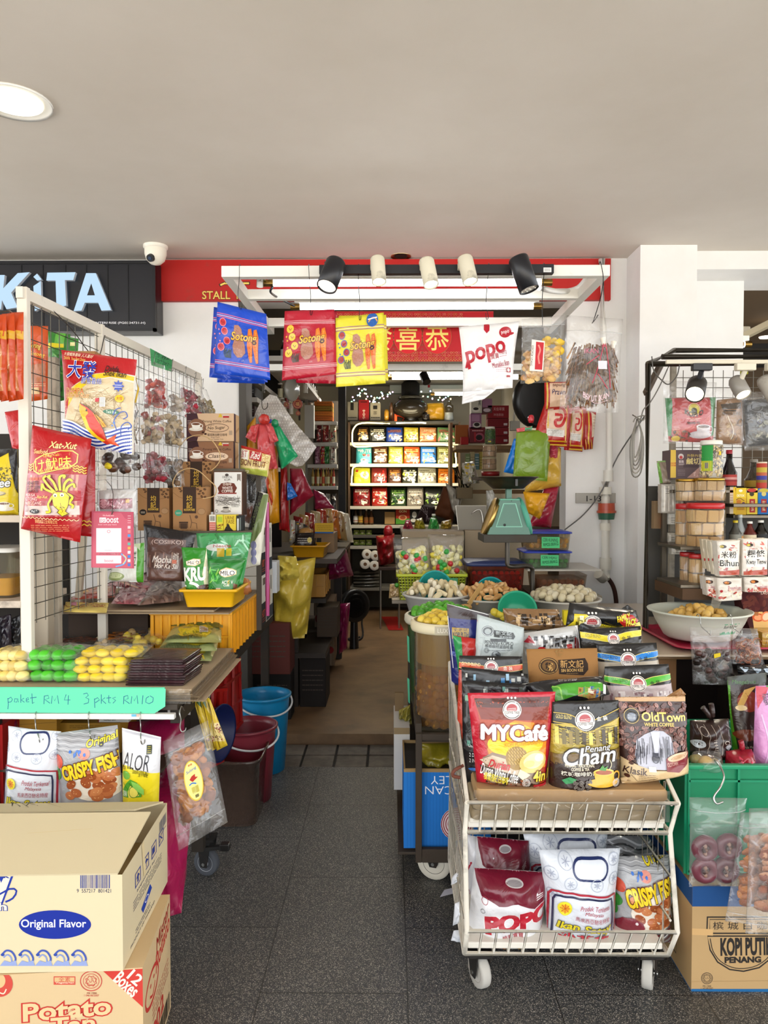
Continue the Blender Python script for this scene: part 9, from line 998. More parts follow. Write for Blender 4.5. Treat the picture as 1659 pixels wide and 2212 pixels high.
po('bronze foil pouch with street drawing behind the silver one',CP,[1086,1314,1206,1316,1222,1360,1092,1364],2.48,'7a5a38',[se(1110,1322,1214,1352,['3a2818','a8845a','2a1c10','c8a878'],44,7),X('Pa Kua Cafe',1176,1330,1214,1340,'2a1c10',.02,-8),G([1086,1314,1112,1334,1094,1344],'8a6840')],fz=FL,pq=FT,cu=.012);po('dark pouch top between the kraft pouch and the blue banded pouch',CP,[1252,1338,1300,1366,1310,1420,1240,1420],2.44,'1a1a1a',(),T=.02,pq=FT)
ZB=zb2+.024
def mq(lt,q,Y,full,T=.07):
 x0,y0=q[0];x1,y1=q[2];w=q[1][0]-x0;h=y1-y0;f=lambda a,b:(x0+w*a,y0+h*b);pr=[G([f(.0,-.02),f(1.02,.04),f(1.05,.36),f(.8,.4),f(.55,.3),f(.3,.34),f(.08,.26),f(.02,.1)],'6a0f26'),E(*f(.52,.1),w*.12,h*.035,'b9b2b0',4),E(*f(.52,.102),w*.1,h*.025,'8a8284',4),[L([f(.82,.27+k*.02),f(.92,.25+k*.02)],1.4,'e0d8d8')for k in RG(3)]]
 if full:pr+=[X('POPO',*f(.12,.43),*f(1.02,.6),'b3142c',.14,-9,.1,ol='e8e4e4',ow=.05),RI(*f(.12,.3),w*.04,w*.05,1,'a83a4a',10),[RI(*f(.09,.42),4,4,.8,'6a6a70',12)],X('娘惹寶寶',*f(.34,.66),*f(.62,.74),'a83a44',.01,-6),[E(*f(a,b),w*.05,h*.02,c_,r_)for a,b,c_,r_ in((.12,.82,'b06030',20),(.2,.86,'c87a48',-30),(.28,.9,'b8683a',10),(.36,.85,'c88050',40),(.42,.92,'b06030',-20),(.24,.95,'c07040',0),(.62,.93,'d8a030',20),(.68,.88,'d0982c',-20))],X('1971',*f(.9,.66),*f(1.0,.7),'a83a44',.01,-8)]
 else:pr+=[X('po',*f(.0,.5),*f(.3,.6),'b3142c',.1),E(*f(.6,.3),w*.12,h*.03,'6a1424'),E(*f(.6,.3),w*.07,h*.018,'c8c4c4'),E(*f(.95,.48),w*.12,h*.08,'a81c24')]
 return po(lt,SN,q,Y,'dcdcde',pr,T=T,pq=PI,cu=.018,nu=18,nv=20,kb=.8)
mq('front maroon and white snack bag in the lower basket',[(1024,1874),(1182,1884),(1166,2046),(1006,2042)],2.1,True);mq('second maroon and white snack bag leaning behind the front one',[(1030,1806),(1142,1816),(1150,1990),(1012,1990)],2.24,False,.06);po('white snack bag pressed against the cart side wires',SN,[1006,1802,1052,1812,1030,1960,1006,1950],2.27,'d4d4d8',[L([1006,1882,1016,1850],3,'b02038'),E(1010,1922,4,8,'a81c2c')],pq=FT,cu=.02)
for i,(q,lab)in EN((([(982,1952),(996,1946),(1000,1990),(978,2000)],'upper white bag corner poking out through the side wires'),([(980,2010),(1002,2008),(1004,2036),(974,2032)],'lower white bag corner poking out through the side wires'),([(976,1896),(990,1880),(996,1900),(974,1912)],'topmost white bag corner poking out through the side wires'))):po(lab,'bag corner',q,2.14+.04*i,'d9dce2',(),T=.012,pq=FT)
def satbag(lt,q,Y,full,T=.06):
 x0=min(q[0][0],q[3][0]);x1=max(q[1][0],q[2][0]);y0=min(q[0][1],q[1][1]);y1=max(q[2][1],q[3][1])
 return po(lt,SN,q,Y,'d9dde4',satay(None,x0+10,y0,x1-6,y1,full),T=T,pq=PI,cu=.014,nu=18,nv=22,pin=.05)
satbag('front white fish satay bag in the lower basket',[(1164,1836),(1340,1832),(1326,2036),(1182,2040)],2.09,True);satbag('rear white fish satay bag with handle outline in the lower basket',[(1130,1800),(1312,1802),(1320,1960),(1150,1960)],2.25,False,.04);q=[(1326,1850),(1446,1846),(1448,2036),(1316,2030)];pr=crispy(1316,1820,1450,1990)+[[L([1320,1996+k*9,1360,1990+k*9,1400,1998+k*9,1446,1990+k*9],4,['7a1c28','d8d8d8','6a1824','d0d0d0','7a1c28'][k],4)for k in RG(5)],G([1322,1976,1334,1962,1354,1958,1372,1966,1376,1976,1364,1984,1340,1990,1326,1998],'7a2030'),E(1360,1968,3,3,'e0d8d8'),E(1322,1950,6,12,'3a8a34')]
po('front crispy fish snack bag in the lower basket',SN,q,2.12,'a8a8aa',pr,T=.06,pq=PI,cu=.012,nu=18,nv=22);po('rear silver crispy fish bag lying at the top of the lower basket',SN,[1302,1804,1400,1806,1452,1880,1296,1880],2.26,'77777b',[L([1302,1812+k*9,1340,1806+k*9,1380,1816+k*9,1430,1808+k*9],3,['b8b8bc','3a3a3e'][k%2],4)for k in RG(7)],fz=FL,T=.04,pq=FT,cu=.015);po('green edged snack bag squeezed at the cart end of the lower basket',SN,[1420,1880,1452,1862,1450,1990,1424,1996],2.2,'a8a8a8',[SA((1424,1900,1448,1985),24,6,3,['3a9a34','2a7a2c','c8c8c4','c85a2a'],4)],T=.04,pq=PI,cu=.02)
ZT2=P(1420,1416,2.55).z;t2=[];xl2=P(1300,1416,2.62).x;AB(t2,'top',(xl2,2.62,ZT2-.03),(2.9,3.72,ZT2-.008),'8a6844',PT,.003);AB(t2,'glass_sheet',(xl2-.01,2.56,ZT2-.0075),(2.9,3.74,ZT2),'b9a894',CE,.002);AB(t2,'front_post',(P(1405,1440,2.64).x,2.64,.3),(P(1474,1440,2.64).x-.02,2.7,ZT2-.03),'7a5228',PT,.003);AB(t2,'leg',(xl2+.05,3.6,.03),(xl2+.09,3.64,ZT2-.03),'3a2c20',PT,.002);AB(t2,'leg',(2.7,3.6,.03),(2.74,3.64,ZT2-.03),'3a2c20',PT,.002)
AB(t2,'leg',(P(1405,1440,2.64).x+.02,2.66,.0),(P(1474,1440,2.64).x-.06,2.7,.3),'5a3c20',PT,.002);AB(t2,'back_board',(P(1400,1440,2.9).x,2.9,.05),(2.7,2.93,ZT2-.031),'22140e',MT);TH('brown table with a glass sheet under the white bowl','table',t2);ZT2+=.001;ON(tub(0,TR(P(1560,1390,2.8).x+.03,2.83,ZT2),[(.48,.4,0),(.54,.46,.012),(.55,.47,.012),(.53,.45,.016),(.47,.39,.005)],'a81c3c',PL,True,.05),'crimson pink tray under the white bowl','tray')
cb_=V(P(1510,1330,2.79).x,2.79,ZT2+.0175);hB_=P(1510,1316,2.79).z-cb_.z;rB=(P(1617,1320,2.79).x-P(1402,1320,2.79).x)/2;bw_=MB();la(bw_,[(.001,0),(rB*.62,0),(rB*.68,.008),(rB*.84,hB_*.6),(rB*.91,hB_*.9),(rB*.985,hB_*.94),(rB,hB_),(rB*.97,hB_*1.01),(rB*.9,hB_*.95),(rB*.82,hB_*.6),(rB*.64,.016),(.001,.012)],TR(*cb_),'c6cabc',PL,48);nt_=MB();k=8
def onb(t,f,off=.0015):
 rr=rB*(.68+(.91-.68)*f)
 return V(cb_.x+cos(t)*(rr+off),cb_.y+sin(t)*(rr+off),cb_.z+.008+(hB_*.9-.008)*f)
t0,t1=4.82,5.3;vs=[onb(t0+(t1-t0)*i/k,f)for f in(.3,.78)for i in RG(k+1)];nt_.add(vs,[(i,i+1,k+2+i,k+1+i)for i in RG(k)],'3aa070',PA,True)
for txt,f0,f1 in(('Buah Pala Likeri',.58,.72),):co,tr,lo,hi=glyphs(txt,.02,.2);qn=(co-lo)/(hi-lo);nt_.add([onb(t0+.05+(t1-t0-.1)*a,f0+(f1-f0)*b,.0025)for a,b in qn],[tuple(f)for f in tr.tolist()],'12241c',PA)
TH('large pale bowl with a green handwritten note on the glass table','bowl',[('bowl',bw_),('green_note',nt_)]);gpn=[]
for i,c_ in EN(('c9a04c','d4ac58','bc9240')):gpn.append(ON(BL(0,(0,0,0),(.022,.018,.015),c_,FO,.3,i,10),'tan candied piece heaped in the large pale bowl','candied fruit','candied pieces in the pale bowl',org=(0,0,0)))
hq(gpn,dome(cb_.x,cb_.y,cb_.z+hB_*.52,.115,.038,.05,5,jit=.3),5);ON(he(0,[P(1531,1334,2.8),P(1544,1334,2.8),P(1544,1334,2.82),P(1531,1334,2.82)],[P(1541,1276,2.84),P(1568,1276,2.84),P(1568,1276,2.88),P(1541,1276,2.88)],'d8d2c4',TI),'clear plastic scoop standing in the pale bowl','scoop');rimf=cb_+V(0,-rB*.99,hB_);q=[(1489,1354),(1580,1356),(1586,1480),(1496,1478)];Yb2=2.535;fm,s=cg(q,Yb2,.022,FT,.008,zip_=[.86])
inn=MB();lu(inn,s,['2a1614','3a201c','1e100e','4a2a24'],46,.013,3,.1,.05,.9,.64);Surf(*qd([1542,1413,1556,1410,1557,1418,1543,1422],Yb2-.024)).draw(inn,[G([1542,1413,1556,1410,1557,1418,1543,1422],'d8bc20')],PA);TH('zip bag of dark plums with yellow sticker hooked on the pale bowl','dried fruit bag',[(FI,fm),('plums',inn)]);q=[(1582,1356),(1636,1358),(1652,1436),(1580,1434)];fm,s=cg(q,Yb2-.01,.02,FT,.008,zip_=[.86])
inn=MB();rn=random.Random(5)
for i in RG(70):p=iz(s,rn,.2,.06,.9,.62,.5);a=rn.uniform(0,6);rr=rn.uniform(.008,.016);tu(inn,[p+(s.ex*cos(a+t)+s.ey*sin(a+t))*rr for t in(0,.7,1.4,2.1,2.8)],.0022,rn.choice(['8a4420','a05a30','7a3818','b06a3c']),'dry',5)
TH('zip bag of curly brown strips hooked on the pale bowl','dried fruit bag',[(FI,fm),('strips',inn)])
for px,lab in(1531,'steel hook over the pale bowl rim holding the dark plum bag'),(1598,'steel hook over the pale bowl rim holding the curly strips bag'):m_=MB();tp=V(P(px,1335,Yb2).x,0,0);a=asin(max(-1,min(1,(tp.x-cb_.x)/(rB*.99))));e=V(cb_.x+sin(a)*rB*.985,cb_.y-cos(a)*rB*.985,cb_.z+hB_);tu(m_,[e+V(0,.03,-.03),e+V(0,.012,.006),e+V(0,-.012,.004),e+V(.003,-.018,-.03),P(px+1,1368,Yb2-.008),P(px+4,1372,Yb2-.008),P(px+5,1362,Yb2-.008)],.0018,'a8a8a4',ST,7,sq=4);ON(m_,lab,HK)
fr_=2.72;p0,p1,p2,p3=P(1592,1270,2.86),P(1720,1272,2.86),P(1720,1385,fr_),P(1628,1384,fr_);m_=MB();s=Surf(p0,p1,p2,p3);bk=[p+V(0,.12,0)for p in(p0,p1,p2,p3)];he(m_,[p3,p2,bk[2],bk[3]],[p0,p1,bk[1]+V(0,-.08,0),bk[0]+V(0,-.08,0)],'3f1416',CA);s.draw(m_,[G([1624,1322,1720,1320,1720,1384,1632,1384],'d8ac6a'),SA((1606,1284,1660,1318),30,8,4,['54201c','5c2a20','4a1818'],3),E(1638,1334,13,9,'c8542a'),E(1638,1334,9,6,'e89a6a'),E(1654,1332,10,12,'d87a4a',40),E(1655,1332,7,9,'f0c0a0',40),X('LAO DI FANG',1644,1279,1690,1284,'d8c0b0',.0),X('老字號 手信',1644,1274,1690,1279,'d8c0b0',.0),R(1628,1322,1638,1330,'a8683a'),li(1640,1374,1660,1380,1,'8a5a30',.8)],CA)
Surf(P(1584,1290,2.9),p0,p3,P(1612,1380,2.84)).draw(m_,[R(1592,1292,1600,1310,'c8a878')],CA);ON(m_,'brown slanting gift box with orange slice picture on the glass table','gift box');bx('shiny gold box beside the curly strips bag','box',(1646,1366,1720,1420),2.66,.12,'a07c22',[E(1662,1374,7,5,'d8c060'),L([1648,1420,1660,1368],1,'6a5010')],FL);Yg=2.06;gxl=P(1486,1700,Yg).x;zg1=P(1500,1650,Yg).z;zc1=P(1500,1912,2.0).z
crt=MB();x1_=gxl+.55;yb_=Yg+.4;zg0=zc1+.002;bo(crt,(gxl,Yg+.012,zg0),(x1_,yb_,zg0+.01),'0f6a4a',PL)
for a,b in((gxl,Yg),(x1_,Yg+.006)),((gxl,yb_-.006),(x1_,yb_)),((gxl,Yg),(gxl+.006,yb_)),((x1_-.006,Yg),(x1_,yb_)):bo(crt,(a[0],a[1],zg0),(b[0],b[1],zg1-.003),'0f7a52',PL)
rm_=MB();bo(rm_,(gxl-.014,Yg-.012,zg1-.012),(x1_+.014,Yg+.008,zg1),'158a5e',PL,.003);bo(rm_,(gxl-.014,Yg+.009,zg1-.012),(gxl+.008,yb_+.012,zg1),'158a5e',PL,.003);bo(rm_,(gxl,yb_-.008,zg1-.012),(x1_,yb_+.012,zg1),'158a5e',PL,.003);rb_=MB()
for i in RG(5):x=gxl+(x1_-gxl)*i/4;bo(rb_,(x-.003,Yg-.01,zg0),(x+.003,Yg,zg1-.012),'12815a',PL)
for z in zg1-.045,zg0+(zg1-zg0)*.45,zg0+.01:bo(rb_,(gxl,Yg-.01,z-.003),(x1_,Yg,z+.003),'12815a',PL)
for i in RG(4):y=Yg+(yb_-Yg)*i/3;bo(rb_,(gxl-.01,y-.003,zg0),(gxl,y+.003,zg1-.012),'12815a',PL)
TH('emerald green plastic crate standing on the coffee carton','crate',[('shell',crt),('rim',rm_),('ribs',rb_)]);kx=P(1493,2158,2.01).x;front=[R(1490,1914,1700,1958,'17457a'),R(1490,2136,1700,2150,'17598a'),L([1528,1982,1528,2016,1700,2016],3,'25201c'),L([1527,2016,1527,1981,1700,1981],3,'25201c'),L([1533,2014,1533,1986,1700,1986],1.6,'25201c'),L([1528,2022,1534,2052,1550,2078,1576,2094,1606,2098,1640,2090,1668,2068,1680,2030,1680,2022,1528,2022],3,'25201c',0),L([1534,2027,1540,2054,1556,2076,1580,2089,1606,2092,1636,2085,1662,2064,1672,2030],1.8,'25201c',3),X('槟 城 白 咖 啡',1540,1991,1690,2008,'25201c',.006),X('KOPI PUTIH',1557,2027,1668,2062,'25201c',.1,-1),X('PENANG',1566,2067,1643,2079,'25201c',.12,-1),[hl(1527,2113,12,'3a3028')],X('MS 1500',1518,2128,1536,2132,'3a3028',.0),X('1 147-09/2007',1514,2133,1540,2137,'3a3028',.0),L([1490,2012,1540,2014],14,'c09a66'),L([1490,2120,1700,2118],.6,'9a7a4c')]
left=[('g',[(0,0),(1,0),(1,.18),(0,.18)],'17457a',None),('g',[(0,.93),(1,.93),(1,1),(0,1)],'17598a',None),('l',[(.3,.66),(.3,.82),(.75,.82),(.75,.66),(.3,.66)],.012,'3a3028'),('l',[(.45,.8),(.42,.74),(.5,.72),(.6,.74),(.58,.8)],.03,'3a3028'),('l',[(.3,.46),(.3,.56),(.8,.56),(.8,.46),(.3,.46)],.01,'3a3028'),('l',[(.4,.48),(.4,.54)],.02,'3a3028'),('l',[(.55,.48),(.55,.54)],.03,'3a3028')];a=P(1493,2158,2.01)
b=P(1700,2158,2.01);bx('tan carton with blue bands and round black coffee print on the floor','carton',(1493,1914,1700,2156),2.012,.44,'ab8c60',front,left=left)
def tiedbag(lt,px,Y,kl,neck,pz,T=.05):
 x0,y0,x1,y1=px;m_,s=pb([x0,y0,x1-8,y0-4,x1,y1,x0,y1],Y,kl,pz,T=T,pq=PI,cu=.02,nu=16,nv=16);n_=MB()
 for a_,b_ in neck:tu(n_,[P(*a_,Y),P((a_[0]+b_[0])/2+2,(a_[1]+b_[1])/2,Y),P(*b_,Y)],.008,kl,FI,8,sq=2)
 return TH(lt,'tied bag',[(BD,m_),('tied_neck',n_)])
br=[[L([1500+i*14,1560,1506+i*14,1590,1500+i*14,1618],.8,'a8988c',3)for i in RG(4)],E(1502,1600,12,9,'b8bcc0'),X('黑糖',1494,1596,1510,1604,'4a4644',.008),[RI(1510,1572,6,8,.8,'b0a49a',12),RI(1566,1600,5,7,.8,'b0a49a',12)],G([1556,1606,1564,1598,1572,1606,1566,1616],'b8bcc0'),li(1528,1586,1536,1616,6,'c8bcb0',1.2),RI(1554,1592,4,4,1,'c8bcb0',12),L([1560,1560,1574,1572,1582,1590],.8,'b0a49a',3)];tiedbag('dark brown bag with white drawings and tied neck in the green crate',(1490,1556,1582,1642),Yg+.1,'2a1814',[((1536,1556),(1518,1528)),((1538,1556),(1536,1520))],br)
fm,s=cg([1496,1624,1556,1622,1564,1666,1488,1664],Yg+.03,.05,PI,.012);inn=MB();BL(inn,P(1524,1648,Yg+.03),(.022,.02,.02),'c09a4c',FO,.12,2,12);BL(inn,P(1504,1640,Yg+.05),(.02,.02,.014),'9a8a4c',FO,.2,3,12);BL(inn,P(1542,1650,Yg+.05),(.02,.02,.016),'c8b890',FO,.2,4,12);BL(inn,P(1530,1634,Yg+.04),(.018,.012,.006),'4a3020',FO,.2,5,10);BL(inn,P(1498,1656,Yg+.05),(.014,.014,.012),'b0a068',FO,.2,6,10);TH('clear bag of tan round pieces at the rim of the green crate',SN,[(FI,fm),(CO2,inn)])
tiedbag('bright red clear bag with tied neck in the green crate',(1568,1622,1632,1666),Yg+.05,'8e1024',[((1602,1624),(1600,1600))],[SA((1574,1628,1624,1660),20,6,3,['b8183a','6a0c1c','c83a54'],3)],.045);po('green edged dark pouch with golden fruit picture in the green crate','snack pouch',[1570,1462,1656,1452,1648,1640,1584,1640],Yg+.16,'2a1c14',[L([1572,1470,1574,1540,1586,1630],8,'4a8a1c',4),G([1570,1462,1656,1452,1654,1474,1572,1480],'1c2414'),X('Maegefruit',1580,1468,1630,1478,'3a6a24',.02,0,.2),E(1612,1512,24,22,'7a2a14'),G([1588,1520,1604,1488,1630,1480,1612,1500,1600,1524],'c8a054'),E(1596,1526,12,6,'d8c08a'),E(1606,1582,26,12,'6a3018'),X('Biscuit Mango',1590,1604,1626,1611,'c8b8a0',.02)])
po('glossy pink pouch standing at the outer end of the green crate','snack pouch',[1632,1482,1700,1478,1700,1660,1626,1662],Yg+.08,'c888ba',[G([1632,1482,1660,1484,1634,1530],'b82a44'),X('榴蓮',1645,1496,1662,1520,'4a3048',.012,-10),L([1640,1540,1650,1600,1640,1650],3,'d8b0d4',4),G([1652,1474,1700,1470,1700,1484,1656,1484],'3a9a1c')],T=.035);po('black glossy pack above the golden fruit pouch','snack pouch',[1592,1438,1700,1434,1700,1462,1594,1456],2.5,'16181a',[[G([1596+i*22,1440,1612+i*22,1440,1606+i*22,1452],'b0c0d0')for i in RG(4)]],fz=FL,pq=PI,cu=.02)
m_=MB();bo(m_,(P(1585,1470,2.5).x,2.46,.62),(2.2,2.62,P(1600,1457,2.5).z-.002),'1c130f',MT);bo(m_,(P(1585,1470,2.5).x,2.5,.0),(2.2,2.6,.62),'1c130f',MT);ON(m_,'dark stand behind the green crate holding the black pack',SD);q=[(1489,1722),(1614,1724),(1592,1914),(1488,1916)];Yh2=1.965;fm,s=cg(q,Yh2,.03,FT,.008,zip_=[.87]);fr2=[]
for i,(u,v)in EN(((.28,.44),(.74,.46),(.3,.2),(.72,.2))):
 m_=MB();c=s.base(u,v)+s.n*.004;xx,yy,zz2=s.ex,s.ey,s.n;M=Matrix((xx,yy,zz2)).transposed().to_4x4();M.translation=c;r_=.036;la(m_,[(.001,-.014),(r_*.8,-.012),(r_,-.002),(r_*.96,.008),(r_*.7,.015),(r_*.4,.011),(r_*.34,.006),(.001,.004)],M,['5a2430','54202c','602834','4e1e28'][i],FO,26);cl_=MB()
 for k in RG(7):a=k*.9;BL(cl_,c+(xx*cos(a)+yy*sin(a))*r_*.24*(k%3)*.6+zz2*.01,(.006,.005,.006),['6a4a3c','3a2420','8a6a5a'][k%3],'dry',.3,k,7)
 fr2.append(('dried_persimmon',m_,[('calyx',cl_)]))
TH('clear zip bag of four dark dried persimmons hanging before the crate','dried fruit bag',[(FI,fm)]+fr2);m_=MB();tu(m_,[P(1546,1650,Yg+.02),P(1545,1642,Yg-.016),P(1556,1656,Yg-.03),P(1564,1678,2.0),P(1556,1700,Yh2),P(1542,1722,Yh2-.006),P(1548,1736,Yh2-.012),P(1562,1732,Yh2-.012)],.0026,'b0b0ac',ST,8,sq=5);ON(m_,'bent steel hook over the green crate rim holding the persimmon bag',HK)
def fishbag(lt,q,Y,zs,kz):
 fm,s=cg(q,Y,.022,FT,.01,zip_=[.88,.1],zs=zs);inn=MB();rn=random.Random(zs)
 for k in RG(110):u,v=rn.uniform(.24,.84),rn.uniform(.2,.78);chip(inn,s.base(u,v)+s.n*rn.uniform(-.004,.008),rn.uniform(.01,.019),rn.choice(kz),'dry',s.n+V(rn.uniform(-.4,.4),0,rn.uniform(-.4,.4)),k+zs,11,.15)
 return TH(lt,'cracker bag',[(FI,fm),('cracker',inn)])
fishbag('inner zip bag of golden fish cracker hanging beside the persimmon bag',[(1600,1756),(1680,1750),(1690,2006),(1566,1990)],1.94,3,['96500f','a8641c','844208']);fishbag('outer zip bag of reddish brown fish cracker at the picture edge side',[(1618,1746),(1740,1744),(1740,2030),(1610,2016)],1.91,5,['8a4a2c','a06a4a','7a3c20','b07e5c']);Yf=3.0;PF='4f483e';fx0=P(1399,900,Yf).x;pf=[]
def pfp(nm,ps,r=.012):pf.append((nm,tu(0,ps,r,PF,DS,10)))
ztf=P(1399,786,Yf).z;pfp('upright',[V(fx0,Yf,ZT2),V(fx0,Yf,ztf)]);a2=P(1456,757,3.35);pfp('front_bar',[V(fx0,Yf,ztf),V(3.2,Yf,ztf)]);pfp('sloping_bar',[V(fx0,Yf,ztf),V(a2.x,3.35,a2.z)]);pfp('top_bar',[V(a2.x,3.35,a2.z),V(3.2,3.35,a2.z)]);mid=(V(fx0,Yf,ztf)+V(a2.x,3.35,a2.z))/2;pfp('middle_bar',[mid,V(3.2,mid.y,mid.z)]);pf.append(('brace',bar(0,P(1395,850,Yf),P(1428,786,Yf+.1),.02,.02,'5a4c40',RU)))
TH('dark steel pipe frame of the neighbouring stall beside the pillar','pipe stand',pf);m_=MB();a=P(1438,778,Yf-.02);b=P(1720,786,Yf-.02);bo(m_,(a.x,Yf-.03,b.z),(b.x+.6,Yf-.014,a.z),'d8d0bc',PT,.002);ON(m_,'off-white lamp track on the pipe frame','lamp track')
def spot2(lt,px,py,ln,r,ax,kl,adp,fz,e):
 c=P(px,py,Yf-.02);ax=Vector(ax).normalized();xx,yy=fo(ax);M=Matrix((xx,yy,ax)).transposed().to_4x4();M.translation=c;b_=MB();la(b_,[(.001,-ln/2),(r*.8,-ln/2),(r,-ln/2+.015),(r,ln/2),(r*.9,ln/2),(r*.86,ln/2-.012)],M,kl,fz,26);f_=MB();la(f_,[(r*.88,ln/2-.005),(.001,ln/2-.008)],M,'fff0c8','glow5',22);k_=MB();t_=V(c.x+.01,Yf-.03,ztf-.005);bo(k_,t_-V(.038,.03,.03),t_+V(.038,.0,-.002),adp,PL,.003);cyl(k_,t_-V(0,.015,.03),c-ax*ln*.1,.01,.01,adp,PL,10)
 o=TH(lt,'spotlight',[('adapter',k_),('housing',b_),('lamp_face',f_)],'spotlights of the neighbouring stall');l=bpy.data.lights.new('spot_beam','SPOT');l.energy=e;l.spot_size=radians(70);l.spot_blend=.6;l.shadow_soft_size=.03;l.color=1,.9,.72;lo=bpy.data.objects.new('spot_beam',l);COL.objects.link(lo);lo.location=c+ax*(ln/2+.01);lo.rotation_euler=(-ax).to_track_quat('Z','Y').to_euler()
 return o
spot2('charcoal cylinder spotlight shining over the red coffee bag',1504,838,.105,.037,(-.42,-.75,-.62),'2e2a26','26262a',PL,14);spot2('grey white cylinder spotlight next to the charcoal one',1597,836,.085,.031,(.18,-.6,-.9),'8f8a82','d8d0bc',PL,12);spot2('pale spotlight at the picture edge on the same track',1662,838,.1,.032,(.3,-.5,-.9),'a8a298','d0c8b4',RU,8);ON(tu(0,[P(1408,770,Yf-.02),P(1412,800,Yf-.02),P(1430,822,Yf-.02),P(1445,830,Yf-.02),P(1462,812,Yf-.02),P(1468,788,Yf-.02)],.0025,'4a4640',PL,6,sq=5),'loop of cable drooping under the pipe frame corner','cable')
ON(tu(0,[P(1445,790,Yf-.03),P(1424,836,Yf-.03),P(1404,870,Yf-.03),P(1390,885,Yf-.03),P(1384,905,Yf-.03),P(1370,940,Yf-.03)],.0025,'55504a',PL,6,sq=5),'cable running from the track down to the tied coil','cable');cbm=MB();rn=random.Random(4)
for k in RG(6):w_=8+k*2.5;tu(cbm,[P(1376,905,2.98),P(1376-w_*.7,940+k*4,2.97),P(1372-w_*.3,985+k*8,2.97),P(1372+w_*.6,980+k*8,2.97),P(1382+w_*.4,940+k*3,2.97),P(1378,906,2.98)],.0028,['6a645a','7a7468','58534a'][k%3],PL,6,sq=5)
tu(cbm,[P(1366,896,2.96),P(1388,908,2.96),P(1392,898,2.96),P(1374,902,2.96),P(1368,912,2.96)],.0028,'6a645a',PL,6,sq=4);ON(cbm,'tied coil of grey cable on the pipe frame upright','cable');Yg2=3.3;gm=[];m_=MB();xg0,xg1=P(1454,850,Yg2).x,3.0;zg_1,zg_0=P(1460,800,Yg2).z,P(1460,1010,Yg2).z
for i in RG(int((xg1-xg0)/.044)):cyl(m_,(xg0+i*.044,Yg2,zg_0),(xg0+i*.044,Yg2,zg_1),.0018,.0018,'6a655c',DS,5,False)
for j in RG(int((zg_1-zg_0)/.044)+1):cyl(m_,(xg0,Yg2,zg_0+j*.044),(xg1,Yg2,zg_0+j*.044),.0018,.0018,'6a655c',DS,5,False)
gm.append(('wire_grid',m_));AB(gm,'upright',(xg0-.012,Yg2-.01,.6),(xg0+.012,Yg2+.012,zg_1+.03),'8f8778',RU,.002);TH('pale wire grid with upright carrying the coffee bags','wire rack',gm)
def hc(lt,q,qi,kl,pr,Y,zs):
 fm,s=cg(q,Y-.012,.03,FT,.01,zs=zs);inn,s2=pb(qi,Y,kl,pr,T=.028,pq=PI,nu=14,nv=16)
 return TH(lt,'coffee bag',[(FI,fm),('pouch',inn)],'wrapped coffee bags on the wire grid')
pr=[G([1436,860,1450,860,1448,942,1442,942],'1a7a3a'),G([1532,858,1547,858,1540,940,1534,944],'1a7a3a'),E(1494,886,12,12,'c8b83a',0,22),[RI(1494,886,13.5,13.5,1,'e8d8b0',22)],E(1494,888,7,6,'4a4a3a'),X('KOPI O',1474,892,1514,902,'2a1410',.1,0,arc=-7),li(1478,904,1508,906,1,'e8c8b0',.9),X('咖啡粉',1486,907,1502,910,'e8c8b0',.01),X('咖啡乌',1479,912,1506,918,'2a1410',.03),E(1508,940,25,8,'b8b0b4'),G([1498,922,1530,922,1526,942,1502,944],'c0b8bc'),E(1514,922,16,4,'d0c8cc'),E(1514,923,13,3,'4a2a1c'),[RI(1531,928,5,6,2,'c0b8bc',12)],SA((1448,932,1484,954),40,3.4,2,['5a2414','8a3a20','3a160c','a85a30'],3),E(1457,948,9,6,'c8a82c'),li(1450,920,1464,930,3,'e0b8a8',.9)]
hc('wrapped red coffee bag with green sides under the charcoal spotlight',[(1432,822),(1548,826),(1544,962),(1432,958)],[(1436,860),(1546,858),(1540,956),(1444,954)],'b01f24',pr,3.2,3);pr=[G([1554,874,1598,870,1596,884,1556,886],'3a2c1c'),R(1558,887,1584,890,'2a1c10'),X('PENANG KOPI-O',1556,891,1594,898,'3a2818',.03),[RI(1594,914,7,7,1.4,'2a1c10',16)],SA((1560,916,1590,950),14,5,2,['6a4a30','a88a60'],3),L([1566,900,1578,930,1574,950],1.6,'d8ccb8',3)]
hc('wrapped kraft coffee bag beside the red one',[(1544,836),(1606,838),(1608,966),(1544,960)],[(1548,864),(1604,858),(1606,962),(1546,958)],'8c6338',pr,3.22,5);pr=[[RI(1629,880,12,11,1.2,'6a6a6c',22)],E(1629,880,8,7,'4a4a4c'),X('SIN BOON KEE',1628,892,1680,902,'8a8a8a',.02,-6),li(1628,904,1656,906,1,'6a6a6c',1),SA((1628,908,1656,945),18,4,2,['6a6a60','8a8a78','3a3a3a'],4),RI(1634,912,4,4,.8,'8a8ab0',12),E(1648,914,6,5,'7a7a68')]
hc('wrapped charcoal coffee bag at the end of the wire grid',[(1602,846),(1700,846),(1700,972),(1608,974)],[(1606,864),(1700,860),(1700,958),(1612,966)],'262527',pr,3.2,7);bx('lime green packet behind the second spotlight',PK,(1603,796,1616,808),3.34,.02,'a8a81c');Yd=3.02
def zd(py,Y):return P(1500,py,Y).z
dk=[]
for py,Y,x0p,x1p in(1058,3.18,1448,1800),(1088,3.08,1580,1800),(1180,2.98,1466,1800),(1112,3.16,1580,1800),(1262,2.9,1466,1800):m_=MB();z=zd(py,Y);bo(m_,(P(x0p,py,Y).x,Y-.02,z-.014),(2.9,Y+.24,z),'6a6256',DS,.002);dk.append((SB,m_))
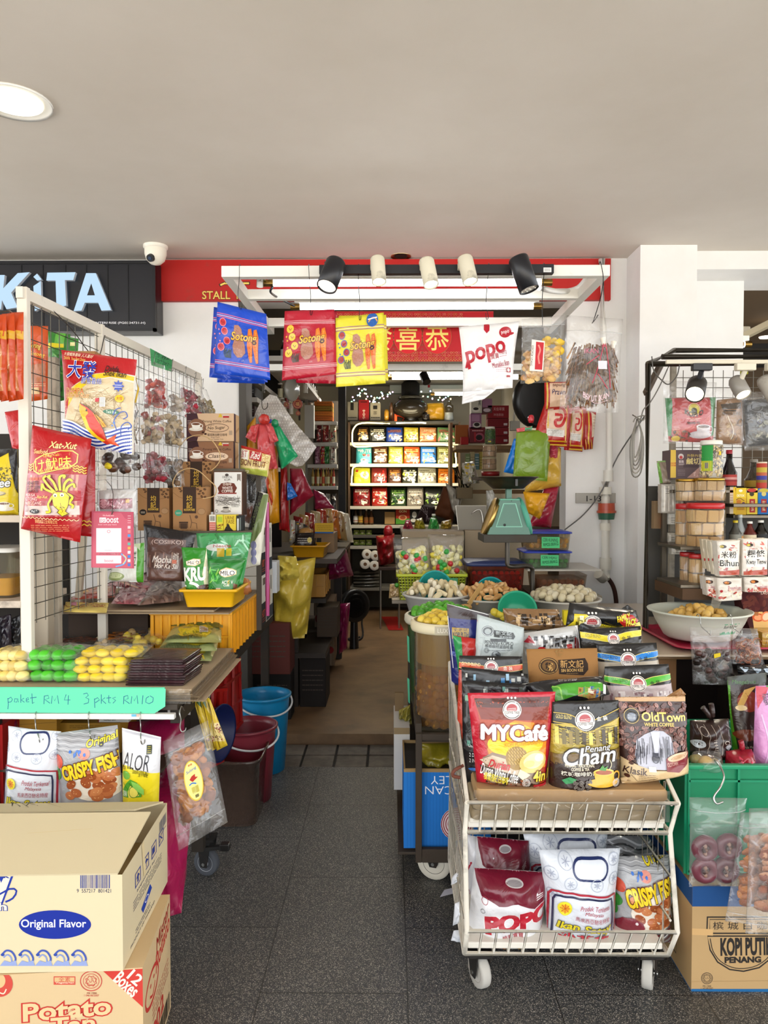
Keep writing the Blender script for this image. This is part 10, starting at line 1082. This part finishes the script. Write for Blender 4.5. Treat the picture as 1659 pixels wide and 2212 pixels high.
for xx in P(1468,1300,3.0).x,2.85:AB(dk,'post',(xx,3.2,ZT2),(xx+.02,3.22,zd(1058,3.18)),'5a5348',DS)
AB(dk,'back_panel',(P(1400,1045,3.34).x,3.34,ZT2),(2.9,3.36,zd(1050,3.34)),'3a3731',PT);TH('stepped grey display rack behind the pale bowl','rack',dk);pr=[R(1448,972,1460,1032,'d2b04a'),X('鹹切酥',1450,984,1458,1022,'b03a24',.01,90),R(1460,972,1530,1032,'5c4c4e'),E(1471,986,6,6,'c8c0bc'),E(1471,988,3.6,3.6,'b04040'),X('香脆',1466,994,1477,1000,'d8c8c8',.008),li(1466,1001,1478,1005,2,'c8b8b8',.8),X('外酥內爽',1484,981,1516,987,'c8b060',.006),X('鹹切酥',1483,989,1528,1003,'e2d08a',.02),G([1484,1032,1512,1008,1526,1024,1526,1032],'b08a80'),SA((1492,1020,1524,1030),16,2,1,['8a6a60','d8b8b0'],3),R(1476,1004,1508,1010,'4a3c40'),li(1464,1014,1480,1028,4,'8a7a7c',1)]
bx('dusky mauve biscuit box with yellow side on the top step','box',(1448,972,1532,1034),3.24,.1,'5c4c4e',pr,PA);po('pale green and beige pouch leaning behind the mauve box','pouch',[1418,996,1450,994,1448,1046,1426,1048],3.3,'8a7a6a',[L([1420,1000,1424,1044],7,'6a9a3c'),L([1420,996,1448,995],5,'8ab06a')]);cn('clear jar of mixed nuts with white lid and green label on the jar stack',(1522,950,1570,1032),3.1,'e2ded2',['c8b07a','e0d0a0','3a3a34','8a8478','d8c89a'],'nuts',5,[(.18,.86,3.4,4.45,'2a8a3c'),(.18,.45,3.4,4.4,'d8c420'),(.25,.4,3.75,4.1,'6a6a6a'),(.6,.7,5.0,5.25,'d8b820')])
cn('gold lidded jar of wafer squares at the outer side of the stack',(1468,1034,1516,1086),3.08,'b08a3c',['c0a478','cbb088','b89868'],'slab',6);cn('wider gold lidded jar of wafer squares under the nut jar',(1512,1032,1580,1086),3.02,'b8923e',['c0a478','cbb088','b89868'],'slab',7);cn('tall red lidded jar of wafer rolls at the outer side',(1468,1088,1520,1190),3.06,'a81a1c',['c09a64','caa874','b48a54'],'slab',8)
cn('big red lidded jar of wafer rolls in front of the other',(1498,1087,1582,1190),2.94,'b01c1e',['c8a468','d0b078','ba9258'],'slab',9);cn('lower outer red lidded jar of wafer rolls near the dark panel',(1474,1194,1506,1266),3.02,'a01818',['b08a5c','bc9868'],'slab',10);cn('lower inner red lidded jar half hidden by the noodle packs',(1494,1198,1530,1274),2.94,'a01818',['c09a60','caa870'],'slab',11)
for i,(px,Y,kl,lab)in EN((((1424,1046,1472,1108),3.22,'a8a298','upper film wrapped pack of pale cakes beside the jars'),((1436,1108,1470,1132),3.24,'c8c4ba','white wrapped pack below the pale cakes'),((1436,1150,1470,1172),3.24,'b0a898','small wrapped pack on the lower ledge'),((1446,1178,1478,1196),3.2,'b8b2a6','lowest small wrapped pack on the ledge'))):x0,y0,x1,y1=px;po(lab,PK,rq(*px),Y,kl,[[L([x0+6+k*9,y0+4,x0+6+k*9,y1-4],3,'d4cec2')for k in RG(int((x1-x0)/9))],li(x0+8,y0+8,x0+16,y0+22,3,'4a443c',1)],pq='brick',cu=.004)
bx('brown slim pack leaning at the edge of the dark panel',PK,(1412,1082,1428,1142),3.26,.03,'7a6448',(),yaw=.0);bx('orange edged pack between the brown one and the white pack',PK,(1434,1116,1440,1142),3.22,.04,'c8541c',());bz=zd(1058,3.18)+.001;BT('dark sauce bottle with red cap behind the yellow boxes',(P(1579,1040,3.24).x,3.26,bz),P(1579,972,3.26).z-bz,.032,'17100e','a01c28',[(.5,.62,'c8908a'),(.4,.5,'8a2a2a')],lz='a83a34',neck=.5)
BT('clear bottle with gold label behind the yellow boxes',(P(1628,1040,3.3).x,3.3,bz),P(1628,992,3.3).z-bz,.038,'b8b4ac','8a8478',[],HA,lz='a8882c',neck=.6);m_=MB();c=V(P(1645,1040,3.2).x,3.2,bz);h=P(1645,998,3.2).z-bz
for k,(f0,f1,cc)in EN(((0,.25,'b03a2a'),(.25,.35,'8a6a2a'),(.35,.5,'3a3a8a'),(.5,.62,'b05a3a'),(.62,.8,'b8a03a'),(.8,.95,'a83a2a'),(.95,1,'d8c8b0'))):la(m_,[(.021,h*f0),(.021,h*f1)],TR(*c),cc,PA,18)
ON(m_,'patterned cylinder can standing on the top step','can');ybx=zd(1112,3.16)
def mbox(lt,px,kl,pr):return bx(lt,'box',px,3.16,.06,kl,pr,PA,'upright boxes on the middle step')
mbox('orange and white slim box beside the gold lidded jar',(1576,1052,1590,1110),'c8b8a0',[R(1584,1052,1590,1110,'d8b028'),li(1577,1056,1583,1100,8,'a85a3a',1.2)]);mbox('yellow box with mango and passion fruit picture',(1588,1054,1612,1112),'d2a626',[R(1588,1054,1612,1076,'d8b828'),E(1600,1060,4,3,'f0e8c8'),X('DETOX',1592,1068,1608,1073,'f0e8c8',.04),E(1596,1084,5,5,'c87a2a'),E(1606,1088,3.4,3.4,'5a2a5a'),L([1590,1080,1598,1076,1608,1082],1.2,'5a3a14',3),li(1592,1096,1608,1102,2,'8a3a14',1.2)])
mbox('yellow box with red centre panel and dark emblem',(1613,1055,1636,1111),'d8bc3a',[E(1624,1067,5,5,'3a3014'),E(1624,1059,10,4,'b03028'),R(1619,1078,1631,1107,'a82a28'),X('千里追風油',1622,1081,1628,1104,'e8d8b0',.01)]);mbox('blue box with red centre panel and round emblem',(1637,1055,1668,1111),'1a66a8',[E(1650,1067,5,5,'c8b86a'),E(1650,1059,10,4,'b8a83a'),R(1644,1078,1656,1107,'a82a28'),X('驅風油王',1647,1081,1653,1104,'e8d8b0',.01)])
zlow2=zd(1180,2.98)+.001
for i,(px,kl,cap,r,ytop_,lab)in EN(((1588,'4a4a44','c8b020',.024,1124,'grey bottle with yellow cap behind the noodle packs'),(1603,'9aa0a0','b8bcb8',.022,1112,'clear bottle row behind the noodle packs'),(1619,'5a1a14','e0dcd4',.026,1126,'dark red bottle with white cap behind the noodle packs'),(1648,'18120e','dcd8d0',.028,1124,'black sauce bottle with white cap behind the noodle packs'))):BT(lab,(P(px,1170,3.1).x,3.1+.02*(i%2),zlow2),P(px,ytop_,3.1).z-zlow2,r,kl,cap,[]if i in(0,3)else[(.3,.5,'d8a060')],neck=.45,lz=['8a8a80','9a9a94','d8c8a8','2a2a2c'][i],gr='sauce bottles on the lower step')
def no(lt,q,Y,ch,word,sd,dp=.0,red=True):
 x0,y0=q[0];x1,y1=q[2];w=x1-x0;h=y1-y0;pr=[SA((x0+4,y0+8,x1-4,y1-4),36,w*.1,w*.03,['b03a34','d8b0a0','c85a4a','e8e0d8','a8646a'],sd),G([x0+w*.1,y0+h*.28,x1-w*.08,y0+h*.28,x1-w*.08,y0+h*.78,x0+w*.1,y0+h*.78],'e4ded4'),E(x0+w*.25,y0+h*.16,w*.14,h*.05,'2a2824'),E(x0+w*.2,y0+h*.16,w*.08,h*.035,'c8b02a'),X(ch,x0+w*.16,y0+h*.3,x1-w*.14,y0+h*.5,'16130f',.03),X(word,x0+w*.12,y0+h*.56,x1-w*.06,y0+h*.74,'16130f',.03),G([x0,y1-h*.1,x1,y1-h*.16,x1,y1,x0,y1],'a8402a')]
 return po(lt,'noodle pack',q,Y,'d8d0c4',pr,'noodle packs in front of the jars',pq='brick',pin=.0)
zn=zd(1262,2.9);no('front rice noodle pack labelled Bihun',[(1542,1168),(1592,1166),(1590,1240),(1548,1244)],2.8,'米粉','Bihun',3);no('front noodle pack labelled Kway Teow',[(1598,1164),(1652,1162),(1650,1240),(1596,1242)],2.8,'粿條','Kway Teow',4)
for k in RG(3):po(['second noodle pack in the row behind the Bihun one','third noodle pack in the row behind the Bihun one','last noodle pack in the row behind the Bihun one'][k],'noodle pack',[1530-k*9,1168-k*2,1546-k*9,1168-k*2,1556-k*9,1240-k*4,1538-k*9,1240-k*6],2.84+.035*k,['d0c6b0','c8bca4','c0b298'][k],[E(1536-k*9,1208,3,3,'a82a24'),G([1540-k*9,1226,1554-k*9,1230,1554-k*9,1240,1540-k*9,1240],'b04030')],'noodle packs in front of the jars',T=.016,pq='brick')
for k,(q,lab)in EN((([(1540,1246),(1594,1246),(1594,1292),(1544,1296)],'lower noodle pack under the Bihun one'),([(1598,1244),(1652,1244),(1650,1276),(1600,1276)],'lower noodle pack under the Kway Teow one'),([(1516,1244),(1542,1246),(1540,1290),(1520,1284)],'lower noodle pack turned edgewise beside the jars'))):x0,y0=q[0];x1,y1=q[2];po(lab,'noodle pack',q,2.82+.03*(k==2),'d4ccc0',[E((x0+x1)/2-6,y0+10,9,4,'3a2018'),E((x0+x1)/2-8,y0+10,5,3,'c8782a'),X('Premium',x0+(x1-x0)*.4,y0+16,x1-4,y0+27,'b87a80',.02,-4,.25),SA((x0+3,y0+24,x1-3,y1-3),16,5,2,['b03a34','d8b0a0','e0d8c0','a8402a'],k),E(x0+8,y0+28,3,3,'a82a34')],'noodle packs in front of the jars',T=.04,pq='brick')
bx('brown stained plank under the noodle packs and jars','plank',(1474,1272,1600,1296),2.86,.3,'4a3420',(),RU);m_=MB();a=P(1600,704,5.4);b=P(1622,724,5.4);bo(m_,(a.x,5.4,b.z),(b.x,5.7,a.z),'c9c0ac',PL,.01);bar(m_,P(1596,732,5.4),P(1680,690,5.2),.05,.04,'b0a488',PL);ON(m_,'beige bracketed unit in the neighbouring stall opening','fan unit');fluor('short tilted lamp seen in the neighbouring stall opening',1590,1622,744,5.0,.02)
m_=MB();c=P(1655,730,6);la(m_,[(.001,0),(.05,.0),(.055,.01)],TR(c.x,c.y,c.z),'fff0d8','glow3',16);ON(m_,'small lit ceiling lamp deep in the neighbouring stall','ceiling light');ON(bo(0,(P(1600,745,6.2).x,6.2,P(1600,790,6.2).z),(4,6.3,P(1600,742,6.2).z),'16120f',MT),'dark valance deep in the neighbouring stall opening','valance')
